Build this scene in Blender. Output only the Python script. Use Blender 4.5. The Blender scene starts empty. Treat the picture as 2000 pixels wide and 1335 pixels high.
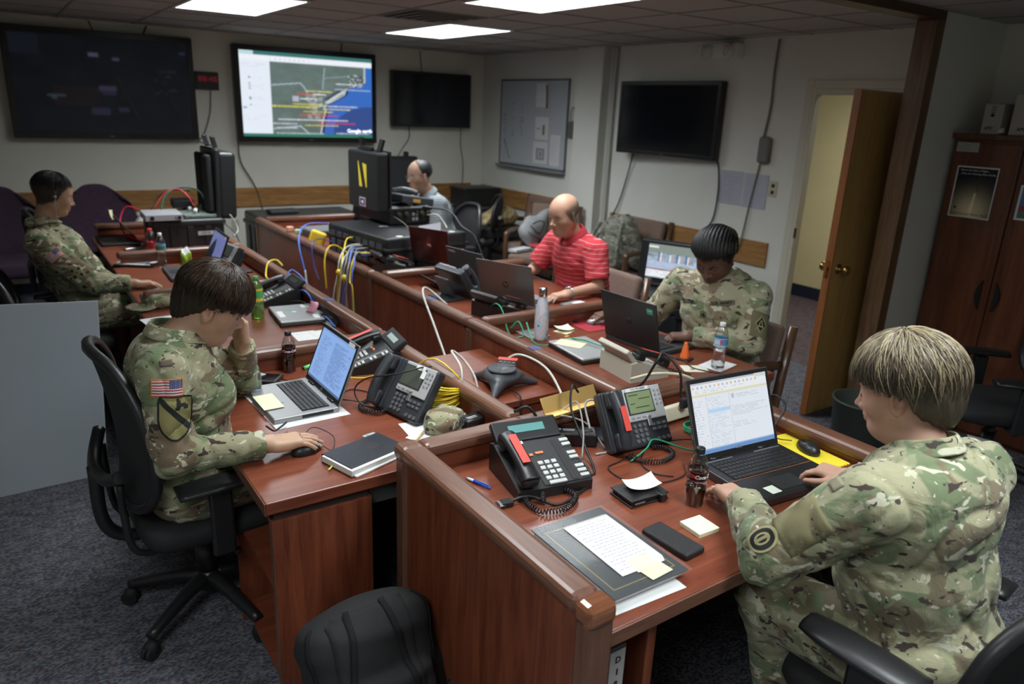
import bpy, bmesh, math, random
import numpy as np
from mathutils import Vector, Matrix, Euler
PI = math.pi
R = math.radians
random.seed(7)
scene = bpy.context.scene
COL = scene.collection

# ------------------------------------------------------------------ materials
MATS = {}
def _nodes(m):
    m.use_nodes = True
    nt = m.node_tree
    return nt, nt.nodes['Principled BSDF']
def setin(b, k, v):
    if k in b.inputs: b.inputs[k].default_value = v
def mat(name, col=(.5, .5, .5), rough=.5, metal=0., bump=0., bscale=60., var=0., vscale=8., spec=.5, coat=0., trans=0., emit=None, estr=1., alpha=1., sss=0.):
    if name in MATS: return MATS[name]
    m = bpy.data.materials.new(name); MATS[name] = m
    nt, b = _nodes(m)
    c = (*col, 1)
    setin(b, 'Base Color', c); setin(b, 'Roughness', rough); setin(b, 'Metallic', metal)
    setin(b, 'Specular IOR Level', spec); setin(b, 'Coat Weight', coat); setin(b, 'Coat Roughness', .1)
    setin(b, 'Transmission Weight', trans); setin(b, 'Alpha', alpha)
    if sss: setin(b, 'Subsurface Weight', sss); setin(b, 'Subsurface Radius', (.012, .005, .003)); setin(b, 'Subsurface Scale', 1.)
    if emit is not None:
        setin(b, 'Emission Color', (*emit, 1)); setin(b, 'Emission Strength', estr)
    if bump or var:
        tc = nt.nodes.new('ShaderNodeTexCoord')
        if bump:
            n = nt.nodes.new('ShaderNodeTexNoise'); n.inputs['Scale'].default_value = bscale; n.inputs['Detail'].default_value = 4
            nt.links.new(tc.outputs['Object'], n.inputs['Vector'])
            bp = nt.nodes.new('ShaderNodeBump'); bp.inputs['Strength'].default_value = bump; bp.inputs['Distance'].default_value = .002
            nt.links.new(n.outputs['Fac'], bp.inputs['Height']); nt.links.new(bp.outputs['Normal'], b.inputs['Normal'])
        if var:
            n = nt.nodes.new('ShaderNodeTexNoise'); n.inputs['Scale'].default_value = vscale; n.inputs['Detail'].default_value = 5
            nt.links.new(tc.outputs['Object'], n.inputs['Vector'])
            r = nt.nodes.new('ShaderNodeValToRGB')
            r.color_ramp.elements[0].position = .3; r.color_ramp.elements[1].position = .7
            r.color_ramp.elements[0].color = tuple(x*(1-var) for x in col)+(1,)
            r.color_ramp.elements[1].color = tuple(min(1, x*(1+var)) for x in col)+(1,)
            nt.links.new(n.outputs['Fac'], r.inputs['Fac']); nt.links.new(r.outputs['Color'], b.inputs['Base Color'])
    return m
def vcmat(name, rough=.6, emit=0., spec=.3, bump=0., bscale=80., sss=0., coat=0., metal=0.):
    """colour comes from the mesh's own colour attribute 'Col' (prints, screens, skin)"""
    if name in MATS: return MATS[name]
    m = bpy.data.materials.new(name); MATS[name] = m
    nt, b = _nodes(m)
    a = nt.nodes.new('ShaderNodeVertexColor'); a.layer_name = 'Col'
    setin(b, 'Roughness', rough); setin(b, 'Specular IOR Level', spec); setin(b, 'Coat Weight', coat); setin(b, 'Metallic', metal)
    if emit:
        setin(b, 'Base Color', (.02, .02, .02, 1))
        nt.links.new(a.outputs['Color'], b.inputs['Emission Color']); setin(b, 'Emission Strength', emit)
    else: nt.links.new(a.outputs['Color'], b.inputs['Base Color'])
    if sss: setin(b, 'Subsurface Weight', sss); setin(b, 'Subsurface Radius', (.012, .005, .003)); setin(b, 'Subsurface Scale', 1.)
    if bump:
        tc = nt.nodes.new('ShaderNodeTexCoord')
        n = nt.nodes.new('ShaderNodeTexNoise'); n.inputs['Scale'].default_value = bscale; n.inputs['Detail'].default_value = 4
        nt.links.new(tc.outputs['Object'], n.inputs['Vector'])
        bp = nt.nodes.new('ShaderNodeBump'); bp.inputs['Strength'].default_value = bump; bp.inputs['Distance'].default_value = .002
        nt.links.new(n.outputs['Fac'], bp.inputs['Height']); nt.links.new(bp.outputs['Normal'], b.inputs['Normal'])
    return m
def wood(name, dark, light, axis='Y', scale=1., rough=.35, coat=0., fine=1.):
    if name in MATS: return MATS[name]
    m = bpy.data.materials.new(name); MATS[name] = m
    nt, b = _nodes(m)
    tc = nt.nodes.new('ShaderNodeTexCoord')
    mp = nt.nodes.new('ShaderNodeMapping'); s = [1.3*scale]*3
    for i, A in enumerate('XYZ'): s[i] = (1.2 if A == axis else 14)*scale
    mp.inputs['Scale'].default_value = s
    nt.links.new(tc.outputs['Object'], mp.inputs['Vector'])
    n = nt.nodes.new('ShaderNodeTexNoise'); n.inputs['Scale'].default_value = 1.; n.inputs['Detail'].default_value = 6; n.inputs['Roughness'].default_value = .62; n.inputs['Distortion'].default_value = 1.1
    nt.links.new(mp.outputs['Vector'], n.inputs['Vector'])
    mp2 = nt.nodes.new('ShaderNodeMapping'); mp2.inputs['Scale'].default_value = [(6 if A == axis else 160)*scale for A in 'XYZ']
    nt.links.new(tc.outputs['Object'], mp2.inputs['Vector'])
    n2 = nt.nodes.new('ShaderNodeTexNoise'); n2.inputs['Scale'].default_value = 1.; n2.inputs['Detail'].default_value = 3
    nt.links.new(mp2.outputs['Vector'], n2.inputs['Vector'])
    mx = nt.nodes.new('ShaderNodeMath'); mx.operation = 'MULTIPLY_ADD'; mx.inputs[1].default_value = .35*fine; 
    nt.links.new(n2.outputs['Fac'], mx.inputs[0]); nt.links.new(n.outputs['Fac'], mx.inputs[2])
    r = nt.nodes.new('ShaderNodeValToRGB')
    r.color_ramp.elements[0].position = .42; r.color_ramp.elements[1].position = .42+.42
    r.color_ramp.elements[0].color = (*dark, 1); r.color_ramp.elements[1].color = (*light, 1)
    nt.links.new(mx.outputs[0], r.inputs['Fac']); nt.links.new(r.outputs['Color'], b.inputs['Base Color'])
    setin(b, 'Roughness', rough); setin(b, 'Coat Weight', coat)
    return m
def camo(name='camo_cloth', scale=1., cols=None, rough=.9):
    if name in MATS: return MATS[name]
    m = bpy.data.materials.new(name); MATS[name] = m
    nt, b = _nodes(m); L = nt.links.new
    cols = cols or dict(base=(.30, .28, .175), green=(.135, .175, .09), brown=(.17, .125, .078), olive=(.23, .24, .14), light=(.50, .48, .36), dark=(.05, .036, .03))
    tc = nt.nodes.new('ShaderNodeTexCoord')
    def layer(seed, sc, sx, lo, hi, detail=2.5, dist=.6):
        mp = nt.nodes.new('ShaderNodeMapping'); mp.inputs['Location'].default_value = (seed*3.1, seed*1.7, seed*2.3)
        mp.inputs['Scale'].default_value = (sx, sx, 1.45)
        mp.inputs['Rotation'].default_value = (.15*seed, .1*seed, .2*seed)
        L(tc.outputs['Object'], mp.inputs['Vector'])
        n = nt.nodes.new('ShaderNodeTexNoise'); n.inputs['Scale'].default_value = sc*scale; n.inputs['Detail'].default_value = detail; n.inputs['Distortion'].default_value = dist
        n.inputs['Roughness'].default_value = .5
        L(mp.outputs['Vector'], n.inputs['Vector'])
        mr = nt.nodes.new('ShaderNodeMapRange'); mr.inputs['From Min'].default_value = lo; mr.inputs['From Max'].default_value = hi
        L(n.outputs['Fac'], mr.inputs['Value'])
        return mr.outputs['Result']
    prev = None
    for seed, sc, sx, lo, hi, c in ((1, 5., .8, .50, .54, 'green'), (2, 6., .8, .53, .57, 'brown'), (3, 9, .9, .57, .60, 'olive'), (4, 13, .9, .615, .635, 'light'), (7, 24, 1., .66, .675, 'light'), (5, 17, .8, .63, .65, 'dark'), (6, 32, 1., .69, .71, 'dark')):
        f = layer(seed, sc, sx, lo, hi)
        mx = nt.nodes.new('ShaderNodeMix'); mx.data_type = 'RGBA'
        L(f, mx.inputs['Factor'])
        if prev is None: mx.inputs['A'].default_value = (*cols['base'], 1)
        else: L(prev, mx.inputs['A'])
        mx.inputs['B'].default_value = (*cols[c], 1)
        prev = mx.outputs['Result']
    L(prev, b.inputs['Base Color'])
    setin(b, 'Roughness', rough); setin(b, 'Specular IOR Level', .15)
    if 'Sheen Weight' in b.inputs: b.inputs['Sheen Weight'].default_value = .1
    w = nt.nodes.new('ShaderNodeTexNoise'); w.inputs['Scale'].default_value = 14; w.inputs['Detail'].default_value = 5; w.inputs['Distortion'].default_value = 1.6
    L(tc.outputs['Object'], w.inputs['Vector'])
    w2 = nt.nodes.new('ShaderNodeTexNoise'); w2.inputs['Scale'].default_value = 400
    L(tc.outputs['Object'], w2.inputs['Vector'])
    ad = nt.nodes.new('ShaderNodeMath'); ad.operation = 'MULTIPLY_ADD'; ad.inputs[1].default_value = .08
    L(w2.outputs['Fac'], ad.inputs[0]); L(w.outputs['Fac'], ad.inputs[2])
    bp = nt.nodes.new('ShaderNodeBump'); bp.inputs['Strength'].default_value = .5; bp.inputs['Distance'].default_value = .012
    L(ad.outputs[0], bp.inputs['Height']); L(bp.outputs['Normal'], b.inputs['Normal'])
    return m

# ------------------------------------------------------------------ mesh builder
def rotm(rx=0, ry=0, rz=0): return Euler((rx, ry, rz)).to_matrix()
class G:
    def __init__(s): s.v = []; s.f = []; s.mi = []; s.k = 0; s.sm = []; s.flat = False
    def add(s, vs, fs, smooth=False):
        o = len(s.v); s.v += [tuple(v) for v in vs]
        for f in fs: s.f.append([i+o for i in f]); s.mi.append(s.k); s.sm.append(smooth)
        return s
    def m(s, k): s.k = k; return s
    def box(s, c, d, r=0., rot=None, seg=2):
        """box centre c, dims d, rounded edges r"""
        bm = bmesh.new(); bmesh.ops.create_cube(bm, size=1.)
        for v in bm.verts: v.co = Vector((v.co.x*d[0], v.co.y*d[1], v.co.z*d[2]))
        r = min(r, min(d)*.49)
        if r > 0: bmesh.ops.bevel(bm, geom=list(bm.edges), offset=r, segments=seg, profile=.5, affect='EDGES')
        bm.verts.index_update()
        M = rot if rot is not None else Matrix.Identity(3)
        vs = [M @ v.co+Vector(c) for v in bm.verts]; fs = [[v.index for v in f.verts] for f in bm.faces]
        bm.free(); return s.add(vs, fs, False)
    def bx(s, x0, x1, y0, y1, z0, z1, r=0., seg=2): return s.box(((x0+x1)/2, (y0+y1)/2, (z0+z1)/2), (abs(x1-x0), abs(y1-y0), abs(z1-z0)), r, None, seg)
    def cyl(s, p0, p1, r0, r1=None, n=20, cap=True):
        r1 = r0 if r1 is None else r1
        p0 = Vector(p0); p1 = Vector(p1); d = (p1-p0)
        q = d.to_track_quat('Z', 'Y').to_matrix()
        vs = []; 
        for p, r in ((p0, r0), (p1, r1)):
            for i in range(n):
                a = 2*PI*i/n; vs.append(p+q @ Vector((math.cos(a)*r, math.sin(a)*r, 0)))
        s.add(vs, [(i, (i+1) % n, n+(i+1) % n, n+i) for i in range(n)], True)
        if cap: s.add(vs, [tuple(range(n-1, -1, -1)), tuple(range(n, 2*n))])
        return s
    def tube(s, pts, r, n=8, closed=False, rf=None):
        pts = [Vector(p) for p in pts]; N = len(pts); vs = []
        up = Vector((0, 0, 1)); prev = None
        for i, p in enumerate(pts):
            a = pts[(i-1) % N] if (closed or i > 0) else p; b = pts[(i+1) % N] if (closed or i < N-1) else p
            t = (b-a).normalized() if (b-a).length > 1e-9 else Vector((0, 0, 1))
            if prev is None: u = t.cross(up if abs(t.z) < .9 else Vector((1, 0, 0))).normalized()
            else: u = (prev-t*prev.dot(t)).normalized()
            prev = u; w = t.cross(u); rr = r if rf is None else rf(i/(N-1))*r
            for j in range(n):
                an = 2*PI*j/n; vs.append(p+(u*math.cos(an)+w*math.sin(an))*rr)
        M = N if closed else N-1
        s.add(vs, [(i*n+j, i*n+(j+1) % n, ((i+1) % N)*n+(j+1) % n, ((i+1) % N)*n+j) for i in range(M) for j in range(n)], True)
        if not closed: s.add(vs, [tuple(range(n-1, -1, -1)), tuple(range((N-1)*n, N*n))])
        return s
    def lathe(s, prof, n=28, c=(0, 0, 0), rot=None, cap=True):
        vs = []; M = rot if rot is not None else Matrix.Identity(3)
        for r, z in prof:
            for j in range(n):
                a = 2*PI*j/n; vs.append(M @ Vector((r*math.cos(a), r*math.sin(a), z))+Vector(c))
        N = len(prof)
        s.add(vs, [(i*n+j, i*n+(j+1) % n, (i+1)*n+(j+1) % n, (i+1)*n+j) for i in range(N-1) for j in range(n)], True)
        if cap: s.add(vs, [tuple(range(n-1, -1, -1)), tuple(range((N-1)*n, N*n))])
        return s
    def prism(s, poly, a, b, axis='z'):
        """extrude a 2-D outline between a and b along an axis; outline is (x,y), (y,z) or (x,z)"""
        def P(u, v, t): return {'z': (u, v, t), 'x': (t, u, v), 'y': (u, t, v)}[axis]
        n = len(poly); vs = [P(u, v, a) for u, v in poly]+[P(u, v, b) for u, v in poly]
        s.add(vs, [(i, (i+1) % n, n+(i+1) % n, n+i) for i in range(n)]+[tuple(range(n-1, -1, -1)), tuple(range(n, 2*n))])
        return s
    def ball(s, c, r, n=16, rot=None):
        rr = r if isinstance(r, (tuple, list)) else (r, r, r); M = rot if rot is not None else Matrix.Identity(3)
        vs = []; m_ = n//2
        for i in range(m_+1):
            for j in range(n):
                t = PI*i/m_; a = 2*PI*j/n
                vs.append(M @ Vector((rr[0]*math.sin(t)*math.cos(a), rr[1]*math.sin(t)*math.sin(a), -rr[2]*math.cos(t)))+Vector(c))
        return s.add(vs, [(i*n+j, i*n+(j+1) % n, (i+1)*n+(j+1) % n, (i+1)*n+j) for i in range(m_) for j in range(n)], True)
    def quad(s, a, b, c, d): return s.add([a, b, c, d], [(0, 1, 2, 3)])
    def xf(s, M, start=0):
        s.v = s.v[:start]+[tuple(M @ Vector(v)) for v in s.v[start:]]; return s
def mesh_of(g, name, mats, weld=True, fixn=True):
    me = bpy.data.meshes.new(name)
    bm = bmesh.new()
    vs = [bm.verts.new(v) for v in g.v]
    for f, mi, sm in zip(g.f, g.mi, g.sm):
        try: fc = bm.faces.new([vs[i] for i in f])
        except ValueError: continue
        fc.material_index = mi; fc.smooth = sm
    if weld: bmesh.ops.remove_doubles(bm, verts=bm.verts, dist=1e-6)
    if fixn: bmesh.ops.recalc_face_normals(bm, faces=bm.faces)
    for v in [v for v in bm.verts if not v.link_faces]: bm.verts.remove(v)
    bm.to_mesh(me); bm.free()
    for m_ in (mats if isinstance(mats, (list, tuple)) else [mats]): me.materials.append(m_)
    return me
def obj(name, g, mats, parent=None, loc=None, rot=None, label=None):
    me = g if isinstance(g, bpy.types.Mesh) else mesh_of(g, name, mats)
    o = bpy.data.objects.new(name, me); COL.objects.link(o)
    if parent is not None: o.parent = parent
    if loc is not None: o.location = loc
    if rot is not None: o.rotation_euler = rot
    if label: o['label'] = label
    return o
def tag(o, label, cat, group=None, kind=None):
    o['label'] = label
    if cat: o['category'] = cat
    if group: o['group'] = group
    if kind: o['kind'] = kind
    return o
def thing(name, label, cat, loc=(0, 0, 0), rz=0., group=None, rot=None):
    o = bpy.data.objects.new(name, None); COL.objects.link(o); o.empty_display_size = .05
    o.location = loc; o.rotation_euler = rot if rot is not None else (0, 0, rz)
    return tag(o, label, cat, group)
def struct(name, g, m, parent=None):
    o = obj(name, g, m, parent)
    if parent is None: o['kind'] = 'structure'
    return o
def kids(o): return [c for c in COL.objects if c.parent == o]
def dup(root, loc, rz=None, label=None):
    def cp(o, par):
        c = o.copy(); COL.objects.link(c)
        if par is not None: c.parent = par
        for k in kids(o): cp(k, c)
        return c
    r = cp(root, None); r.location = loc
    if rz is not None: r.rotation_euler = (0, 0, rz)
    if label: r['label'] = label
    return r
def spl(pts, n=8):
    """Catmull-Rom through the points"""
    P = [Vector(p) for p in pts]; P = [P[0]*2-P[1]]+P+[P[-1]*2-P[-2]]; out = []
    for i in range(1, len(P)-2):
        for k in range(n):
            t = k/n; a, b, c, d = P[i-1:i+3]
            out.append(.5*((2*b)+(c-a)*t+(2*a-5*b+4*c-d)*t*t+(3*b-a-3*c+d)*t**3))
    out.append(P[-2]); return out
def cable(name, pts, r, m, label, cat='cable', group=None, n=8, parent=None):
    g = G().tube(spl(pts, n), r, 8)
    o = obj(name, g, m, parent)
    if parent is None: tag(o, label, cat, group)
    return o
def coil(path, R0, turns, n=14):
    """helix wound round a path (handset cords)"""
    P = spl(path, 12); L = [0]
    for a, b in zip(P, P[1:]): L.append(L[-1]+(b-a).length)
    out = []; N = int(turns*n); prev = None
    for i in range(N+1):
        s = L[-1]*i/N; j = max(0, min(len(P)-2, next((q for q in range(len(L)-1) if L[q+1] >= s), len(P)-2)))
        t = (s-L[j])/max(1e-9, L[j+1]-L[j]); p = P[j].lerp(P[j+1], t); d = (P[j+1]-P[j]).normalized()
        u = d.cross(Vector((0, 0, 1))); u = u.normalized() if u.length > .1 else Vector((1, 0, 0))
        if prev is not None: u = (prev-d*prev.dot(d)).normalized()
        prev = u; w = d.cross(u); a = 2*PI*i/n
        out.append(p+(u*math.cos(a)+w*math.sin(a))*R0)
    return out
def text(s, size, m, parent, loc, rot, name='lettering', align='CENTER', depth=.0004, bold=0., sx=1., shear=0.):
    cu = bpy.data.curves.new(name, 'FONT'); cu.body = s; cu.size = size; cu.align_x = align; cu.align_y = 'CENTER'; cu.extrude = depth; cu.resolution_u = 2
    cu.offset = bold; cu.shear = shear
    t = bpy.data.objects.new(name, cu)
    COL.objects.link(t)
    bpy.context.view_layer.update()
    me = bpy.data.meshes.new_from_object(t.evaluated_get(bpy.context.evaluated_depsgraph_get()))
    bpy.data.objects.remove(t)
    me.materials.clear(); me.materials.append(m)
    for v in me.vertices: v.co.x *= sx
    o = bpy.data.objects.new(name, me); COL.objects.link(o)
    o.parent = parent; o.location = loc; o.rotation_euler = rot
    return o
def raster(name, img, w, h, m, parent=None, loc=(0, 0, 0), rot=(0, 0, 0), thick=.0, curve=None, label=None):
    """a printed or lit surface: grid of w x h metres in the XY plane centred at the origin, img = array (rows top to bottom, cols, 3)"""
    H, W = img.shape[:2]
    xs = np.linspace(-w/2, w/2, W+1); ys = np.linspace(h/2, -h/2, H+1)
    X, Y = np.meshgrid(xs, ys); Z = np.zeros_like(X)
    if curve is not None: X, Y, Z = curve(X, Y)
    V = np.stack([X, Y, Z], -1).reshape(-1, 3)
    i, j = np.meshgrid(np.arange(H), np.arange(W), indexing='ij')
    a = (i*(W+1)+j).ravel(); F = np.stack([a, a+W+1, a+W+2, a+1], -1)
    me = bpy.data.meshes.new(name); me.from_pydata(V.tolist(), [], F.tolist()); me.update()
    at = me.color_attributes.new('Col', 'FLOAT_COLOR', 'CORNER')
    c = np.ones((H*W, 4, 4), np.float32); c[:, :, :3] = np.clip(img, 0, 50).reshape(-1, 1, 3)
    at.data.foreach_set('color', c.ravel())
    me.materials.append(m)
    o = bpy.data.objects.new(name, me); COL.objects.link(o)
    if parent is not None: o.parent = parent
    o.location = loc; o.rotation_euler = rot
    if label: o['label'] = label
    return o
def ci(W, H, col): a = np.zeros((H, W, 3)); a[:] = col; return a
def rectp(img, x0, y0, x1, y1, col):
    """paint a rectangle, coordinates 0..1 from the top left"""
    H, W = img.shape[:2]; img[int(y0*H):max(int(y0*H)+1, int(y1*H)), int(x0*W):max(int(x0*W)+1, int(x1*W))] = col
def lines(img, x0, y0, x1, y1, n, col, rng, fill=.7, th=1):
    H, W = img.shape[:2]
    for k in range(n):
        y = int((y0+(y1-y0)*(k+.5)/n)*H); x = int(x0*W); xe = int((x0+(x1-x0)*rng.uniform(.5, 1))*W)
        while x < xe:
            l = rng.integers(1, 6); 
            if rng.random() < fill: img[y:y+th, x:min(x+l, xe)] = col
            x += l+1

# ------------------------------------------------------------------ implicit bodies
def _n(v): v = np.asarray(v, float); return v/np.linalg.norm(v)
def smin(a, b, k):
    if k <= 0: return np.minimum(a, b)
    h = np.clip(.5+.5*(b-a)/k, 0, 1); return b*(1-h)+a*h-k*h*(1-h)
def smax(a, b, k): return -smin(-a, -b, k)
class Rc:      # tapered capsule
    def __init__(s, a, b, ra, rb=None, k=.01, sub=False): s.a = np.array(a, float); s.b = np.array(b, float); s.ra = ra; s.rb = ra if rb is None else rb; s.k = k; s.sub = sub; r = max(s.ra, s.rb); s.lo = np.minimum(s.a, s.b)-r; s.hi = np.maximum(s.a, s.b)+r
    def d(s, P):
        ba = s.b-s.a; t = np.clip(((P-s.a) @ ba)/max(1e-12, ba @ ba), 0, 1)
        return np.linalg.norm(P-s.a-t[..., None]*ba, axis=-1)-(s.ra+(s.rb-s.ra)*t)
class El:      # ellipsoid, optional rotation matrix
    def __init__(s, c, r, M=None, k=.01, sub=False): s.c = np.array(c, float); s.r = np.array(r, float); s.M = M; s.k = k; s.sub = sub; m_ = s.r.max(); s.lo = s.c-m_; s.hi = s.c+m_
    def d(s, P):
        q = P-s.c
        if s.M is not None: q = q @ s.M
        k0 = np.linalg.norm(q/s.r, axis=-1); k1 = np.linalg.norm(q/(s.r*s.r), axis=-1)
        return k0*(k0-1)/np.maximum(k1, 1e-9)
class Bx:      # rounded box
    def __init__(s, c, h, rr, M=None, k=.01, sub=False): s.c = np.array(c, float); s.h = np.array(h, float); s.rr = rr; s.M = M; s.k = k; s.sub = sub; m_ = np.linalg.norm(s.h); s.lo = s.c-m_; s.hi = s.c+m_
    def d(s, P):
        q = P-s.c
        if s.M is not None: q = q @ s.M
        q = np.abs(q)-(s.h-s.rr)
        return np.linalg.norm(np.maximum(q, 0), axis=-1)+np.minimum(q.max(-1), 0)-s.rr
class Grp:     # group of prims with its own frame
    def __init__(s, ch, k=.02, o=(0, 0, 0), M=None, S=1., sub=False):
        s.ch = ch; s.k = k; s.o = np.array(o, float); s.M = M; s.S = S; s.sub = sub
        lo = np.min([c.lo for c in ch if not c.sub], 0); hi = np.max([c.hi for c in ch if not c.sub], 0)
        C = np.array([[x, y, z] for x in (lo[0], hi[0]) for y in (lo[1], hi[1]) for z in (lo[2], hi[2])])*S
        if M is not None: C = C @ M.T
        C = C+s.o; s.lo = C.min(0); s.hi = C.max(0)
    def d(s, P):
        q = P-s.o
        if s.M is not None: q = q @ s.M
        q = q/s.S; r = None
        for c in s.ch:
            e = c.d(q)
            if r is None: r = e
            elif c.sub: r = smax(r, -e, c.k)
            else: r = smin(r, e, c.k)
        return r*s.S
def sdf_eval(prims, P, margin, field=None):
    """P (nb, m, 3): smooth union block-wise with culling"""
    d = np.full(P.shape[:2], .5); lo = P.min(1); hi = P.max(1)
    for p in prims:
        mg = margin+p.k
        a = np.all((hi > p.lo-mg) & (lo < p.hi+mg), axis=1); idx = np.nonzero(a)[0]
        if len(idx) == 0: continue
        e = p.d(P[idx])
        d[idx] = smax(d[idx], -e, p.k) if p.sub else smin(d[idx], e, p.k)
    if field is not None: d = d+field(P)
    return d
def sdf_mesh(name, prims, h, mats, parent=None, field=None, color=None, clip=None, smooth=True, label=None):
    """surface nets over only the blocks the surface crosses -> ONE continuous mesh"""
    pos = [p for p in prims if not p.sub]
    lo = np.min([p.lo for p in pos], 0)-4*h; hi = np.max([p.hi for p in pos], 0)+4*h
    B = 8; Hc = B*h; nb = np.ceil((hi-lo)/Hc).astype(int)
    I = np.stack(np.meshgrid(*[np.arange(n) for n in nb], indexing='ij'), -1).reshape(-1, 3)
    thr = Hc*.87*1.25+.012
    C = lo+(I+.5)*Hc
    dc = sdf_eval(prims, C[:, None, :], thr+Hc, None)[:, 0]
    I = I[np.abs(dc) < thr]
    g = np.stack(np.meshgrid(*[np.arange(B+1)]*3, indexing='ij'), -1)
    N = (nb*B+2).astype(np.int64)
    keys = []; pts = []; edges = []
    for c0 in range(0, len(I), 1500):
        Ib = I[c0:c0+1500]
        P = lo+((Ib*B)[:, None, None, None, :]+g)*h
        D = sdf_eval(prims, P.reshape(len(Ib), -1, 3), .03+2*h, field)
        if clip is not None: D = np.maximum(D, clip(P.reshape(len(Ib), -1, 3)))
        D = D.reshape(len(Ib), B+1, B+1, B+1); Sg = D < 0
        cn = Sg[:, :-1, :-1, :-1].astype(int)
        tot = sum(Sg[:, a:B+a, b:B+b, c:B+c].astype(np.int8) for a in (0, 1) for b in (0, 1) for c in (0, 1))
        act = (tot > 0) & (tot < 8)
        bi, x, y, z = np.nonzero(act)
        if len(bi) == 0: continue
        acc = np.zeros((len(bi), 3)); cnt = np.zeros(len(bi))
        for ax in range(3):
            for u in (0, 1):
                for w in (0, 1):
                    o0 = [0, 0, 0]; oo = [q for q in range(3) if q != ax]; o0[oo[0]] = u; o0[oo[1]] = w; o1 = list(o0); o1[ax] = 1
                    d0 = D[bi, x+o0[0], y+o0[1], z+o0[2]]; d1 = D[bi, x+o1[0], y+o1[1], z+o1[2]]
                    cr = (d0 < 0) != (d1 < 0); t = np.where(cr, d0/np.where(cr, d0-d1, 1), 0)
                    p = np.tile(np.array(o0, float), (len(bi), 1)); p[:, ax] += t
                    acc += p*cr[:, None]; cnt += cr
        cell = (Ib[bi]*B+np.stack([x, y, z], -1)).astype(np.int64)
        keys.append((cell[:, 0]*N[1]+cell[:, 1])*N[2]+cell[:, 2]); pts.append(lo+(cell+acc/cnt[:, None])*h)
        for ax in range(3):
            sl0 = Sg[:, :B, :B, :B]; s = [slice(0, B)]*3; s[ax] = slice(1, B+1); sl1 = Sg[:, s[0], s[1], s[2]]
            b2, x2, y2, z2 = np.nonzero(sl0 != sl1)
            c2 = (Ib[b2]*B+np.stack([x2, y2, z2], -1)).astype(np.int64)
            edges.append((ax, c2, sl0[b2, x2, y2, z2]))
    K = np.concatenate(keys); V = np.concatenate(pts); od = np.argsort(K); K = K[od]; V = V[od]
    F = []
    for ax, c, ins in edges:
        u, w = [(1, 2), (2, 0), (0, 1)][ax]; quad = []
        for du, dw in ((0, 0), (-1, 0), (-1, -1), (0, -1)):
            cc = c.copy(); cc[:, u] += du; cc[:, w] += dw
            quad.append((cc[:, 0]*N[1]+cc[:, 1])*N[2]+cc[:, 2])
        Q = np.stack(quad, -1); ix = np.searchsorted(K, Q); ix = np.minimum(ix, len(K)-1)
        ok = np.all(K[ix] == Q, axis=1); q = ix[ok]; fl = ~ins[ok]
        q[fl] = q[fl][:, ::-1]; F.append(q)
    F = np.concatenate(F)
    me = bpy.data.meshes.new(name)
    me.vertices.add(len(V)); me.vertices.foreach_set('co', V.astype(np.float32).ravel())
    me.loops.add(len(F)*4); me.loops.foreach_set('vertex_index', F.astype(np.int32).ravel())
    me.polygons.add(len(F)); me.polygons.foreach_set('loop_start', np.arange(0, len(F)*4, 4, dtype=np.int32)); 
    me.polygons.foreach_set('use_smooth', np.ones(len(F), bool))
    me.update(calc_edges=True); me.validate()
    if color is not None:
        at = me.color_attributes.new('Col', 'FLOAT_COLOR', 'POINT'); c = np.ones((len(V), 4), np.float32); c[:, :3] = color(V)
        at.data.foreach_set('color', c.ravel())
    for m_ in (mats if isinstance(mats, (list, tuple)) else [mats]): me.materials.append(m_)
    o = bpy.data.objects.new(name, me); COL.objects.link(o)
    if parent is not None: o.parent = parent
    if label: o['label'] = label
    return o
def sdf_at(prims, P, field=None): return sdf_eval(prims, np.asarray(P, float).reshape(-1, 1, 3), .2, None if field is None else field)[:, 0]
def sdf_grad(prims, P, e=.002):
    P = np.asarray(P, float).reshape(-1, 3); g = np.zeros_like(P)
    for a in range(3):
        d = np.zeros(3); d[a] = e; g[:, a] = sdf_at(prims, P+d)-sdf_at(prims, P-d)
    return g/np.maximum(np.linalg.norm(g, axis=1, keepdims=True), 1e-9)
# ------------------------------------------------------------------ camera (24 mm class lens held high, slightly rolled)
cam = bpy.data.cameras.new('camera'); camo_ = bpy.data.objects.new('camera', cam); COL.objects.link(camo_)
cam.sensor_width = 36.; cam.lens = 25.763; cam.clip_start = .05; cam.clip_end = 60
CX = Vector((.8258, -.5625, .0408)); CYd = Vector((-.1379, -.2715, -.9525)); CZ = Vector((.5468, .7810, -.3018))
Rm = Matrix((CX, -CYd, -CZ)).transposed()
camo_.matrix_world = Matrix.Translation((0, 0, 1.85)) @ Rm.to_4x4()
scene.camera = camo_
cam.dof.use_dof = True; cam.dof.focus_distance = 2.35; cam.dof.aperture_fstop = 2.6

# ------------------------------------------------------------------ common materials
def wallpaint(name, col):
    return mat(name, col, .85, bump=.25, bscale=90, var=.03, vscale=3, spec=.2)
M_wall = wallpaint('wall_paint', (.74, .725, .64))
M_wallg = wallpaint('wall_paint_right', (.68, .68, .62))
M_ceil = None
M_cherry = wood('cherry_laminate', (.115, .024, .011), (.225, .062, .030), 'X', 1.6, .32)
M_cherryY = wood('cherry_laminate_along', (.095, .021, .010), (.19, .052, .025), 'Y', 1.6, .36)
M_cherryZ = wood('cherry_laminate_upright', (.088, .019, .009), (.225, .062, .028), 'Z', 1.6, .34)
M_cap = wood('walnut_trim', (.098, .040, .023), (.185, .086, .054), 'Y', 2.2, .30)
M_capX = wood('walnut_trim_across', (.098, .040, .023), (.185, .086, .054), 'X', 2.2, .30)
M_capZ = wood('walnut_trim_upright', (.085, .036, .020), (.165, .078, .048), 'Z', 2.2, .32)
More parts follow.
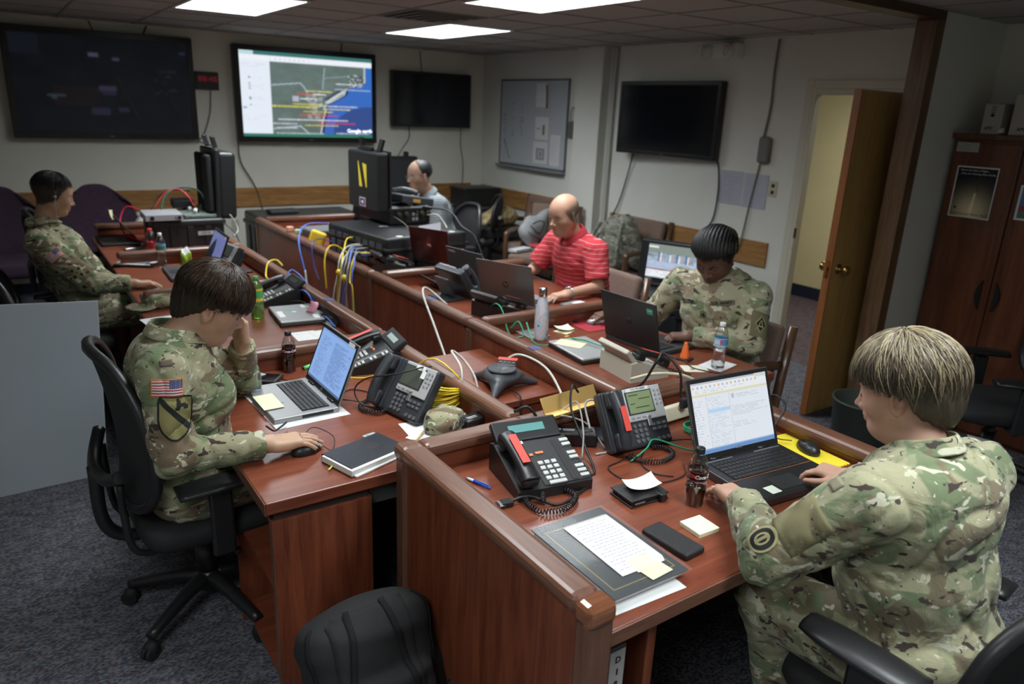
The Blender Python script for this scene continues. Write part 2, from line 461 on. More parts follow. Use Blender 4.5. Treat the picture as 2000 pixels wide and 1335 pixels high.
M_oak = wood('oak_rail', (.20, .085, .022), (.46, .24, .085), 'X', 1.8, .38)
M_oakY = wood('oak_rail_side', (.18, .08, .022), (.42, .22, .08), 'Y', 1.8, .38)
M_post = wood('dark_oak_post', (.070, .036, .016), (.19, .105, .050), 'Z', 1.8, .42)
M_beam = wood('dark_oak_beam', (.04, .018, .010), (.10, .05, .026), 'X', 1.8, .45)
M_blk = mat('black_plastic', (.014, .014, .015), .38, bump=.08, bscale=300)
M_blk2 = mat('black_plastic_rough', (.020, .020, .021), .6, bump=.3, bscale=260)
M_rub = mat('black_rubber', (.010, .010, .011), .7)
M_grey = mat('dark_grey_plastic', (.050, .055, .062), .42)
M_mgrey = mat('grey_plastic', (.16, .165, .17), .5)
M_silver = mat('silver_metal', (.36, .36, .37), .32, .75)
M_chrome = mat('chrome', (.62, .62, .62), .12, 1.)
M_brass = mat('brass', (.50, .33, .12), .22, 1.)
M_gold = mat('gold_metal', (.90, .58, .20), .42, .85)
M_white = mat('white_plastic', (.72, .72, .70), .45)
M_paper = mat('paper', (.66, .67, .68), .8)
M_paper2 = mat('cream_paper', (.80, .76, .52), .8)
M_ink = mat('ink', (.02, .02, .025), .7)
M_beige = mat('beige_plastic', (.50, .48, .39), .5)
M_red = mat('red_label', (.72, .07, .05), .5)
M_glass = mat('clear_pet', (.95, .97, .97), .06, trans=1., spec=.5)
M_water = mat('water', (.96, .98, 1.), .02, trans=1.)
def thin_clear(name, tint, gl=.10):
    m = bpy.data.materials.new(name); nt, b = _nodes(m); o = [n for n in nt.nodes if n.type == 'OUTPUT_MATERIAL'][0]
    tr = nt.nodes.new('ShaderNodeBsdfTransparent'); tr.inputs[0].default_value = (*tint, 1); gs = nt.nodes.new('ShaderNodeBsdfGlossy'); gs.inputs['Roughness'].default_value = .05
    lw = nt.nodes.new('ShaderNodeLayerWeight'); lw.inputs[0].default_value = .35; mr = nt.nodes.new('ShaderNodeMapRange'); mr.inputs['To Min'].default_value = gl*.5; mr.inputs['To Max'].default_value = .75; nt.links.new(lw.outputs['Facing'], mr.inputs['Value'])
    mx = nt.nodes.new('ShaderNodeMixShader'); nt.links.new(mr.outputs[0], mx.inputs[0]); nt.links.new(tr.outputs[0], mx.inputs[1]); nt.links.new(gs.outputs[0], mx.inputs[2]); nt.links.new(mx.outputs[0], o.inputs['Surface']); return m
M_glass = thin_clear('clear_pet_wall', (.90, .92, .92))
VC = vcmat('printed_surface', .6); VCg = vcmat('glossy_print', .25)

# ------------------------------------------------------------------ room shell
XR, YB, XL, YN, ZC = 5.10, 8.14, -2.3, -1.7, 2.47
# carpet: blue grey tweed loop pile
def carpet(name, c0, c1, c2):
    m = bpy.data.materials.new(name); nt, b = _nodes(m); L = nt.links.new
    tc = nt.nodes.new('ShaderNodeTexCoord')
    n = nt.nodes.new('ShaderNodeTexNoise'); n.inputs['Scale'].default_value = 95; n.inputs['Detail'].default_value = 2
    mp = nt.nodes.new('ShaderNodeMapping'); mp.inputs['Scale'].default_value = (.7, 1.2, 1)
    L(tc.outputs['Object'], mp.inputs['Vector']); L(mp.outputs['Vector'], n.inputs['Vector'])
    n2 = nt.nodes.new('ShaderNodeTexNoise'); n2.inputs['Scale'].default_value = 22; n2.inputs['Detail'].default_value = 3; L(mp.outputs['Vector'], n2.inputs['Vector'])
    ad = nt.nodes.new('ShaderNodeMath'); ad.operation = 'MULTIPLY_ADD'; ad.inputs[1].default_value = .5; L(n2.outputs['Fac'], ad.inputs[0]); L(n.outputs['Fac'], ad.inputs[2])
    r = nt.nodes.new('ShaderNodeValToRGB'); e = r.color_ramp.elements
    e[0].position = .62; e[0].color = (*c0, 1); e[1].position = .90; e[1].color = (*c2, 1); q = e.new(.74); q.color = (*c1, 1)
    L(ad.outputs[0], r.inputs['Fac'])
    n3 = nt.nodes.new('ShaderNodeTexNoise'); n3.inputs['Scale'].default_value = 60; L(tc.outputs['Object'], n3.inputs['Vector'])
    r3 = nt.nodes.new('ShaderNodeValToRGB'); r3.color_ramp.elements[0].color = (1.15, .92, .92, 1); r3.color_ramp.elements[1].color = (.88, 1.02, 1.15, 1); r3.color_ramp.elements[0].position = .4; r3.color_ramp.elements[1].position = .6
    L(n3.outputs['Fac'], r3.inputs['Fac'])
    mx = nt.nodes.new('ShaderNodeMix'); mx.data_type = 'RGBA'; mx.blend_type = 'MULTIPLY'; mx.inputs['Factor'].default_value = 1
    L(r.outputs['Color'], mx.inputs['A']); L(r3.outputs['Color'], mx.inputs['B']); L(mx.outputs['Result'], b.inputs['Base Color'])
    setin(b, 'Roughness', .95); setin(b, 'Specular IOR Level', .1)
    bp = nt.nodes.new('ShaderNodeBump'); bp.inputs['Strength'].default_value = .9; bp.inputs['Distance'].default_value = .006
    L(n.outputs['Fac'], bp.inputs['Height']); L(bp.outputs['Normal'], b.inputs['Normal'])
    return m
M_carpet = carpet('blue_grey_tweed_carpet', (.055, .058, .066), (.105, .110, .120), (.185, .190, .195))
M_carpetb = carpet('brown_hall_carpet', (.06, .045, .045), (.10, .075, .07), (.15, .12, .11))
struct('floor', G().bx(XL, XR, YN, YB, -.02, 0), M_carpet)
# acoustic tile ceiling with a slim grid
def ceiling_mat():
    m = bpy.data.materials.new('acoustic_tile'); nt, b = _nodes(m); L = nt.links.new
    tc = nt.nodes.new('ShaderNodeTexCoord'); n = nt.nodes.new('ShaderNodeTexNoise'); n.inputs['Scale'].default_value = 120; n.inputs['Detail'].default_value = 3
    L(tc.outputs['Object'], n.inputs['Vector'])
    bp = nt.nodes.new('ShaderNodeBump'); bp.inputs['Strength'].default_value = .5; bp.inputs['Distance'].default_value = .004; L(n.outputs['Fac'], bp.inputs['Height']); L(bp.outputs['Normal'], b.inputs['Normal'])
    setin(b, 'Base Color', (.40, .385, .36, 1)); setin(b, 'Roughness', .95); return m
M_tile = ceiling_mat(); M_grid = mat('ceiling_grid', (.24, .23, .21), .6)
T = .61
struct('ceiling', G().bx(XL, XR+.3, YN, YB, ZC, ZC+.05), M_tile)
g = G()
xs_ = [3.05+T*i for i in range(-8, 4)]; ys_ = [5.42+T*i for i in range(-11, 5)]
for x in xs_:
    if XL < x < XR: g.bx(x-.008, x+.008, YN, YB, ZC-.004, ZC)
for y in ys_:
    g.bx(XL, XR, y-.008, y+.008, ZC-.0042, ZC)
struct('trim_1', g, M_grid)
Y_ST = 2.37  # stub wall plane
struct('wall_back', G().bx(XL, XR+.1, YB, YB+.1, 0, ZC), M_wall)
XR2 = 5.22
g = G().bx(XR, XR+.05, 3.50, YB, 0, ZC); g.bx(XR, XR+.05, Y_ST, 2.58, 0, ZC); g.bx(XR, XR+.05, 2.58, 3.50, 2.05, ZC)
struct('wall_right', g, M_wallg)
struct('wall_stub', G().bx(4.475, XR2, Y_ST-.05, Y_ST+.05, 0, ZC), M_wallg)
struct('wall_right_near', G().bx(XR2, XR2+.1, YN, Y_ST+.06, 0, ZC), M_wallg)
struct('wall_left', G().bx(XL-.1, XL, YN, YB, 0, ZC), M_wall)
struct('wall_near', G().bx(XL, XR2+.1, YN-.1, YN, 0, ZC), M_wall)
struct('floor_near_alcove', G().bx(XR, XR2+.1, YN, Y_ST, -.02, 0), M_carpet)
# boxed pillar on the right wall
struct('wall_pillar', G().bx(XR-.10, XR, 5.80, 6.20, 0, ZC, .004), M_wallg)
struct('trim_2', G().bx(XR-.035, XR, 5.68, 5.74, 0, ZC, .006), mat('conduit_grey', (.40, .39, .35), .6))
# post and beam
struct('trim_3', G().bx(4.385, 4.475, Y_ST-.06, Y_ST+.06, 0, ZC-.05, .004), M_post)
struct('trim_4', G().bx(-.6, 4.475, Y_ST-.06, Y_ST+.06, ZC-.05, ZC+.001, .004), M_beam)
# oak chair rails
struct('trim_5', G().bx(XL, 4.94, YB-.022, YB, .745, .945, .004), M_oak)
struct('trim_6', G().bx(XR-.022, XR, 6.25, YB-.05, .72, .93, .004), M_oakY)
struct('trim_7', G().bx(XR-.022, XR, 3.70, 5.62, .70, .90, .004), M_oakY)
M_navy = mat('navy_baseboard', (.012, .018, .04), .5)
struct('baseboard_back', G().bx(XL, XR, YB-.012, YB, 0, .10), M_navy)
struct('baseboard_right', G().bx(XR-.012, XR, 3.6, 5.66, 0, .10), M_navy)
# hallway seen through the door
M_hall = wallpaint('hall_paint', (.74, .62, .34))
struct('floor_hall', G().bx(XR, 7.3, 1.2, 7.0, -.02, 0.0), M_carpetb)
struct('wall_hall', G().bx(7.19, 7.29, 1.2, 7.0, 0, 2.6), M_hall)
struct('baseboard_hall', G().bx(7.175, 7.19, 1.2, 7.0, 0, .13), M_navy)
struct('ceiling_hall', G().bx(XR+.05, 7.3, 1.2, 7.0, 2.6, 2.65), M_tile)
struct('wall_hall_end', G().bx(XR+.05, 7.3, 6.9, 7.0, 0, 2.6), M_hall)
struct('wall_hall_near', G().bx(XR2+.1, 7.3, 1.2, 1.3, 0, 2.6), M_hall)
# door frame
M_frame = mat('door_frame_paint', (.58, .56, .46), .45)
g = G().bx(XR-.015, XR+.06, 3.47, 3.52, 0, 2.09, .004).bx(XR-.015, XR+.06, 2.56, 2.60, 0, 2.09, .004).bx(XR-.015, XR+.06, 2.601, 3.469, 2.05, 2.088, .003)
g.bx(XR-.018, XR, 3.50, 3.56, 0, 2.15, .004).bx(XR-.018, XR, 2.52, 2.60, 0, 2.15, .004).bx(XR-.018, XR, 2.601, 3.499, 2.089, 2.149, .003)
fr = struct('trim_8', g, M_frame)
g = G()
for k in range(9): g.ball((XR-.016, 3.485, .3+k*.2), (.004, .009, .009), 8)
obj('frame_bumper', g, mat('bumper', (.6, .58, .5), .6), fr)
obj('strike_plate', G().bx(XR-.02, XR-.012, 3.455, 3.475, .98, 1.06, .001), M_brass, fr, label='brass strike plate')
# open door, swung into the room along the post
g = G().bx(4.18, 5.06, 2.555, 2.600, .012, 2.045, .003)
M_doorface = wood('birch_door_face', (.37, .215, .062), (.50, .31, .105), 'Z', 1.1, .38)
d = struct('door_1', g, M_doorface)
d['label'] = 'open birch veneer door'
obj('door_edge', G().bx(4.172, 4.181, 2.554, 2.601, .012, 2.045), wood('door_edge_wood', (.22, .07, .02), (.30, .11, .035), 'Z', 1.5, .4), d, label='reddish door edge')
def knob(y, s):
    prof = [(.032, 0), (.033, .004), (.022, .009), (.012, .014), (.011, .032), (.019, .038), (.028, .048), (.030, .058), (.026, .068), (.014, .074), (.002, .075)]
    obj('door_knob', G().lathe(prof, 24, (4.25, y, .985), rotm(s*PI/2, 0, 0)), M_brass, d)
knob(2.600, -1); knob(2.555, 1)
obj('latch_plate', G().bx(4.1695, 4.173, 2.566, 2.590, .93, 1.04), M_brass, d)
obj('latch', G().bx(4.160, 4.172, 2.573, 2.583, .975, 1.0), M_brass, d)
obj('door_notice', G().bx(4.66, 4.88, 2.553, 2.555, 1.28, 1.62), mat('dark_notice', (.03, .03, .035), .3), d, label='dark notice sheet')
# lights in the ceiling: the three in the photo, those over the near desks, and two added unseen ones
M_lens = mat('troffer_lens', (.9, .95, 1.), .5, emit=(.90, .97, 1.), estr=9.)
def troffer(x, y, lab, pw, kid=True, sx=.60, sy=1.20):
    t = thing('ceiling_light', lab, 'ceiling light', (x, y, ZC), 0, 'recessed troffers in the tile ceiling')
    fg = G()
    for a in (-1, 1): fg.bx(a*sx/2-.012, a*sx/2+.012, -sy/2, sy/2, -.008, .0); fg.bx(-sx/2, sx/2, a*sy/2-.012, a*sy/2+.012, -.008, .0)
    obj('frame', fg, M_white, t)
    lg = G().box((0, 0, -.004), (sx-.03, sy-.03, .004))
    m = mat('troffer_lens_%d' % int(pw*10), (.8, .85, .9), .5, emit=(.93, .98, 1.), estr=pw)
    nt = m.node_tree; b = nt.nodes['Principled BSDF']
    if not any(n.type == 'TEX_WAVE' for n in nt.nodes):
        tc = nt.nodes.new('ShaderNodeTexCoord'); mp = nt.nodes.new('ShaderNodeMapping'); mp.inputs['Scale'].default_value = (1, 0, 0)
        w = nt.nodes.new('ShaderNodeTexWave'); w.inputs['Scale'].default_value = 1.15; w.inputs['Phase Offset'].default_value = 1.2
        r = nt.nodes.new('ShaderNodeValToRGB'); r.color_ramp.elements[0].color = (.5, .56, .6, 1); r.color_ramp.elements[1].color = (.95, .99, 1, 1)
        nt.links.new(tc.outputs['Object'], mp.inputs['Vector']); nt.links.new(mp.outputs['Vector'], w.inputs['Vector']); nt.links.new(w.outputs['Fac'], r.inputs['Fac']); nt.links.new(r.outputs['Color'], b.inputs['Emission Color'])
    if not any(n.type == 'NEW_GEOMETRY' for n in nt.nodes):   # louvred lens: throws most of its light straight down
        ge = nt.nodes.new('ShaderNodeNewGeometry'); dt = nt.nodes.new('ShaderNodeVectorMath'); dt.operation = 'DOT_PRODUCT'
        nt.links.new(ge.outputs['Incoming'], dt.inputs[0]); nt.links.new(ge.outputs['Normal'], dt.inputs[1])
        pw_ = nt.nodes.new('ShaderNodeMath'); pw_.operation = 'POWER'; pw_.inputs[1].default_value = 1.6; nt.links.new(dt.outputs['Value'], pw_.inputs[0])
        ma = nt.nodes.new('ShaderNodeMath'); ma.operation = 'MULTIPLY_ADD'; ma.inputs[1].default_value = pw*2.4; ma.inputs[2].default_value = pw*.12; nt.links.new(pw_.outputs[0], ma.inputs[0]); nt.links.new(ma.outputs[0], b.inputs['Emission Strength'])
    obj('lens', lg, m, t)
    return t

troffer(1.525, 5.66, 'bright ceiling light above the left row, cut by the top edge near the large screens', 9.5)
troffer(3.345, 5.98, 'bright ceiling light farthest back, beyond the air vent', 9.5)
troffer(2.80, 3.66, 'bright ceiling light cut by the top edge, right of the air vent', 8.)
troffer(1.22, 2.35, 'ceiling light above the near left desk', 7.5)
troffer(1.83, .30, 'ceiling light above the near right desk', 8.)
troffer(-.55, .30, 'unseen ceiling light added behind the camera at the left', 8.)  # out of view, added so the near panel fronts catch light
troffer(6.0, 3.6, 'unseen ceiling light added in the hallway beyond the door', 6.)  # out of view, added to brighten the hallway
COL.objects['ceiling_light.006'].location.z = 2.6
t = thing('ceiling_vent', 'square slatted air vent in the ceiling between two lights', 'air vent', (2.745, 5.115, ZC))
g = G()
for k in range(5):
    a, c = .29-.055*k, .27-.055*k; z = -.004-.006*k
    for (x0, x1, y0, y1) in ((-a, a, c, a), (-a, a, -a, -c), (-a, -c, -c, c), (c, a, -c, c)): g.bx(x0, x1, y0, y1, z-.004, z)
obj('louvre', g, mat('vent_metal', (.22, .21, .20), .5), t)
obj('backing', G().bx(-.27, .27, -.27, .27, -.003, -.001), mat('vent_dark', (.02, .02, .02), .8), t)
# ------------------------------------------------------------------ workstations
WT = .73; CAPZ = .83
def capY(x, y0, y1, w=.07, z=CAPZ): return G().bx(x-w/2, x+w/2, y0, y1, z-.05, z, .020, 3)
def capX(y, x0, x1, w=.07, z=CAPZ): return G().bx(x0, x1, y-w/2, y+w/2, z-.05, z, .020, 3)
M_under = mat('dark_reveal', (.035, .018, .014), .6)
M_modesty = mat('grey_steel_panel', (.085, .09, .09), .5)
def desk(lab, x0, x1, y0, y1, spine_x, spine_y0, spine_y1, div, side, zs=0.):
    t = thing('desk', lab, 'desk', (x0, y0, 0)); O = Vector((x0, y0, 0))
    def P(name, g, m, label=None): g.xf(Matrix.Translation(-O)); return obj(name, g, m, t, label=label)
    P('worktop', G().bx(x0, x1, y0, y1, WT-.04, WT, .004), M_cherry)
    P('worktop_edge', G().bx(x0-.004 if side < 0 else x1, x0 if side < 0 else x1+.004, y0, y1, WT-.04, WT-.001, .0015), M_cap)
    if spine_x is not None:
        P('spine_panel', G().bx(spine_x-.024, spine_x+.024, spine_y0, spine_y1, 0.03, CAPZ-.045), M_cherryZ)
        P('spine_cap', capY(spine_x, spine_y0-.02, spine_y1), M_cap)
        P('post', G().bx(spine_x-.032, spine_x+.032, spine_y1-.05, spine_y1, 0, CAPZ-.048, .006), M_capZ)
    for dy in div:
        P('divider_panel', G().bx(min(x0, x1)+.05, max(x0, x1), dy-.022, dy+.022, WT-.30, CAPZ-.045), M_cherry)
        P('divider_cap', capX(dy, x0+.03, x1), M_capX)
    return t, P
# left row
LS = 1.385
tL0, P = desk('near desk of the left row, open bookcase under its end', .507, 1.36, 1.935, 3.03, LS, 1.965, 3.09, [3.06], -1)
B0 = (.525, .845, 1.955, 2.42)
P('bookcase_side', G().bx(.525, .845, 1.950, 1.972, 0, .655, .002), M_cherryZ)
P('bookcase_side', G().bx(.525, .845, 2.41, 2.43, 0, .655, .002), M_cherryZ)
P('bookcase_back', G().bx(.825, .845, 1.972, 2.41, 0, .655), M_cherryZ)
P('bookcase_shelf', G().bx(.53, .825, 1.972, 2.41, .635, .655), M_cherry)
P('bookcase_shelf', G().bx(.53, .825, 1.972, 2.41, .40, .42), M_cherry)
P('bookcase_shelf', G().bx(.53, .825, 1.972, 2.41, .06, .08), M_cherry)
P('reveal_strip', G().bx(.535, .835, 1.96, 2.42, .655, .69), M_under)
P('edge_strip', G().bx(.523, .527, 1.948, 1.974, 0, .657, .001), M_capZ)
P('modesty_panel', G().bx(.85, 1.34, 1.99, 2.01, .60, .69, .004), M_modesty, 'grey steel panel')
tL1, P = desk('left row desk with the ginger soda, second from the near end', .53, 1.36, 3.10, 4.28, LS, 3.112, 4.35, [4.32], -1)
P('side_panel', G().bx(.56, .59, 3.15, 3.7, 0, .69), M_cherryZ)
tL2, P = desk('left row desk with the white tablet and mug', .55, 1.36, 4.36, 5.48, LS, 4.372, 5.55, [5.52], -1)
P('side_panel', G().bx(.60, .63, 5.0, 5.45, 0, .69), M_cherryZ)
tL3, P = desk('farthest desk of the left row, carrying the open equipment case', .55, 1.36, 5.56, 6.77, LS, 5.572, 6.84, [6.81], -1)
P('side_panel', G().bx(.57, .60, 5.58, 6.7, 0, .69), M_cherryZ)
# right row
RS = 1.893
tR1, P = desk('right row desk with the orange cone and black laptop', 1.92, 2.865, 1.945, 3.01, RS, 1.96, 3.08, [3.05], 1)
P('support_leg', G().bx(2.75, 2.80, 2.0, 2.95, 0, .69, .005), M_cherryZ)
tR2, P = desk('right row desk where the man in the red shirt works', 1.92, 3.05, 3.09, 4.22, RS, 3.102, 4.30, [4.26], 1)
P('support_leg', G().bx(2.90, 2.95, 3.2, 4.1, 0, .69, .005), M_cherryZ)
tR3, P = desk('far right row desk under the stacked black cases', 1.92, 2.95, 4.31, 6.73, RS, 4.322, 6.80, [6.77], 1)
P('support_leg', G().bx(2.85, 2.90, 4.5, 6.6, 0, .69, .005), M_cherryZ)
# near right desk: panel on its left, back panel across, panel on its right
t = thing('desk', 'near right desk enclosed by wood panels, two phones on it', 'desk', (.96, 1.0, 0)); O = Vector((.96, 1.0, 0))
def P(name, g, m, label=None): g.xf(Matrix.Translation(-O)); return obj(name, g, m, t, label=label)
P('worktop', G().bx(.985, 2.305, .995, 1.87, WT-.04, WT, .004), M_cherry)
P('worktop_edge', G().bx(.985, 2.305, .990, .995, WT-.04, WT-.001, .0015), M_capX)
P('end_panel', G().bx(.930, .965, 1.03, 1.87, .02, CAPZ-.045), M_cherryZ)
P('shadow_gap', G().bx(.936, .975, 1.022, 1.032, .02, CAPZ-.045), M_under)
P('end_cap', capY(.958, 1.03, 1.89, .085), M_cap)
P('end_post', G().bx(.918, .996, .975, 1.026, 0, CAPZ-.04, .012), M_capZ)
P('post_cap', G().bx(.912, 1.000, .968, 1.034, CAPZ-.055, CAPZ+.004, .020, 3), wood('walnut_glossy', (.13, .045, .02), (.24, .095, .045), 'X', 2.2, .14, coat=.6), label='glossy rounded post cap')
P('corner_post', G().bx(.918, .985, 1.87, 1.935, 0, CAPZ-.04, .012), M_capZ)
P('corner_cap', G().bx(.913, .996, 1.865, 1.945, CAPZ-.055, CAPZ+.003, .022, 3), M_cap)
P('back_panel', G().bx(.985, 2.34, 1.880, 1.922, .03, CAPZ-.045), M_cherry)
P('back_cap', G().bx(.99, 2.36, 1.865, 1.937, CAPZ-.05, CAPZ, .020, 3), M_capX)
P('side_panel', G().bx(2.308, 2.342, 1.0, 1.875, .03, CAPZ-.08), M_cherry)
P('side_cap', capY(2.328, .985, 1.87, .078, .80), M_cap)
P('support_panel', G().bx(1.17, 1.20, 1.03, 1.6, 0, .69, .003), M_cherryZ)
P('shelf', G().bx(.985, 1.17, 1.05, 1.6, .28, .30), M_cherry)
# small pod between the rows
t = thing('side_cabinet', 'low cherry cabinet filling the gap between the two desk rows', 'cabinet', (1.65, 2.45, 0)); O = Vector((1.65, 2.45, 0))
P('cabinet_top', G().bx(1.43, 1.858, 2.27, 2.92, .685, .715, .003), M_cherry)
P('door', G().bx(1.435, 1.64, 2.285, 2.30, .05, .675, .002), M_cherryZ)
P('door', G().bx(1.645, 1.852, 2.285, 2.30, .05, .675, .002), M_cherryZ)
P('carcass', G().bx(1.437, 1.85, 2.30, 2.90, 0, .685), M_cherryZ)
# ------------------------------------------------------------------ things on the walls
rng = np.random.default_rng(5)
SCR = vcmat('lit_screen', .3, emit=.62); SCRd = vcmat('dim_screen', .45, emit=.38, spec=.12)
M_bez = mat('tv_bezel', (.012, .012, .013), .28); M_scroff = mat('dark_screen_glass', (.006, .007, .010), .12, spec=.6)
def smooth_img(a, n=1):
    for _ in range(n):
        p = np.pad(a, ((1, 1), (1, 1), (0, 0)), 'edge'); a = (p[1:-1, 1:-1]*2+p[:-2, 1:-1]+p[2:, 1:-1]+p[1:-1, :-2]+p[1:-1, 2:])/6
    return a
def noise_img(H, W, sc, seed):
    r = np.random.default_rng(seed); a = np.zeros((H, W)); 
    for o in range(4):
        n = sc*2**o; g_ = r.random((n+2, n+2)); y = np.linspace(0, n, H); x = np.linspace(0, n, W)
        yi = np.minimum(y.astype(int), n-1); xi = np.minimum(x.astype(int), n-1); fy = (y-yi)[:, None]; fx = (x-xi)[None]
        a += (g_[yi][:, xi]*(1-fy)*(1-fx)+g_[yi+1][:, xi]*fy*(1-fx)+g_[yi][:, xi+1]*(1-fy)*fx+g_[yi+1][:, xi+1]*fy*fx)/2**o
    return a/1.875
def tv(lab, x, y, z, w, h, rz, img=None, m=None, bez=.05, tilt=0., dep=.09):
    t = thing('wall_television', lab, 'television', (x, y, z), rot=(tilt, 0, rz))
    g = G().bx(-w/2, w/2, 0, dep, -h/2, h/2, .010); obj('casing', g, M_bez, t)
    obj('bezel', G().bx(-w/2+.004, w/2-.004, -.006, 0.001, h/2-bez, h/2-.004, .002).bx(-w/2+.004, w/2-.004, -.006, 0.001, -h/2+.004, -h/2+bez, .002)
        .bx(-w/2+.004, -w/2+bez, -.006, 0.001, -h/2+bez, h/2-bez, .002).bx(w/2-bez, w/2-.004, -.006, 0.001, -h/2+bez, h/2-bez, .002), M_bez, t)
    if img is not None: raster('screen', img, w-2*bez, h-2*bez, m, t, (0, -.002, 0), (PI/2, 0, 0))
    else: obj('screen', G().bx(-w/2+bez, w/2-bez, -.002, .002, -h/2+bez, h/2-bez), M_scroff, t)
    obj('logo', G().bx(-.018, .018, -.008, -.005, -h/2+bez*.35, -h/2+bez*.6), mat('logo_grey', (.12, .12, .12), .4), t)
    obj('wall_bracket', G().bx(-w*.3, w*.3, dep, dep+.035, -.12, .12, .004), M_blk2, t)
    return t
# the drone-like dim picture
W, H = 180, 104; a = ci(W, H, (.0035, .0045, .0065)); n = noise_img(H, W, 8, 3)[..., None]; a = a*(.6+1.3*n)
def bl(x0, y0, x1, y1, c): rectp(a, x0, y0, x1, y1, c)
bl(.42, .17, .475, .205, (.06, .075, .11)); bl(.55, .21, .59, .235, (.05, .055, .09)); bl(.20, .52, .46, .72, (.010, .0075, .009)); bl(.46, .50, .56, .56, (.035, .03, .06)); bl(.475, .55, .55, .60, (.018, .018, .035))
bl(.17, .61, .27, .63, (.03, .05, .06)); bl(.19, .63, .22, .66, (.025, .045, .055)); bl(.40, .74, .51, .81, (.02, .02, .04)); bl(.56, .73, .62, .77, (.02, .02, .04)); bl(.95, .10, .99, .13, (.018, .025, .055))
for k in range(16): x = .78+rng.random()*.14; y = .3+rng.random()*.25; bl(x, y, x+.02, y+.02, (.014, .017, .028))
for k in range(60): x = .56+.11*k/60; y = .4+.45*k/60; bl(x, y, x+.018, y+.012, (.009, .008, .009)); bl(x+.25, y-.1, x+.262, y-.09, (.010, .009, .011))
bl(.01, .02, .16, .22, (.007, .010, .016))
t = tv('largest dark wall screen at far left showing a faint aerial picture', .935, 8.035, 1.905, 1.55, .945, 0, smooth_img(a, 2)*1.0, SCRd, .055)
# the lit map screen
W, H = 230, 136; a = ci(W, H, (.78, .84, .93))
n = noise_img(H, W, 6, 8); yy, xx = np.mgrid[0:H, 0:W]; u = xx/W; v = yy/H
mask = (u > .21) & (v > .11) & (v < .965)
land = np.stack([.085+.08*n, .135+.075*n, .12+.08*n], -1)*(1+.35*(noise_img(H, W, 24, 5)-.5))[..., None]
cx_, cv_ = [.0, .11, .30, .38, .46, .52, .60, .66, .80, .98, 1.1], [.95, .95, .95, .80, .78, .72, .62, .63, .605, .585, .57]
coast = np.interp(v, cx_, cv_); sea = u > coast
seac = np.stack([.030+.02*v, .16-.03*v, .56-.08*v], -1)
dk = ((u-.98)/.30)**2+((v-.92)/.32)**2 < 1; seac[dk] = (.035, .075, .26)
m_ = np.where(sea[..., None], seac, land); shore = np.abs(u-coast) < .012; m_[shore & (v > .3)] = (.02, .03, .07); m_[(np.abs(u-coast+.012) < .006)] = (.5, .55, .6)
a[mask] = m_[mask]
def poly(P_, c, th=1):
    for (x0, y0), (x1, y1) in zip(P_, P_[1:]):
        k = int(max(abs(x1-x0)*W, abs(y1-y0)*H)*1.5)+1
        for i in range(k+1): X_ = int((x0+(x1-x0)*i/k)*W); Y_ = int((y0+(y1-y0)*i/k)*H); a[Y_:Y_+th, X_:X_+th] = c
poly([(.21, .38), (.43, .34), (.46, .39), (.48, .45)], (.36, .46, .5), 2); poly([(.62, .14), (.60, .40)], (.3, .4, .42), 2); poly([(.61, .27), (.80, .23)], (.3, .38, .4), 1)
poly([(.21, .90), (.42, .86), (.5, .98)], (.4, .48, .55), 2)
for k in range(60): x, y = .8+rng.random()*.13, .2+rng.random()*.16; rectp(a, x, y, x+.012, y+.012, (.55, .58, .6) if k % 2 else (.03, .04, .08))
for k in range(26): t_ = k/26; rectp(a, .62+.14*t_, .56-.15*t_, .65+.14*t_, .58-.15*t_, (.55, .6, .62)); rectp(a, .62+.12*t_, .52-.12*t_, .64+.12*t_, .54-.12*t_, (.05, .06, .10))
for k in range(45): x, y = .47+rng.random()*.11, .46+rng.random()*.3; rectp(a, x, y, x+.03, y+.02, (.32, .34, .33))
rectp(a, .37, .50, .42, .57, (.45, .46, .55))
for (x0, x1, y, c) in ((.47, .68, .435, (.7, .66, .25)), (.40, .60, .475, (.62, .06, .04)), (.53, .63, .47, (.9, .9, .85)), (.43, .56, .53, (.75, .78, .8)), (.22, .56, .63, (.66, .60, .08)), (.37, .60, .60, (.7, .66, .1)), (.57, .88, .61, (.6, .66, .7)), (.6, .82, .65, (.7, .66, .15)), (.45, .68, .685, (.6, .56, .12)),
                    (.42, .72, .73, (.7, .05, .06)), (.26, .80, .79, (.75, .78, .85)), (.56, .86, .825, (.75, .03, .1)), (.22, .40, .84, (.55, .62, .7)), (.46, .72, .855, (.66, .62, .12)), (.24, .40, .89, (.55, .62, .7)), (.70, .99, .40, (.45, .55, .75)), (.71, .93, .335, (.7, .72, .75)), (.24, .6, .955, (.5, .6, .66)), (.70, .98, .953, (.55, .62, .75))):
    x = x0
    while x < x1:
        l = .006+.01*rng.random(); rectp(a, x, y-.006, min(x+l, x1), y+.010, c); x += l+.004
rectp(a, 0, 0, 1, .045, (.04, .17, .16)); rectp(a, 0, 0, .10, .045, (.5, .7, .74)); rectp(a, 0, .045, 1, .11, (.86, .88, .94)); rectp(a, 0, .965, 1, 1, (.03, .18, .12))
for k in range(9): x = .22+.035*k; rectp(a, x, .075, x+.006, .09, (.4, .45, .55))
lines(a, .01, .13, .20, .2, 2, (.6, .64, .75), rng, .6)
for y in (.30, .37, .40, .43, .53, .55, .62): rectp(a, .06, y, .072, y+.018, (.25, .28, .35)); lines(a, .08, y, .2, y+.02, 1, (.62, .68, .8), rng)
rectp(a, .01, .65, .035, .67, (.3, .35, .7)); lines(a, .01, .74, .2, .82, 3, (.65, .7, .8), rng)
t = tv('bright wall screen showing a satellite map of a coastline with coloured labels', 2.855, 8.035, 1.895, 1.535, .945, 0, smooth_img(a, 1)*.92, SCR, .055)
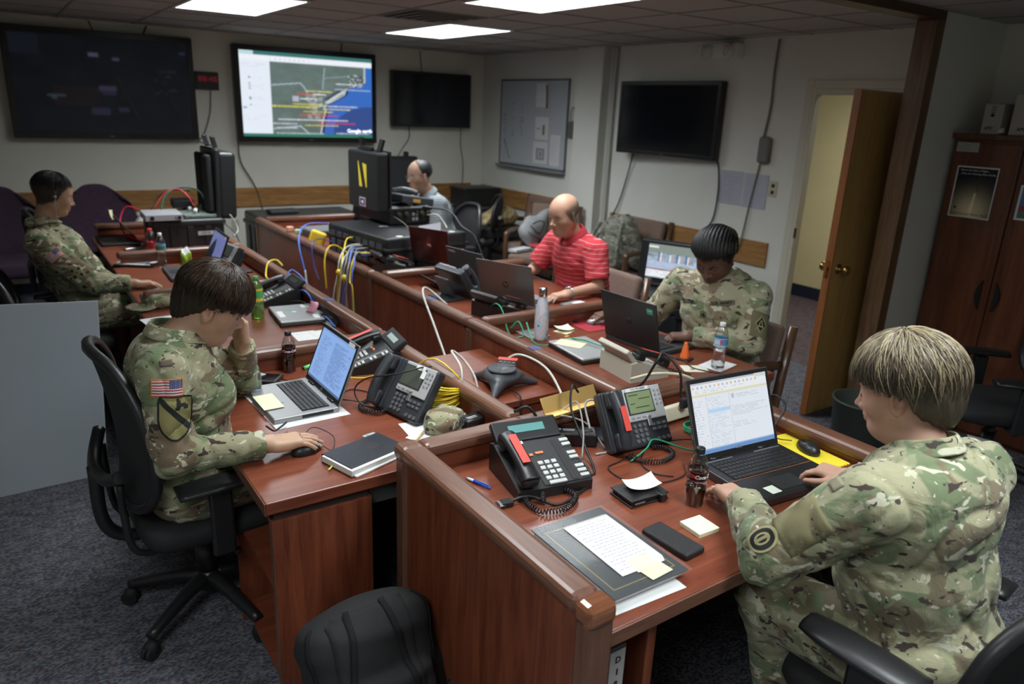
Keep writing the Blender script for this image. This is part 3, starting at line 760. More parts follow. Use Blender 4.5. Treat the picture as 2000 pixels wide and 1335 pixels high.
text('Google earth', .055, mat('screen_white', (.9, .9, .9), .5, emit=(.85, .9, .95), estr=.9), t, (.56, -.004, -.345), (PI/2, 0, 0), 'screen_lettering', bold=.001)
tv('small dark wall screen right of the lit map screen', 4.34, 8.035, 1.918, 1.045, .615, 0, None, None, .032, dep=.07)
tv('dark wall screen on the right wall above the camouflage backpack', 4.985, 4.885, 1.825, 1.16, .645, -PI/2+R(3), None, None, .035, dep=.07)
t = thing('wall_clock', 'small black digital clock with dim red numerals between two screens', 'clock', (1.845, 8.10, 2.0))
obj('casing', G().bx(-.115, .105, 0, .04, -.085, .085, .006), M_blk, t)
text('88:48', .075, mat('red_numeral', (.3, .01, .02), .5, emit=(.20, .008, .02), estr=.25), t, (0, -.003, .015), (PI/2, 0, 0), 'numerals', sx=1.1)
# cords on the back wall
M_cord = mat('grey_cord', (.055, .055, .05), .6); M_cordl = mat('light_cord', (.22, .21, .19), .6)
for lab, p in (('black cord rising from the dark aerial screen to the ceiling', [(1.30, 8.1, 2.34), (1.31, 8.12, 2.4), (1.34, 8.13, 2.46)]),
               ('black cord rising from the lit map screen to the ceiling', [(3.18, 8.1, 2.33), (3.25, 8.12, 2.37), (3.27, 8.13, 2.46)]),
               ('thin cord hanging below the red numeral clock', [(1.87, 8.12, 1.92), (1.85, 8.13, 1.7), (1.78, 8.13, 1.5), (1.70, 8.13, 1.40)]),
               ('cord curving down left below the small dark screen', [(4.06, 8.1, 1.62), (4.07, 8.12, 1.48), (3.97, 8.12, 1.34), (3.90, 8.1, 1.2), (3.92, 8.1, .8)]),
               ('cord hanging straight down from the right end of the small dark screen', [(4.77, 8.1, 1.62), (4.78, 8.12, 1.4), (4.82, 8.12, 1.15), (4.79, 8.1, .8)]),
               ('thin cord climbing the wall beside the open black case', [(2.10, 8.12, 1.42), (2.12, 8.12, 1.2), (2.25, 8.12, .95), (2.33, 8.12, .62)]),
               ('hairline cord at the ceiling above the dark aerial screen', [(.86, 8.13, 2.46), (.88, 8.13, 2.40), (.90, 8.12, 2.34)]),
               ('thin cable rising to the ceiling above the small dark screen', [(4.22, 8.13, 2.46), (4.23, 8.13, 2.35), (4.23, 8.10, 2.2)])):
    cable('power_cable', p, .007 if 'black' in lab else .005, M_cord, lab, 'cord')
for lab, p, r_ in (('cord from the right wall screen down behind the camouflage backpack', [(5.05, 5.32, 1.52), (5.075, 5.40, 1.3), (5.075, 5.50, 1.0), (5.06, 5.62, .78), (5.07, 5.66, .6)], .007),
               ('cord from the right wall screen down behind the braided hair', [(5.06, 4.32, 1.53), (5.085, 4.30, 1.45), (5.08, 4.27, 1.25), (5.085, 4.30, 1.0), (5.07, 4.42, .85), (5.05, 4.5, .6)], .007),
               ('long pale cable from the ceiling down to the grey cable box', [(5.09, 3.865, 2.45), (5.09, 3.87, 2.2), (5.088, 3.86, 1.95), (5.088, 3.89, 1.68)], .009),
               ('pale cable from the grey cable box over the chair rail', [(5.085, 3.87, 1.6), (5.085, 3.93, 1.2), (5.07, 3.95, .93), (5.06, 3.97, .80)], .007),
               ('dark cable running down the wall left of the boxed pillar', [(5.09, 6.23, 2.44), (5.09, 6.235, 2.2), (5.088, 6.235, 1.95), (5.085, 6.25, 1.8)], .008)):
    cable('power_cable', p, r_, M_cord if 'pale' not in lab else mat('tan_cord', (.20, .185, .15), .6), lab, 'cord')
# whiteboard
t = thing('whiteboard', 'framed whiteboard with handwriting on the right wall', 'whiteboard', (5.10, 7.055, 1.705), -PI/2)
w_, h_ = 1.30, .96
a = ci(200, 150, (.47, .50, .53))
for cx0, cw, y0, y1, nn in ((.045, .05, .38, .64, 10), (.18, .05, .26, .68, 14), (.32, .05, .26, .68, 12)):
    for k in range(nn):
        if rng.random() < .8: y = y0+(y1-y0)*k/nn; rectp(a, cx0+rng.random()*.02, y, cx0+cw*(.5+.5*rng.random()), y+.008, (.08, .09, .12))
for k in range(60): q = k/60; rectp(a, .06+.10*q+.01*math.sin(k), .70+.25*q, .07+.10*q+.012*math.sin(k*1.7), .706+.25*q, (.18, .19, .22))
raster('board', a, w_-.03, h_-.03, VCg, t, (0, -.016, 0), (PI/2, 0, 0))
obj('frame', G().bx(-w_/2, w_/2, -.022, -.001, h_/2-.018, h_/2, .003).bx(-w_/2, w_/2, -.022, -.001, -h_/2, -h_/2+.018, .003).bx(-w_/2, -w_/2+.018, -.022, -.001, -h_/2, h_/2, .003).bx(w_/2-.018, w_/2, -.022, -.001, -h_/2, h_/2, .003), mat('alu_frame', (.16, .17, .19), .35, .6), t)
obj('tray', G().bx(-w_/2, w_/2, -.07, -.001, -h_/2-.03, -h_/2, .006), mat('tray_grey', (.20, .21, .22), .4), t)
def sheet(lab, name, x, y, z, rz, w, h, col=(.66, .66, .66), n=9, ink=(.35, .36, .4), extra=None, rot=None, cat='paper', res=60, bend=.0, seed=None, grp=None, m=None):
    """a paper sheet with printed lines; rz -> stands on a wall, rot -> lies as given"""
    r_ = np.random.default_rng(abs(hash(lab)) % 9999 if seed is None else seed)
    a = ci(res, int(res*h/w)+1, col)
    if n: lines(a, .1, .1, .9, .9, n, ink, r_, .75)
    if extra: extra(a)
    t = raster(name, a, w, h, m or VC, None, (x, y, z), rot if rot is not None else (PI/2, 0, rz), curve=(lambda X, Y: (X, Y, bend*((X/w)**2*1.6+(Y/h)**2+.3*(X/w)*(Y/h)))) if bend else None)
    g2 = t.modifiers.new('thickness', 'SOLIDIFY'); g2.thickness = .0006
    return tag(t, lab, cat, grp)
def face(a):
    rectp(a, .2, .3, .8, .85, (.3, .31, .32)); rectp(a, .35, .4, .65, .75, (.5, .5, .5)); rectp(a, .47, .45, .55, .7, (.12, .12, .14))
def leaf(a): rectp(a, .55, .35, .72, .8, (.16, .2, .08)); rectp(a, .1, .5, .4, .54, (.15, .15, .15))
sheet('note sheet pinned near the top of the whiteboard', 'note_sheet', 5.078, 6.89, 2.015, -PI/2, .19, .25, n=2, seed=1)
cable('lanyard', [(5.07, 6.79, 2.12), (5.065, 6.77, 2.0), (5.065, 6.765, 1.88)], .008, mat('tan_strap', (.25, .17, .08), .7), 'tan strap hanging beside the top note on the whiteboard', 'strap')
sheet('whiteboard note with a green leaf-like print, middle one', 'note_sheet', 5.078, 6.85, 1.665, -PI/2, .25, .24, n=0, extra=leaf, seed=2)
sheet('whiteboard note with a grey framed portrait, lowest one', 'note_sheet', 5.077, 6.86, 1.40, -PI/2, .27, .24, n=0, extra=face, seed=3)
sheet('tall printed list at the lower right corner of the whiteboard', 'note_sheet', 5.078, 6.59, 1.44, -PI/2, .18, .33, n=22, seed=4)
# wall fan-like device, emergency light, boxes, plates
t = thing('wall_phone', 'small dark handset and loop hung by the whiteboard', 'handset', (5.09, 6.30, 1.70), -PI/2)
obj('body', G().bx(-.04, .04, -.05, 0, -.12, .06, .015), mat('taupe', (.13, .12, .10), .6), t)
obj('loop', G().tube(spl([(-.03, -.02, .03), (-.035, -.02, .15), (0, -.02, .2), (.03, -.02, .14), (.03, -.02, .03)], 5), .006), mat('tan_cord', (.20, .185, .15), .6), t)
t = thing('emergency_light', 'white twin-lamp emergency light near the ceiling', 'emergency light', (5.10, 4.36, 2.375), -PI/2)
obj('housing', G().bx(-.10, .16, -.09, 0, -.055, .06, .01), M_white, t)
M_lampg = mat('lamp_lens', (.55, .55, .52), .15)
for x in (-.145, .09):
    g = G().lathe([(.02, .03), (.052, .012), (.060, -.02), (.058, -.03), (.001, -.034)], 24, (x, -.10, 0), rotm(PI/2, 0, R(-20)) @ rotm(PI, 0, 0)); l = obj('lamp_head', g, M_white, t)
    obj('lamp_lens', G().lathe([(.045, 0), (.03, .006), (.001, .010)], 20, (x, -.134, 0), rotm(PI/2, 0, R(-20))), M_lampg, l)
t = tag(obj('cable_box', G().bx(-.055, .055, -.055, 0, -.105, .105, .03, 3), mat('box_grey', (.17, .165, .15), .6), None, (5.10, 3.85, 1.625), (0, 0, -PI/2)), 'grey oval cable box on the wall beside the door', 'junction box')
t = thing('wall_outlet', 'ivory outlet plate with two round sockets beside the door', 'outlet', (5.10, 3.735, 1.33), -PI/2)
obj('plate', G().bx(-.04, .04, -.006, 0, -.062, .062, .003), mat('ivory', (.50, .47, .33), .5), t)
for z in (-.026, .026): obj('socket', G().cyl((0, -.009, z), (0, -.004, z), .015, n=16), M_blk, t)
t = thing('wall_outlet', 'ivory outlet low on the back wall behind the open case', 'outlet', (2.02, 8.14, .55), 0)
obj('plate', G().bx(-.04, .04, -.006, 0, -.062, .062, .003), mat('ivory', (.50, .47, .33), .5), t)
sheet('left printed sheet taped below the right wall screen', 'taped_sheet', 5.094, 4.155, 1.30, -PI/2+.02, .235, .275, (.42, .43, .50), 16, (.28, .29, .36), seed=6)
sheet('right printed sheet taped beside the outlet plate', 'taped_sheet', 5.094, 3.905, 1.295, -PI/2, .235, .275, (.44, .45, .52), 16, (.30, .31, .38), seed=7)
# foam board leaning by the chair
t = thing('foam_board', 'large plain grey foam board standing behind the near left chair', 'board', (-.28, 3.885, 0), rot=(R(-3.), R(4.), R(2)))
obj('sheet', G().bx(-.52, .525, -.006, .006, .004, .925, .001), mat('foam_board_grey', (.335, .37, .40), .55, bump=.05, bscale=200), t)
obj('edge', G().bx(.525, .530, -.006, .006, .004, .927).bx(-.52, .53, -.0055, .0055, .925, .928), mat('foam_edge', (.42, .45, .47), .6), t)
# storage cabinet with posters
t = thing('storage_cabinet', 'tall dark cherry two-door cabinet at the right edge', 'cabinet', (4.83, 2.30, 0)); CB = wood('cabinet_cherry', (.055, .016, .008), (.18, .062, .028), 'Z', 1., .32, coat=.15)
obj('carcass', G().bx(.02, .38, -.80, .0, .0, 1.80, .003).bx(-.01, .38, -.82, .012, 1.795, 1.825, .003), CB, t)
for y0, y1, s in ((-.385, -.012, 1), (-.79, -.393, -1)):
    d = obj('door', G().bx(0.0, .02, y0, y1, .03, 1.775, .003), CB, t)
    yc = -.385+.03*s+.012 if s > 0 else -.42
    pts = [(-.004, yc+s*(.0), .98-.17*k/10) for k in range(11)]
    poly_ = [(yc+s*.032*math.sin(PI*k/10), .985-.175*k/10) for k in range(11)]+[(yc, .81), (yc, .985)]
    obj('handle', G().prism([(yc+s*.030*math.sin(PI*k/12), .985-.18*k/12) for k in range(13)], -.014, -.001, 'x'), M_blk, d)
# posters
W, H = 90, 118; yy, xx = np.mgrid[0:H, 0:W]; u = xx/W; v = yy/H
gl = np.exp(-(((u-.5)/.42)**2+((v-.88)/.36)**2)); a = np.stack([.014+.80*gl, .015+.66*gl, .024+.40*gl], -1)
fl = np.exp(-(((u-.55+.1*(v-.5))/(.02+.07*np.clip(v-.5, 0, 1)))**2))*(v > .50)*np.clip(1.1-v, 0, 1); a += fl[..., None]*np.array([.9, .85, .7])
a[(np.abs(u-.60+.1*(v-.3)) < .012) & (v > .33) & (v < .47)] = (.10, .07, .06)
e = .03; a[(u < e) | (u > 1-e) | (v < e*.8) | (v > 1-e*.8)] = (.7, .7, .68)
p = thing('poster', 'poster of a night rocket launch on the left cabinet door', 'poster', (4.826, 2.127, 1.488), -PI/2)
raster('print', a, .235, .300, VCg, p, (0, -.002, 0), (PI/2, 0, 0)); obj('backing', G().bx(-.118, .118, -.0018, 0, -.151, .151), M_paper, p)
M_ptx = mat('poster_white_ink', (.8, .8, .78), .6); M_ptb = mat('poster_dark_ink', (.05, .03, .02), .6)
text('Even in the Dark of Night.....', .0145, M_ptx, p, (-.012, -.003, .128), (PI/2, 0, 0), 'poster_lettering', shear=.25)
text('.....Guns Are Watching What We Do', .0135, M_ptx, p, (.002, -.003, .108), (PI/2, 0, 0), 'poster_lettering', shear=.25)
text('Good Security Never Rests', .019, M_ptb, p, (0, -.003, -.128), (PI/2, 0, 0), 'poster_lettering', shear=.25)
obj('emblem', G().cyl((-.085, -.004, -.095), (-.085, -.002, -.095), .008, n=12), M_ptb, p)
p = thing('poster', 'blue and green printed poster on the right cabinet door, cut by the frame', 'poster', (4.826, 1.76, 1.46), -PI/2)
a = ci(60, 56, (.10, .16, .30)); rectp(a, 0, .6, 1, .75, (.25, .06, .07)); rectp(a, 0, .8, 1, 1, (.10, .17, .10)); rectp(a, .2, .2, .6, .5, (.3, .35, .45)); e_ = 3; a[:e_] = a[-e_:] = (.6, .62, .62); a[:, :e_] = a[:, -e_:] = (.6, .62, .62)
raster('print', a, .235, .195, VCg, p, (0, -.002, 0), (PI/2, 0, 0)); obj('backing', G().bx(-.118, .118, -.0018, 0, -.098, .098), M_paper, p)
sheet('small white typed card at the top of the left cabinet door', 'door_card', 4.828, 2.213, 1.748, -PI/2, .125, .055, (.38, .38, .36), 4, (.12, .12, .12), seed=8)
def ups(lab, y, w, h, d_, n):
    t = thing('battery_backup', lab, 'battery backup box', (4.83, y, 1.825), -PI/2)
    obj('case', G().bx(-w/2, w/2, .02, .02+d_, 0, h, .008), mat('ups_beige', (.40, .38, .33), .6), t)
    obj('button', G().cyl((0, .016, h*.62), (0, .021, h*.62), .010, n=16), M_blk, t)
    obj('vent', G().bx(-.012, .012, .0185, .021, h*.88, h*.90).bx(-.012, .012, .0185, .021, h*.82, h*.84).bx(-.012, .012, .0185, .021, h*.76, h*.78).bx(-.012, .012, .0185, .021, h*.70, h*.72), M_blk, t)
    text('APC', .026, mat('ups_red', (.14, .02, .02), .6) if n else M_ink, t, (-.01, .018, .035), (PI/2, 0, 0), 'brand_lettering', bold=.0008, shear=.2)
    return t
ups('smaller beige battery backup on top of the cabinet', 2.125, .105, .175, .16, 1)
ups('larger beige battery backup on top of the cabinet, cut by the frame', 1.95, .15, .225, .18, 0)
tag(obj('paper_cup', G().lathe([(.014, 0), (.018, .03), (.017, .03), (.013, .002)], 18), M_paper, None, (4.86, 2.085, 1.845), (R(80), 0, R(40))), 'small white roll lying between the two battery backups', 'roll')
tag(obj('waste_bin', G().lathe([(.13, 0), (.15, .02), (.175, .30), (.182, .305), (.182, .315), (.168, .315), (.15, .05), (.12, .03)], 32), mat('bin_grey', (.05, .06, .05), .5), None, (4.02, 2.10, 0)), 'dark grey green waste bin between the door and the near woman', 'waste bin')
# ------------------------------------------------------------------ chairs
M_mesh = mat('black_mesh_fabric', (.014, .014, .015), .8, bump=.9, bscale=420)
M_seatf = mat('black_seat_fabric', (.013, .013, .014), .85, bump=.5, bscale=300)
def office_chair(lab, x, y, rz, seat=.47, base_rz=0., arm=.665, back_top=1.03, back_w=.46, mesh=True, recline=8, backm=None, arms=(1, -1), front=.27):
    """swivel task chair; faces local +Y"""
    t = thing('office_chair', lab, 'office chair', (x, y, 0), rz)
    b = obj('star_base', G().cyl((0, 0, .10), (0, 0, .17), .045, .038), M_blk, t)
    g = G()
    for k in range(5):
        a = base_rz+2*PI*k/5; c, s = math.cos(a), math.sin(a)
        pts = [Vector((c*q, s*q, z)) for q, z in ((.02, .14), (.10, .135), (.20, .112), (.30, .085))]
        g.tube(spl(pts, 4), .026, 10, rf=lambda t_: 1.15-.45*t_)
        w = G().cyl((c*.305-s*.018, s*.305+c*.018, .028), (c*.305-s*.003, s*.305+c*.003, .028), .028, n=18).cyl((c*.305+s*.003, s*.305-c*.003, .028), (c*.305+s*.018, s*.305-c*.018, .028), .028, n=18)
        w.ball((c*.300, s*.300, .045), (.026, .026, .028), 12)
        obj('caster', w, M_rub, b)
    b.data = mesh_of(g.cyl((0, 0, .10), (0, 0, .17), .045, .038), 'star_base', M_blk)
    obj('gas_lift', G().cyl((0, 0, .16), (0, 0, seat-.10), .028).cyl((0, 0, .16), (0, 0, .30), .038), M_blk, t)
    obj('tilt_mechanism', G().bx(-.10, .10, -.13, .12, seat-.125, seat-.075, .012).cyl((.10, .02, seat-.1), (.24, .05, seat-.11), .006).ball((.25, .05, seat-.112), .014), M_blk, t)
    # cushion with waterfall front
    g = G(); n = 28; prof = []
    def ring(sc, z):
        r = []
        for i in range(n):
            a = 2*PI*i/n; ca, sa = math.cos(a), math.sin(a); e = .42
            px = math.copysign(abs(ca)**e, ca)*.245*sc; py = math.copysign(abs(sa)**e, sa)*.24*sc
            r.append((px, py+.01, z-(.02*max(0, (py-.10)/.14)**2)))
        return r
    rings = [ring(.80, seat-.075), ring(.95, seat-.065), ring(1.0, seat-.035), ring(.985, seat-.01), ring(.93, seat+.004), ring(.6, seat+.002), ring(.2, seat-.004)]
    vs = sum(rings, []); g.add(vs, [(i*n+j, i*n+(j+1) % n, (i+1)*n+(j+1) % n, (i+1)*n+j) for i in range(len(rings)-1) for j in range(n)]+[tuple(range(n-1, -1, -1)), tuple(range((len(rings)-1)*n, len(rings)*n))], True)
    obj('seat', g, M_seatf, t)
    # backrest: lens-shaped frame, concave
    zb, zt = seat+.07, back_top; rc = math.tan(R(recline))
    def bp(u, v, off=0.):
        """u -1..1 across, v 0..1 up"""
        wv = back_w/2*(.80+.34*math.sin(PI*min(1, v*.86+.10))-.10*v)
        z = zb+(zt-zb)*v; yy = -.235-rc*(z-seat)+.025*math.sin(PI*v)-off+.055*u*u
        return (u*wv, yy, z)
    ring_ = []
    N = 40
    for i in range(N):
        a = 2*PI*i/N; ca, sa = math.cos(a), math.sin(a); e = .55
        u = math.copysign(abs(ca)**e, ca); v = .5+.5*math.copysign(abs(sa)**e, sa)
        ring_.append(bp(u, v))
    br = obj('backrest_frame', G().tube(ring_, .019, 10, closed=True), M_blk, t)
    g = G(); nu, nv = 14, 16; vs = []
    for s_ in (0, 1):
        for j in range(nv+1):
            for i in range(nu+1):
                a, b_ = i/nu*2-1, j/nv*2-1
                u = a*math.sqrt(max(0, 1-b_*b_*.5*.75)); v = b_*math.sqrt(max(0, 1-a*a*.5*.75)); vs.append(bp(u*.99, .5+.5*v*.99, .004*s_ if mesh else .05*s_*(1-a**4)*(1-b_**4)+.002))
    W_ = nu+1; T_ = W_*(nv+1); f = []
    for s_ in (0, 1):
        for j in range(nv):
            for i in range(nu):
                q = (s_*T_+j*W_+i, s_*T_+j*W_+i+1, s_*T_+(j+1)*W_+i+1, s_*T_+(j+1)*W_+i); f.append(q if s_ else q[::-1])
    obj('mesh_panel' if mesh else 'back_pad', G().add(vs, f, True), backm or M_mesh, br)
    obj('lumbar_bar', G().tube(spl([(-.21, -.25-.02, seat+.24), (-.12, -.30, seat+.20), (0, -.315, seat+.19), (.12, -.30, seat+.20), (.21, -.27, seat+.24)], 5), .022, 8), M_blk, t)
    obj('back_bracket', G().tube(spl([(0, -.10, seat-.09), (0, -.25, seat-.08), (0, -.315, seat+.0), (0, -.32, seat+.20)], 6), .022, 10).tube(spl([(-.13, -.08, seat-.085), (-.15, -.24, seat-.07), (-.16, -.27, seat+.10), (-.17, -.27, seat+.2)], 5), .012, 8).tube(spl([(.13, -.08, seat-.085), (.15, -.24, seat-.07), (.16, -.27, seat+.10), (.17, -.27, seat+.2)], 5), .012, 8), M_blk, t)
    for s_ in arms:
        g = G().tube([(s_*.14, .0, seat-.09), (s_*.26, .0, seat-.085)], .020, 8)
        g.box((s_*.285, .0, (seat+arm)/2-.055), (.026, .075, arm-seat+.06), .010)
        ar = obj('armrest', g, M_blk, t)
        g = G(); pts = spl([(s_*.285, -.13, arm-.008), (s_*.285, -.02, arm), (s_*.282, .09, arm), (s_*.275, .155, arm-.010)], 5)
        g.tube(pts, .024, 12, rf=lambda q: .85+.35*math.sin(PI*min(1, .2+q*.75)))
        g.xf(Matrix.Translation((s_*.283, 0, arm)) @ Matrix.Diagonal((2.0, 1, .66, 1)) @ Matrix.Translation((-s_*.283, 0, -arm)))
        obj('arm_pad', g, M_blk, ar)
    return t
office_chair('black mesh-back swivel chair under the woman with the horse-head shoulder patch', .445, 2.56, R(-88), .475, R(18), .655, 1.08, .52, recline=5)
office_chair('black swivel chair at lower right under the near woman', 1.80, .70, R(6), .47, R(0), .67, .91, .50, recline=10)
office_chair('empty black mesh chair in front of the tall cabinet', 4.25, 1.52, R(45), .48, R(30), .66, 1.0, .50)
office_chair('black chair under the man with the earphone at the left', .20, 4.88, R(-90), .46, R(10), .66, .92, .50, recline=16)
office_chair('black padded chair back showing behind the man with the earphone', .42, 6.25, R(-95), .46, R(40), .64, 1.03, .46, False)
office_chair('black chair of the man in the grey striped shirt', 3.30, 5.85, R(90), .46, R(0), .66, 1.0, .48)
office_chair('black office chair loaded with gear before the back corner', 4.25, 6.90, R(60), .50, R(0), .66, .95, .46, False)
tag(obj('chair_edge', G().tube(spl([(-.17, 1.06, .04), (-.16, 1.10, .20), (-.135, 1.17, .5), (-.15, 1.24, .72), (-.20, 1.26, .85)], 6), .035, 10), M_blk, None), 'black chair part cut by the lower left corner', 'chair')
M_mauve = mat('mauve_upholstery', (.20, .135, .105), .95, bump=.5, bscale=220, var=.08, vscale=60)
M_purple = mat('purple_upholstery', (.060, .032, .060), .9, bump=.6, bscale=150, var=.25, vscale=90)
M_dwood = wood('chair_wood', (.055, .025, .012), (.13, .065, .034), 'Z', 2, .28, coat=.3)
def guest_chair(lab, x, y, rz, m=None, arms=True, z0=.45, ht=.46):
    t = thing('guest_chair', lab, 'chair', (x, y, 0), rz); m = m or M_mauve
    obj('seat', G().bx(-.25, .25, -.24, .25, z0-.10, z0, .035, 3), m, t)
    g = G().box((0, -.265, z0+.01+ht/2), (.50, .065, ht), .03, rotm(R(10), 0, 0), 3); obj('backrest', g, m, t)
    for s in (-1, 1):
        if arms:
            g = G().tube(spl([(s*.285, .22, 0), (s*.285, .23, .30), (s*.285, .225, .60), (s*.285, .19, .655), (s*.285, .0, .665), (s*.285, -.24, .64)], 6), .026, 8)
            g.tube([(s*.285, -.24, .0), (s*.285, -.26, .40), (s*.285, -.335+(.46-ht)*.17, z0+ht+.01)], .025, 8)
        else: g = G().tube([(s*.235, .21, 0), (s*.235, .21, z0-.06)], .022, 8).tube([(s*.24, -.24, .0), (s*.255, -.26, .40), (s*.275, -.33, z0+.45)], .026, 8)
        obj('side_frame', g, M_dwood, t)
    obj('rail', G().bx(-.28, .28, .18, .21, .28, .33, .004).bx(-.28, .28, -.25, -.22, .28, .33, .004), M_dwood, t)
    return t
guest_chair('mauve guest chair under the woman with braids', 2.97, 2.45, R(90), z0=.46, ht=.37)
guest_chair('mauve guest chair under the man in the red shirt', 3.24, 3.78, R(88), z0=.45, ht=.34)
guest_chair('mauve wooden-arm chair holding the red-lidded bowl', 4.52, 6.02, R(118))
guest_chair('mauve wooden-arm chair in the back corner under the grey bag', 4.78, 6.72, R(95))
guest_chair('mauve chair against the right wall carrying the camouflage backpack', 4.72, 5.02, R(92))
def tub_chair(lab, x, y, rz):
    t = thing('tub_chair', lab, 'armchair', (x, y, 0), rz)
    obj('seat', G().bx(-.28, .28, -.26, .28, .32, .46, .05, 3), M_purple, t)
    g = G(); n = 24; vs = []; rows = [(.40, 1.), (.62, 1.), (.86, .96), (.97, .85), (1.02, .6)]
    for off in (0, .07):
        for z, w_ in rows:
            for i in range(n+1):
                u = i/n*2-1; vs.append((u*.34*w_, -.30-off+.06*u*u-.12*(z-.45), z-.14*abs(u)**3*(z > .8)))
    K = len(rows); W_ = n+1; f = []
    for s in (0, 1):
        for j in range(K-1):
            for i in range(n): f.append((s*K*W_+j*W_+i, s*K*W_+j*W_+i+1, s*K*W_+(j+1)*W_+i+1, s*K*W_+(j+1)*W_+i))
    for i in range(n): f.append(((K-1)*W_+i, (K-1)*W_+i+1, (2*K-1)*W_+i+1, (2*K-1)*W_+i))
    for j in range(K-1): f.append((j*W_, (j+1)*W_, (K+j+1)*W_, (K+j)*W_)); f.append((j*W_+n, (j+1)*W_+n, (K+j+1)*W_+n, (K+j)*W_+n))
    obj('backrest', g.add(vs, f, True), M_purple, t)
    for s in (-1, 1):
        obj('side_frame', G().tube(spl([(s*.33, .20, 0), (s*.33, .20, .45), (s*.34, .16, .60), (s*.34, -.05, .64), (s*.32, -.26, .60)], 6), .024, 8).tube([(s*.28, -.3, 0), (s*.30, -.33, .5)], .022, 8), M_dwood, t)
tub_chair('purple upholstered chair at the far left edge by the back wall', -.05, 7.55, R(180)); tub_chair('purple upholstered round-back chair behind the earphone man', .76, 7.62, R(185))
# ------------------------------------------------------------------ laptops
M_key = mat('black_key', (.016, .016, .017), .45); M_keywell = mat('key_well', (.008, .008, .009), .6)
M_lapsil = mat('laptop_silver', (.30, .30, .30), .38, .5, bump=.05, bscale=800); M_lapgrey = mat('laptop_brushed_lid', (.21, .20, .195), .34, .7)
M_lapblk = mat('laptop_black', (.015, .015, .016), .4); M_lapdk = mat('laptop_dark_grey', (.045, .045, .048), .42)
M_lapred = mat('laptop_dark_red', (.07, .012, .012), .3, .2, coat=.3)
def doc_img(W, H, bg, ink, seed, outlook=False, x0=.10, x1=.97):
    r = np.random.default_rng(seed); a = ci(W, H, bg)
    if outlook:
        rectp(a, 0, 0, 1, .03, (.50, .53, .58)); rectp(a, 0, .03, 1, .17, (.80, .83, .86)); rectp(a, 0, .17, 1, .20, (.72, .70, .50)); rectp(a, 0, .205, .17, .95, (.76, .80, .86)); rectp(a, .17, .205, .175, .95, (.5, .55, .6)); rectp(a, .47, .205, .475, .95, (.5, .55, .6))
        for k in range(16): x = .02+.055*k; rectp(a, x, .06, x+.02, .09, (.45, .5, .6) if k % 3 else (.7, .5, .2))
        lines(a, .02, .10, .7, .16, 2, (.45, .5, .58), r, .5); lines(a, .01, .24, .15, .92, 18, (.42, .48, .6), r, .6); lines(a, .18, .22, .46, .92, 24, (.5, .55, .63), r, .7); rectp(a, .18, .40, .465, .45, (.45, .66, .88))
        rectp(a, .5, .23, .54, .30, (.5, .52, .55)); lines(a, .56, .23, .9, .30, 3, (.45, .48, .55), r, .8); lines(a, .49, .40, .97, .55, 6, (.48, .5, .55), r, .95); lines(a, .49, .63, .8, .72, 3, (.5, .5, .55), r, .8)
        rectp(a, 0, .935, 1, .955, (.25, .45, .75)); rectp(a, 0, .955, 1, 1, (.14, .28, .55))
    else:
        rectp(a, 0, 0, 1, .035, tuple(c*.8 for c in bg)); rectp(a, 0, .96, 1, 1, tuple(c*.35 for c in bg))
        lines(a, x0, .12, .42, .9, 20, ink, r, .75); lines(a, .46, .12, x1, .9, 34, ink, r, .85)
    return a
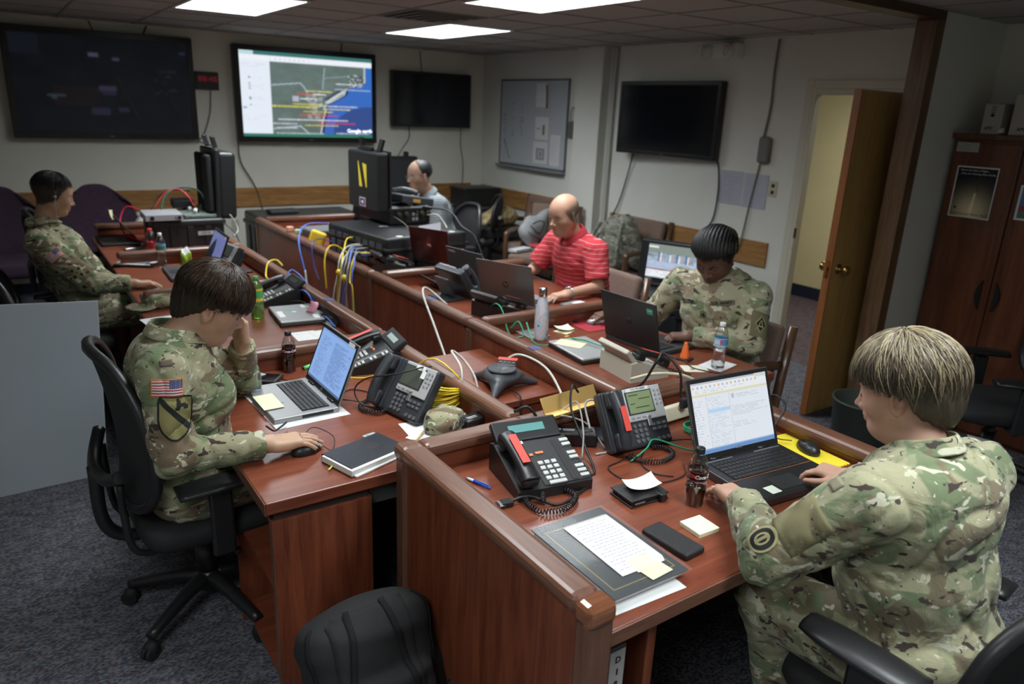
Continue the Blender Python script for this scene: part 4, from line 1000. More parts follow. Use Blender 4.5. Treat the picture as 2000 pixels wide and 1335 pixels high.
def laptop(lab, x, y, rz, w=.34, d=.235, ang=108, deck=None, lid=None, rim=None, screen=None, keys=True, th=.022, z=WT, keypad=False, name='laptop', emis=1.):
    t = thing(name, lab, 'laptop', (x, y, z), rz); deck = deck or M_lapblk; lid = lid or M_lapblk
    obj('base', G().box((0, 0, th/2), (w, d, th), .006, None, 3), rim or deck, t)
    if deck is not rim and rim is not None: obj('palm_rest', G().box((0, 0, th), (w-.006, d-.006, .002), .0008), deck, t)
    if keys:
        kx0, kx1, ky0, ky1 = -w*.43, (w*.43 if not keypad else w*.44), -d*.04, d*.38
        kb = obj('keyboard', G().box(((kx0+kx1)/2, (ky0+ky1)/2, th+.0012), (kx1-kx0, ky1-ky0, .0012)), M_keywell, t)
        g = G(); rows = 6; n = 15 if not keypad else 19
        for r_ in range(rows):
            yy = ky1-(ky1-ky0)*(r_+.5)/rows; xk = kx0+.003
            pw = (kx1-kx0-.006)/n; i = 0
            while i < n:
                q = 1
                if r_ == rows-1 and i == 4: q = 5
                elif r_ in (2, 3, 4) and i in (0, 13 if n == 15 else 12): q = 2 if i+2 <= n else 1
                g.box((xk+pw*(i+q/2), yy, th+.003), (pw*q-.0028, (ky1-ky0)/rows-.0028, .003), .0006, None, 1); i += q
        obj('keys', g, M_key, kb)
        obj('touchpad', G().box((-.01, -d*.29, th+.001), (w*.28, d*.26, .0016), .0008), mat('touchpad', (.03, .03, .032), .3) if deck in (M_lapblk, M_lapdk) else mat('touchpad_silver', (.26, .26, .265), .35), t)
    M = Matrix.Translation((0, d/2-.006, th)) @ Matrix.Rotation(-R(ang), 4, 'X')   # closed lid lies along -Y at angle 0
    def LM(g): return g.xf(M)
    L_ = d-.004
    # lid: local plane, from hinge y=0 to y=-L, inside faces down (-z) when closed
    ld = obj('lid', LM(G().box((0, -L_/2, .004), (w, L_, .008), .0035, None, 2)), lid, t)
    for s_ in (-1, 1): obj('hinge', G().cyl((s_*w*.36, d/2-.006, th), (s_*w*.22, d/2-.006, th), .007, n=12), M_blk, t)
    obj('bezel', LM(G().box((0, -L_/2, -.0006), (w-.008, L_-.008, .0012), .0004)), M_lapblk, ld)
    MR = M @ Matrix.Translation((0, -L_/2-.002, -.0018)) @ Matrix.Rotation(PI, 4, 'X')
    def on_inside(g): return g.xf(MR)
    bz = .014
    if screen is not None:
        s = raster('screen', screen, w-2*bz-.004, L_-2*bz-.010, vcmat('laptop_screen_%d' % int(emis*10), .35, emit=emis), ld); s.matrix_local = MR
    else: obj('screen', on_inside(G().box((0, 0, 0), (w-2*bz, L_-2*bz-.008, .0004))), M_scroff, ld)
    return t, ld, M, MR, L_
# near left HP
t, ld, M, MR, L_ = laptop('open silver laptop on the near left desk, document on its screen', .82, 2.65, R(-90), .365, .25, 112, M_lapsil, M_lapsil, M_lapsil, doc_img(150, 90, (.24, .40, .74), (.08, .14, .34), 2, x0=.08), emis=.6)
s = obj('asset_sticker', G().box((.125, .108, .001), (.055, .016, .0006)).xf(MR), mat('sticker_white', (.75, .75, .72), .6), ld)
o = obj('logo', G().cyl((0, -.114, 0), (0, -.114, .0015), .006, n=18).xf(MR), M_silver, ld)
obj('intel_sticker', G().box((-.13, -.095, .0245), (.022, .016, .0006)).box((-.155, -.095, .0245), (.018, .014, .0006)), mat('sticker_blue', (.25, .42, .62), .4), t)
obj('vent', G().bx(.1825, .1832, -.02, .10, .006, .018), M_keywell, t)
o = sheet('cream note stuck on the palm rest of the near left laptop', 'sticky_note', .727, 2.635, WT+.0262, 0, .075, .155, (.72, .69, .48), 5, (.60, .57, .42), rot=(0, 0, R(0)), cat='note', seed=11)
o = sheet('white sheet under the near left laptop', 'paper_sheet', .825, 2.635, WT+.0012, 0, .28, .42, n=0, rot=(0, 0, R(2)))
# big Dell
t, ld, M, MR, L_ = laptop('open grey laptop with an email window on the near right desk', 1.955, 1.290, R(-6), .378, .280, 112, M_lapblk, M_lapdk, mat('laptop_gunmetal', (.11, .11, .115), .35, .7), doc_img(190, 116, (.74, .79, .86), (.4, .42, .48), 4, outlook=True), th=.030, keypad=True, emis=.55)
obj('asset_sticker', G().box((.145, .114, .001), (.055, .012, .0006)).xf(MR), mat('sticker_white', (.75, .75, .72), .6), ld)
lt = text('DELL', .012, mat('logo_light_grey', (.25, .25, .26), .4), ld, (0, 0, 0), (0, 0, 0), 'brand_lettering', bold=.0003); lt.matrix_local = MR @ Matrix.Translation((0, -.1175, .0008))
for s_ in (-1, 1): obj('hinge_strip', G().bx(s_*.17, s_*.05, .112, .119, .0305, .034, .001), M_silver, t)
obj('accent_line', G().bx(-.186, .186, -.014, -.0125, .0310, .0318), mat('copper', (.45, .16, .06), .4), t)
sheet('small pale sticky note on the palm rest corner of the email laptop', 'sticky_note', 1.845, 1.195, WT+.0330, 0, .042, .042, (.66, .72, .60), 0, rot=(0, 0, R(-4)), cat='note')
# L2 laptop (earphone man)
t, ld, M, MR, L_ = laptop('open laptop before the man with the earphone', .945, 5.10, R(-92), .40, .27, 112, M_lapdk, M_lapblk, None, doc_img(80, 60, (.18, .21, .46), (.14, .17, .40), 6), emis=.45)
obj('asset_sticker', G().box((.15, .11, .001), (.03, .016, .0006)).xf(MR), mat('sticker_white', (.75, .75, .72), .6), ld)
t, ld, M, MR, L_ = laptop('black laptop half closed at the far end of the left row, note on its lid', .705, 6.50, R(-90), .42, .27, 52, M_lapblk, M_lapdk)
obj('red_sticker', G().box((-.19, -.10, .0235), (.04, .03, .0008)), M_red, t)
o = sheet('curled cream sticky note on the lid edge of the half closed laptop', 'sticky_note', .655, 6.30, .968, 0, .05, .075, (.66, .62, .38), 0, rot=(R(75), R(10), R(60)), cat='note', bend=.02)
# rear-view laptops of the right row (users sit at +X)
def rear(lab, A, B, w, d, ang, lidm, deck, logo=None):
    """A, B: lower corners of the lid as seen from behind"""
    dx, dy = B[0]-A[0], B[1]-A[1]; rz = math.atan2(dy, dx)+PI; c = Vector(((A[0]+B[0])/2, (A[1]+B[1])/2))
    u = Vector((-math.sin(rz), math.cos(rz)))    # towards the hinge
    p = c-u*(d/2)
    return laptop(lab, p.x, p.y, rz, w, d, ang, deck, lidm)
t, ld, M, MR, L_ = rear('open silver-grey laptop seen from behind before the man in the red shirt', (2.345, 3.70), (2.50, 3.345), .385, .262, 106, M_lapgrey, M_lapsil)
MO = M @ Matrix.Translation((0, -L_/2, .0085)) @ Matrix.Rotation(PI, 4, 'Z')
o = obj('logo_disc', G().cyl((0, -.012, 0), (0, -.012, .0012), .021, n=32).xf(MO), M_blk, ld)
lt = text('hp', .034, mat('logo_mirror', (.45, .45, .45), .2, .8), ld, (0, 0, 0), (0, 0, 0), 'brand_lettering', shear=.35, bold=.0004); lt.matrix_local = MO @ Matrix.Translation((0, -.009, .0016))
t, ld, M, MR, L_ = rear('open black laptop seen from behind before the woman with braids', (2.515, 2.735), (2.535, 2.37), .375, .26, 104, M_lapblk, M_lapdk)
MO = M @ Matrix.Translation((0, -L_/2, .0085)) @ Matrix.Rotation(PI, 4, 'Z')
obj('logo_disc', G().cyl((0, 0, 0), (0, 0, .0008), .019, n=32).xf(MO), mat('logo_dark', (.03, .03, .03), .15), ld)
lt = text('hp', .030, mat('logo_dim', (.06, .06, .06), .2, .8), ld, (0, 0, 0), (0, 0, 0), 'brand_lettering', shear=.35); lt.matrix_local = MO @ Matrix.Translation((0, .003, .0012))
obj('green_sticker', G().box((.145, .085, .0004), (.038, .030, .0006)).xf(MO), mat('sticker_green', (.03, .28, .14), .45), ld)
lt = text('US ARMY', .007, M_white, ld, (0, 0, 0), (0, 0, 0), 'sticker_lettering'); lt.matrix_local = MO @ Matrix.Translation((.145, .088, .0010))
obj('white_sticker', G().box((.03, -.088, .0004), (.048, .038, .0006), .0002).box((.03, -.088, .0008), (.032, .012, .0004)).m(1).box((.03, -.088, .0010), (.030, .010, .0004)), [mat('sticker_white', (.75, .75, .72), .6), mat('barcode', (.3, .3, .3), .6)], ld)
t, ld, M, MR, L_ = rear('open dark laptop behind the silver-grey one, small white lettering on its lid', (2.40, 4.16), (2.455, 3.80), .36, .25, 104, M_lapdk, M_lapdk)
MO = M @ Matrix.Translation((0, -L_/2, .0085)) @ Matrix.Rotation(PI, 4, 'Z')
lt = text('TOSHIBA', .018, M_white, ld, (0, 0, 0), (0, 0, 0), 'brand_lettering'); lt.matrix_local = MO @ Matrix.Translation((-.12, .098, .0004))
obj('green_sticker', G().box((.14, .075, .0004), (.035, .022, .0006)).xf(MO), mat('sticker_green', (.03, .28, .14), .45), ld)
t, ld, M, MR, L_ = rear('open dark red laptop in front of the stacked black cases', (2.36, 4.60), (2.47, 4.34), .34, .24, 102, M_lapred, M_lapblk); t.location.z = .80; tag(obj('docking_station', G().box((2.56, 4.52, .765), (.30, .30, .07), .01, rotm(0, 0, R(-67))), M_blk), 'black docking station under the dark red laptop', 'docking station')
MO = M @ Matrix.Translation((0, -L_/2, .0085)) @ Matrix.Rotation(PI, 4, 'Z')
obj('logo_mark', G().prism([(-.01, 0), (.012, .012), (.014, -.016), (.004, -.006)], 0, .001).prism([(-.016, .010), (-.004, .004), (-.012, -.006)], 0, .001).xf(MO), M_white, ld)
sheet('white paper tucked behind the dark red laptop lid', 'paper_sheet', 2.46, 4.58, 1.0, 0, .19, .12, (.62, .60, .66), 0, rot=(R(70), R(-14), R(-62)), bend=.01)
laptop('small dark laptop standing open at the far end of the right row', 2.72, 6.60, R(-72), .30, .22, 100, M_lapblk, M_lapdk)
# closed laptops
def closed(lab, x, y, rz, w, d, m, th=.032):
    t = thing('closed_laptop', lab, 'laptop', (x, y, WT), rz)
    obj('base', G().box((0, 0, th*.30), (w, d, th*.6), .006), M_lapblk, t); obj('lid', G().box((0, 0, th*.78), (w, d, th*.42), .007, None, 3), m, t)
    obj('latch', G().bx(-.02, .02, -d/2-.002, -d/2+.002, th*.5, th*.8, .001), M_blk, t)
    return t
t = closed('closed silver laptop with a pink slip, beside the green soda', 1.225, 3.79, R(-96), .33, .235, M_lapsil)
obj('white_label', G().box((-.11, .07, .0325), (.06, .045, .0006)).box((.02, -.085, .0325), (.12, .03, .0006), 0).box((.11, .08, .0325), (.07, .03, .0006)), mat('sticker_white', (.75, .75, .72), .6), t)
obj('green_label', G().box((-.07, -.03, .0325), (.03, .028, .0006)), mat('sticker_green2', (.12, .45, .22), .45), t)
obj('logo_disc', G().cyl((-.01, -.01, .0325), (-.01, -.01, .0332), .012, n=20), M_white, t)
g = G(); g.add([(x, y, z) for i in range(9) for x, y, z in [(.0+.03*math.sin(i/8*2.6), -.0+.02*i/8, .034+.062*math.sin(i/8*1.5)), (.0+.03*math.sin(i/8*2.6)+.05, .01+.02*i/8, .034+.062*math.sin(i/8*1.5))]], [(2*i, 2*i+1, 2*i+3, 2*i+2) for i in range(8)], True)
o = obj('pink_slip', g, mat('pink_paper', (.75, .33, .42), .7), None, (1.265, 3.76, WT), (0, 0, R(-70))); tag(o, 'curled pink slip standing on the closed silver laptop', 'note'); o.modifiers.new('t', 'SOLIDIFY').thickness = .0008
t = closed('closed silver laptop on the right row desk behind the beige phone', 2.245, 2.59, R(-96), .31, .225, mat('laptop_light_silver', (.42, .43, .43), .35, .4))
sheet('pale yellow note lying on the closed laptop behind the beige phone', 'sticky_note', 2.215, 2.66, WT+.0335, 0, .14, .10, (.72, .69, .45), 3, (.6, .57, .4), rot=(0, 0, R(-60)), cat='note')
# ------------------------------------------------------------------ desk phones
M_coil = mat('black_coil', (.015, .015, .016), .4)
M_lcdg = mat('lcd_green', (.20, .25, .13), .3, emit=(.16, .22, .10), estr=.10); M_lcdd = mat('lcd_off', (.075, .085, .065), .25); M_lcdc = mat('lcd_cyan', (.10, .26, .25), .3, emit=(.12, .30, .28), estr=.12)
M_btn = mat('grey_button', (.28, .29, .30), .45); M_btnl = mat('light_button', (.50, .51, .49), .5)
M_cdark = mat('phone_charcoal', (.035, .038, .044), .38); M_csil = mat('phone_silver', (.50, .50, .50), .38, .25)
def handset(t, m, x, y0, y1, z, bend=.018, w=.046, label=None):
    """handset along local Y resting on cradle"""
    g = G(); pts = spl([(x, y0, z), (x, y0+(y1-y0)*.2, z+bend*.7), (x, (y0+y1)/2, z+bend), (x, y0+(y1-y0)*.8, z+bend*.7), (x, y1, z)], 6)
    g.tube(pts, w/2, 14, rf=lambda q: .92-.18*math.sin(PI*q)); 
    g.xf(Matrix.Translation((x, 0, z)) @ Matrix.Diagonal((1.08, 1, .62, 1)) @ Matrix.Translation((-x, 0, -z)))
    h = obj('handset', g, m, t, label=label)
    for y_ in (y1-.018, y0+.018): obj('earpiece', G().box((x, y_, z-.012), (w*1.0, .050, .030), .012, None, 3), m, h)
    return h
def cisco(lab, x, y, rz, lcd, label_=None, red=False, tilt=52, z=WT):
    """tall silver-faced IP phone propped on a stand; user at -Y"""
    t = thing('desk_phone', lab, 'desk phone', (x, y, z), rz)
    A = Matrix.Translation((0, -.10, .012)) @ Matrix.Rotation(R(tilt), 4, 'X')   # face plane: x across, y up the face
    w, h = .27, .215
    obj('body', G().box((0, h/2, -.02), (w, h, .045), .012, None, 3).xf(A), M_cdark, t)
    obj('stand', G().bx(-.10, .10, -.03, .115, 0, .012, .004).box((0, .055, .07), (.14, .012, .14), .004, rotm(R(-25), 0, 0)), M_cdark, t)
    f = obj('face_panel', G().box((.045, h*.705, .005), (.165, h*.55, .008), .010, None, 3).xf(A), M_csil, t)
    obj('display_bezel', G().box((.025, h*.735, .0098), (.118, h*.385, .003), .002).xf(A), M_cdark, f)
    obj('display', G().box((.025, h*.735, .0115), (.106, h*.345, .002)).xf(A), lcd, f)
    g = G()
    for k in range(4): g.box((.0-.02+.024*k, h*.49, .010), (.014, .005, .005), .001)
    for r_ in range(4):
        for c in range(2): g.cyl((.098+.018*c, h*(.66+.075*r_), .008), (.098+.018*c, h*(.66+.075*r_), .013), .0045, n=10)
    obj('soft_keys', g.xf(A), M_btn, f)
    g = G()
    for r_ in range(4):
        for c in range(3): g.cyl((-.020+.022*c, h*(.36-.082*r_), .002), (-.020+.022*c, h*(.36-.082*r_), .007), .0072, n=12)
    for r_ in range(2):
        for c in range(3): g.box((.062+.024*c, h*(.335-.075*r_), .004), (.016, .011, .006), .002)
    for c in range(3): g.cyl((.072+.022*c, h*.09, .002), (.072+.022*c, h*.09, .007), .007, n=12)
    obj('keypad', g.xf(A), mat('keypad_button', (.11, .115, .125), .4), t)
    obj('navigation_key', G().box((.048, h*.405, .007), (.018, .040, .008), .008, None, 3).xf(A), M_silver, t)
    g2 = G(); 
    hs = obj('cradle', G().box((-.10, h*.5, .004), (.062, h*.98, .012), .006).xf(A), M_cdark, t)
    pts = spl([(-.10, .012, .030), (-.10, .05, .045), (-.10, h*.5, .052), (-.10, h-.05, .045), (-.10, h-.012, .034)], 6)
    g = G().tube(pts, .024, 14, rf=lambda q: .95-.12*math.sin(PI*q)).box((-.10, .035, .026), (.052, .062, .034), .014, None, 3).box((-.10, h-.035, .026), (.052, .062, .034), .014, None, 3)
    hd = obj('handset', g.xf(A), M_cdark, t)
    if red:
        obj('red_label', G().box((-.10, h*.5, .0765), (.024, .085, .001)).xf(A), M_red, hd, label='red warning label on the handset')
        l = text('SECURE LINE ONLY', .0065, M_white, hd, (0, 0, 0), (0, 0, 0), 'label_lettering'); l.matrix_local = A @ Matrix.Translation((-.10, h*.5, .0772)) @ Matrix.Rotation(PI/2, 4, 'Z')
        bpy.data.objects.remove(l)
    if label_:
        obj('number_label', G().box((.025, h*.955, .0098), (.100, .013, .0012)).xf(A), M_white, f)
        l = text(label_, .0115, M_ink, f, (0, 0, 0), (0, 0, 0), 'number_lettering'); l.matrix_local = A @ Matrix.Translation((.028, h*.955, .0105))
    return t, A
t, A = cisco('silver-faced desk phone beside the yellow cable on the near left desk', 1.195, 2.355, R(-77), M_lcdd, tilt=56)
obj('display_label', G().box((.05, .215*.93, .0130), (.05, .020, .001)).box((-.0+.075, .215*.83, .0130), (.022, .03, .001)).xf(A), mat('sticker_white', (.75, .75, .72), .6), t)
t, A = cisco('silver-faced desk phone with a green display on the near right desk', 1.745, 1.745, R(-5), M_lcdg, '210-295-8089', red=True, tilt=58)
g = G()
for k, (x0, x1) in enumerate(((-.02, .02), (.02, .07), (-.02, .0), (.0, .06))): g.box(((x0+x1)/2, .215*(.86-.07*k), .0128), (x1-x0, .003, .0006))
obj('display_text', g.xf(A), mat('lcd_ink', (.03, .05, .02), .4), t)
# the same kind seen from behind on the right row
t, A = cisco('charcoal desk phone seen from behind, left of the silver-grey laptop', 2.215, 3.83, R(97), M_lcdd, tilt=58)
def nortel(lab, x, y, rz, m, mb, lcd=M_lcdd, red=True, btn=M_btnl, flip=35, z=WT, name_l=None):
    """wedge multi-line phone with pop-up display; user at -Y"""
    t = thing('desk_phone', lab, 'desk phone', (x, y, z), rz)
    w, d = .235, .215
    g = G().prism([(-d/2, .0), (d/2, .0), (d/2, .085), (d/2-.03, .092), (-d/2, .030)], -w/2, w/2, 'x')
    obj('body', g, m, t)
    sl = math.atan2(.062, d-.03); S = Matrix.Translation((0, -d/2, .030)) @ Matrix.Rotation(sl, 4, 'X')  # sloped face frame
    obj('face_panel', G().box((.040, .098, .001), (w-.09, .18, .003), .001).xf(S), mb, t)
    g = G()
    for r_ in range(4):
        for c in range(3): g.box((.0+.0215*c-.012, .030+.020*(3-r_), .005), (.016, .013, .007), .0015)
    obj('keypad', g.xf(S), btn, t); obj('space_key', G().box((.010, .012, .005), (.055, .012, .007), .0015).xf(S), btn, t)
    g = G()
    for r_ in range(9):
        if r_ not in (3, 6): g.box((.100, .020+.0185*r_, .005), (.028, .0115, .006), .001)
    obj('line_keys', g.xf(S), btn, t)
    obj('line_label_strip', G().box((.068, .094, .003), (.020, .165, .002)).xf(S), mat('label_strip', (.05, .05, .05), .2), t)
    g = G().box((-.025, .128, .004), (.012, .010, .004), .001).box((.003, .132, .004), (.026, .009, .004), .001)
    if red: obj('orange_key', g.xf(S), mat('orange_key', (.75, .20, .08), .5), t)
    D = Matrix.Translation((.0, d/2-.028, .092)) @ Matrix.Rotation(R(flip), 4, 'X')
    ds = obj('display_housing', G().box((.0, .034, -.004), (w*.92, .075, .024), .006).xf(D), m, t)
    obj('display', G().box((.0, .036, .0085), (w*.50, .026, .002)).xf(D), lcd, ds)
    h = handset(t, m, -.083, -d/2+.012, d/2-.02, 0, .014, .058)
    for o in [h]+list(kids(h)):
        for v in o.data.vertices: v.co = (S @ Matrix.Translation((0, d/2-.005, .034))) @ v.co
    if red: obj('red_label', G().box((-.083, .108, .0625), (.024, .115, .001)).xf(S), M_red, h, label='red warning label')
    return t, S
t, S = nortel('black desk phone with a cyan display and red label on the near right desk', 1.295, 1.665, R(-10), M_blk, M_blk2, M_lcdc); t.scale = (1.08, 1.08, 1.08)
obj('line_tag', G().box((-.04, .185, .003), (.024, .012, .001)).xf(S), mat('sticker_white', (.75, .75, .72), .6), t); l = text('D21', .009, M_ink, t, (0, 0, 0), (0, 0, 0), 'tag_lettering'); l.matrix_local = S @ Matrix.Translation((-.04, .185, .004))
nortel('black desk phone behind the silver laptop on the near left desk', 1.255, 3.0-.03, R(-100), M_blk, M_blk2, mat('lcd_pale', (.35, .42, .38), .3), red=True)[0].location = (1.262, 2.905, WT)
nortel('black desk phone near the ginger soda on the left row', 1.235, 4.17, R(-92), M_blk, M_blk2, M_lcdd, red=False)
nortel('black desk phone at the divider before the man in the red shirt, seen from behind', 2.24, 3.34, R(100), M_blk, M_blk2, flip=52)
nortel('black desk phone with raised display before the stacked black cases', 2.19, 4.62, R(86), M_blk, M_blk2, flip=52)
nortel('beige desk phone with black handset on the right row near the orange cone', 2.275, 2.27, R(84), M_beige, mat('beige_face', (.42, .40, .33), .5), flip=50)
for o in COL.objects:
    if o.name.startswith('handset') and o.parent and o.parent.get('label', '').startswith('beige'):
        for q in [o]+kids(o):
            if q.type == 'MESH' and 'red' not in q.name: q.data.materials[0] = M_blk
t, A = cisco('charcoal desk phone beside the mug on the left row', 1.20, 5.06, R(-80), M_lcdd, tilt=56)
# conference phone on the pod
def conf():
    t = thing('conference_phone', 'three-legged charcoal conference phone on the low cabinet between the rows', 'conference phone', (1.655, 2.43, .715), R(15))
    prims = [El((0, 0, .052), (.075, .075, .022), k=.02)]
    for k in range(3):
        a = R(90+120*k); c, s = math.cos(a), math.sin(a)
        prims.append(Rc((c*.03, s*.03, .045), (c*.155, s*.155, .012), .034, .012, k=.045))
    body = sdf_mesh('body', prims, .005, M_grey, t, clip=lambda P: -P[..., 2]+.0)
    obj('speaker_grille', G().lathe([(.060, .080), (.064, .086), (.056, .0895), (.001, .091)], 32), mat('grille', (.055, .058, .062), .6, bump=.8, bscale=500), t)
    obj('grille_rib', G().tube([(0, 0, .092), (.0, .06, .0885)], .0025, 6).tube([(0, 0, .092), (.052, -.03, .0885)], .0025, 6).tube([(0, 0, .092), (-.052, -.03, .0885)], .0025, 6), M_grey, t)
    A = Matrix.Translation((.085, .048, .055)) @ Matrix.Rotation(R(-58), 4, 'Z') @ Matrix.Rotation(R(28), 4, 'X')
    k_ = obj('keypad_panel', G().box((0, 0, 0), (.085, .085, .008), .004).xf(A), M_blk, t)
    g = G()
    for r_ in range(4):
        for c in range(4): g.box((-.028+.0187*c, -.028+.018*r_, .006), (.012, .009, .005), .002)
    obj('keys', g.xf(A), mat('keypad_button', (.11, .115, .125), .4), k_)
    obj('red_label', G().box((0, .048, .006), (.085, .016, .001)).xf(A), M_red, t)
conf()
# ------------------------------------------------------------------ bottles and cups
def bottle(lab, x, y, z, h, r, prof, m_body, cap, cap_r=.014, cap_h=.018, label=None, liquid=None, ridge=0., name='plastic_bottle'):
    t = thing(name, lab, 'bottle', (x, y, z))
    P = [(r*a, h*b) for a, b in prof]
    obj('body', G().lathe([(.001, .004)]+P, 36, cap=False), m_body, t)
    zt = h-cap_h*.6
    obj('cap', G().lathe([(cap_r*.98, zt-cap_h*.4), (cap_r, zt-cap_h*.3), (cap_r, zt+cap_h*.5), (cap_r*.85, zt+cap_h*.6), (.0005, zt+cap_h*.6)], 24), cap, t)
    if label:
        z0, z1, img, rr = label; H, W = img.shape[:2]
        V = []; F = []
        for i in range(H+1):
            for j in range(W+1): a = 2*PI*j/W; V.append((rr*math.cos(a), rr*math.sin(a), z1-(z1-z0)*i/H))
        F = [(i*(W+1)+j, (i+1)*(W+1)+j, (i+1)*(W+1)+j+1, i*(W+1)+j+1) for i in range(H) for j in range(W)]
        me = bpy.data.meshes.new('label_band'); me.from_pydata(V, [], F); at = me.color_attributes.new('Col', 'FLOAT_COLOR', 'CORNER'); c = np.ones((H*W, 4, 4), np.float32); c[:, :, :3] = img.reshape(-1, 1, 3); at.data.foreach_set('color', c.ravel()); me.materials.append(VCg)
        o = bpy.data.objects.new('label_band', me); COL.objects.link(o); o.parent = t; t['_r'] = rr
    if liquid:
        lz, lm = liquid; Q = [(a*.94, b+.002) for a, b in P if b < lz*h]; Q.append((Q[-1][0], lz*h)); 
        obj('liquid', G().lathe([(.0005, .006)]+Q+[(.0005, lz*h)], 32, cap=False), lm, t)
    return t
def wrap_text(s, size, m, t, r, ang0, z, name='label_lettering', shear=.2, bold=.0004):
    """lettering bent round a bottle"""
    o = text(s, size, m, t, (0, 0, 0), (0, 0, 0), name, shear=shear, bold=bold)
    for v in o.data.vertices:
        a = ang0+v.co.x/r; q = r+.0006+v.co.z; v.co = Vector((q*math.cos(a), q*math.sin(a), z+v.co.y))
    return o
COKE = [(.70, .0), (.86, .012), (.90, .03), (.84, .10), (.96, .20), (1., .30), (.96, .40), (.95, .46), (.95, .62), (.97, .66), (.90, .73), (.70, .81), (.44, .885), (.36, .92), (.36, .97)]
WAT = [(.80, .0), (.94, .015), (1., .04), (.94, .09), (1., .13), (.93, .18), (.99, .23), (.91, .30), (.88, .36), (.93, .42), (1., .47), (1., .70), (.97, .75), (.80, .83), (.55, .90), (.40, .93), (.40, .97)]
SODA = [(.80, .0), (.95, .02), (1., .06), (.97, .2), (1., .3), (.98, .45), (.98, .70), (.9, .78), (.6, .87), (.36, .92), (.36, .97)]
M_cola = mat('cola', (.020, .006, .003), .08, coat=.3); M_green_pet = mat('green_pet', (.45, .75, .30), .08, trans=.9); M_gcap = mat('green_cap', (.05, .38, .12), .4)
M_bcap = mat('black_cap', (.012, .012, .013), .35); M_wcap = mat('white_cap', (.75, .76, .76), .4)
bl_ = ci(64, 12, (.012, .010, .010)); bl_[:1] = bl_[-1:] = (.25, .03, .03); rectp(bl_, .35, .2, .45, .8, (.30, .04, .04)); rectp(bl_, .05, .2, .08, .8, (.5, .5, .5))
for lab, x, y, h, r, cx_a, lv in (('cola bottle a third full beside the near woman\'s left hand', 1.612, 1.30, .188, .032, R(-118), .36), ('cola bottle nearly full at the divider of the near left desk', .925, 3.0-.01, .182, .030, R(-125), .46)):
    t = bottle(lab, x, y, WT, h, r, COKE, M_glass, M_bcap, label=(h*.46, h*.63, bl_, r*.965), liquid=(lv, M_cola))
    wrap_text('Coca-Cola', h*.085, mat('label_silver', (.65, .65, .66), .35), t, r*.968, cx_a+.5, h*.545); wrap_text('ZERO', h*.075, mat('label_red', (.5, .04, .04), .5), t, r*.968, cx_a-.75, h*.545, shear=0)
wl = ci(64, 12, (.10, .36, .62)); rectp(wl, 0, 0, 1, .15, (.55, .68, .75)); rectp(wl, 0, .85, 1, 1, (.5, .65, .75)); rectp(wl, .45, .2, .6, .8, (.55, .65, .7)); rectp(wl, .6, .2, .66, .7, (.55, .12, .2))
for lab, x, y, h, cap in (('clear water bottle with blue label standing on a napkin near the orange cone', 2.665, 2.115, .222, M_wcap), ('clear water bottle with blue and green label beside the white tablet', .842, 5.42, .228, M_wcap)):
    if 'green' in lab: w2 = wl.copy(); rectp(w2, .5, .4, .9, 1, (.08, .25, .12)); wl_ = w2
    else: wl_ = wl
    bottle(lab, x, y, WT+(.004 if 'napkin' in lab else 0), h, .032, WAT, M_glass, cap, label=(h*.50, h*.68, wl_, .0325), liquid=(.42, M_water))
gl_ = ci(64, 12, (.08, .35, .10)); rectp(gl_, 0, .0, 1, .2, (.7, .5, .08)); rectp(gl_, 0, .8, 1, 1, (.7, .5, .08)); rectp(gl_, .3, .3, .7, .7, (.75, .55, .12)); rectp(gl_, .35, .4, .6, .6, (.5, .08, .05))
bottle('green ginger ale bottle on the left row behind the woman\'s face', 1.045, 3.88, WT, .229, .034, SODA, M_green_pet, M_gcap, label=(.095, .165, gl_, .0338), liquid=(.35, mat('pale_green_soda', (.55, .72, .25), .03, trans=.8)))
bottle('red drink bottle in front of the open equipment case', .85, 6.02-.14, WT, .19, .034, SODA, M_glass, mat('red_cap', (.5, .04, .04), .4), cap_r=.018, label=(.03, .06, ci(8, 2, (.3, .02, .03)), .0335), liquid=(.50, mat('red_juice', (.45, .02, .03), .1)))
# marbled steel bottle
def marble():
    m = bpy.data.materials.new('marbled_enamel'); nt, b = _nodes(m); L = nt.links.new
    tc = nt.nodes.new('ShaderNodeTexCoord'); n = nt.nodes.new('ShaderNodeTexNoise'); n.inputs['Scale'].default_value = 14; n.inputs['Detail'].default_value = 2; n.inputs['Distortion'].default_value = 2.8
    mp = nt.nodes.new('ShaderNodeMapping'); mp.inputs['Scale'].default_value = (1, 1, .35); L(tc.outputs['Object'], mp.inputs['Vector']); L(mp.outputs['Vector'], n.inputs['Vector'])
    r = nt.nodes.new('ShaderNodeValToRGB'); e = r.color_ramp.elements; e[0].position = .36; e[0].color = (.06, .28, .52, 1); e[1].position = .68; e[1].color = (.66, .62, .66, 1)
    for p, c in ((.41, (.38, .58, .66, 1)), (.455, (.66, .68, .72, 1)), (.49, (.62, .36, .38, 1)), (.53, (.68, .66, .70, 1)), (.57, (.35, .52, .62, 1)), (.61, (.66, .62, .66, 1))): q = e.new(p); q.color = c
    L(n.outputs['Fac'], r.inputs['Fac']); L(r.outputs['Color'], b.inputs['Base Color']); setin(b, 'Roughness', .25); return m
t = thing('steel_bottle', 'marbled pink and blue steel bottle with a steel cap on the right row', 'bottle', (2.185, 2.865, WT))
obj('body', G().lathe([(.030, 0), (.034, .006), (.036, .02), (.036, .125), (.034, .16), (.027, .20), (.020, .222), (.019, .23), (.001, .231)], 36), marble(), t)
obj('cap', G().lathe([(.0205, .228), (.0225, .231), (.0225, .268), (.021, .273), (.0005, .274)], 32), M_chrome, t)
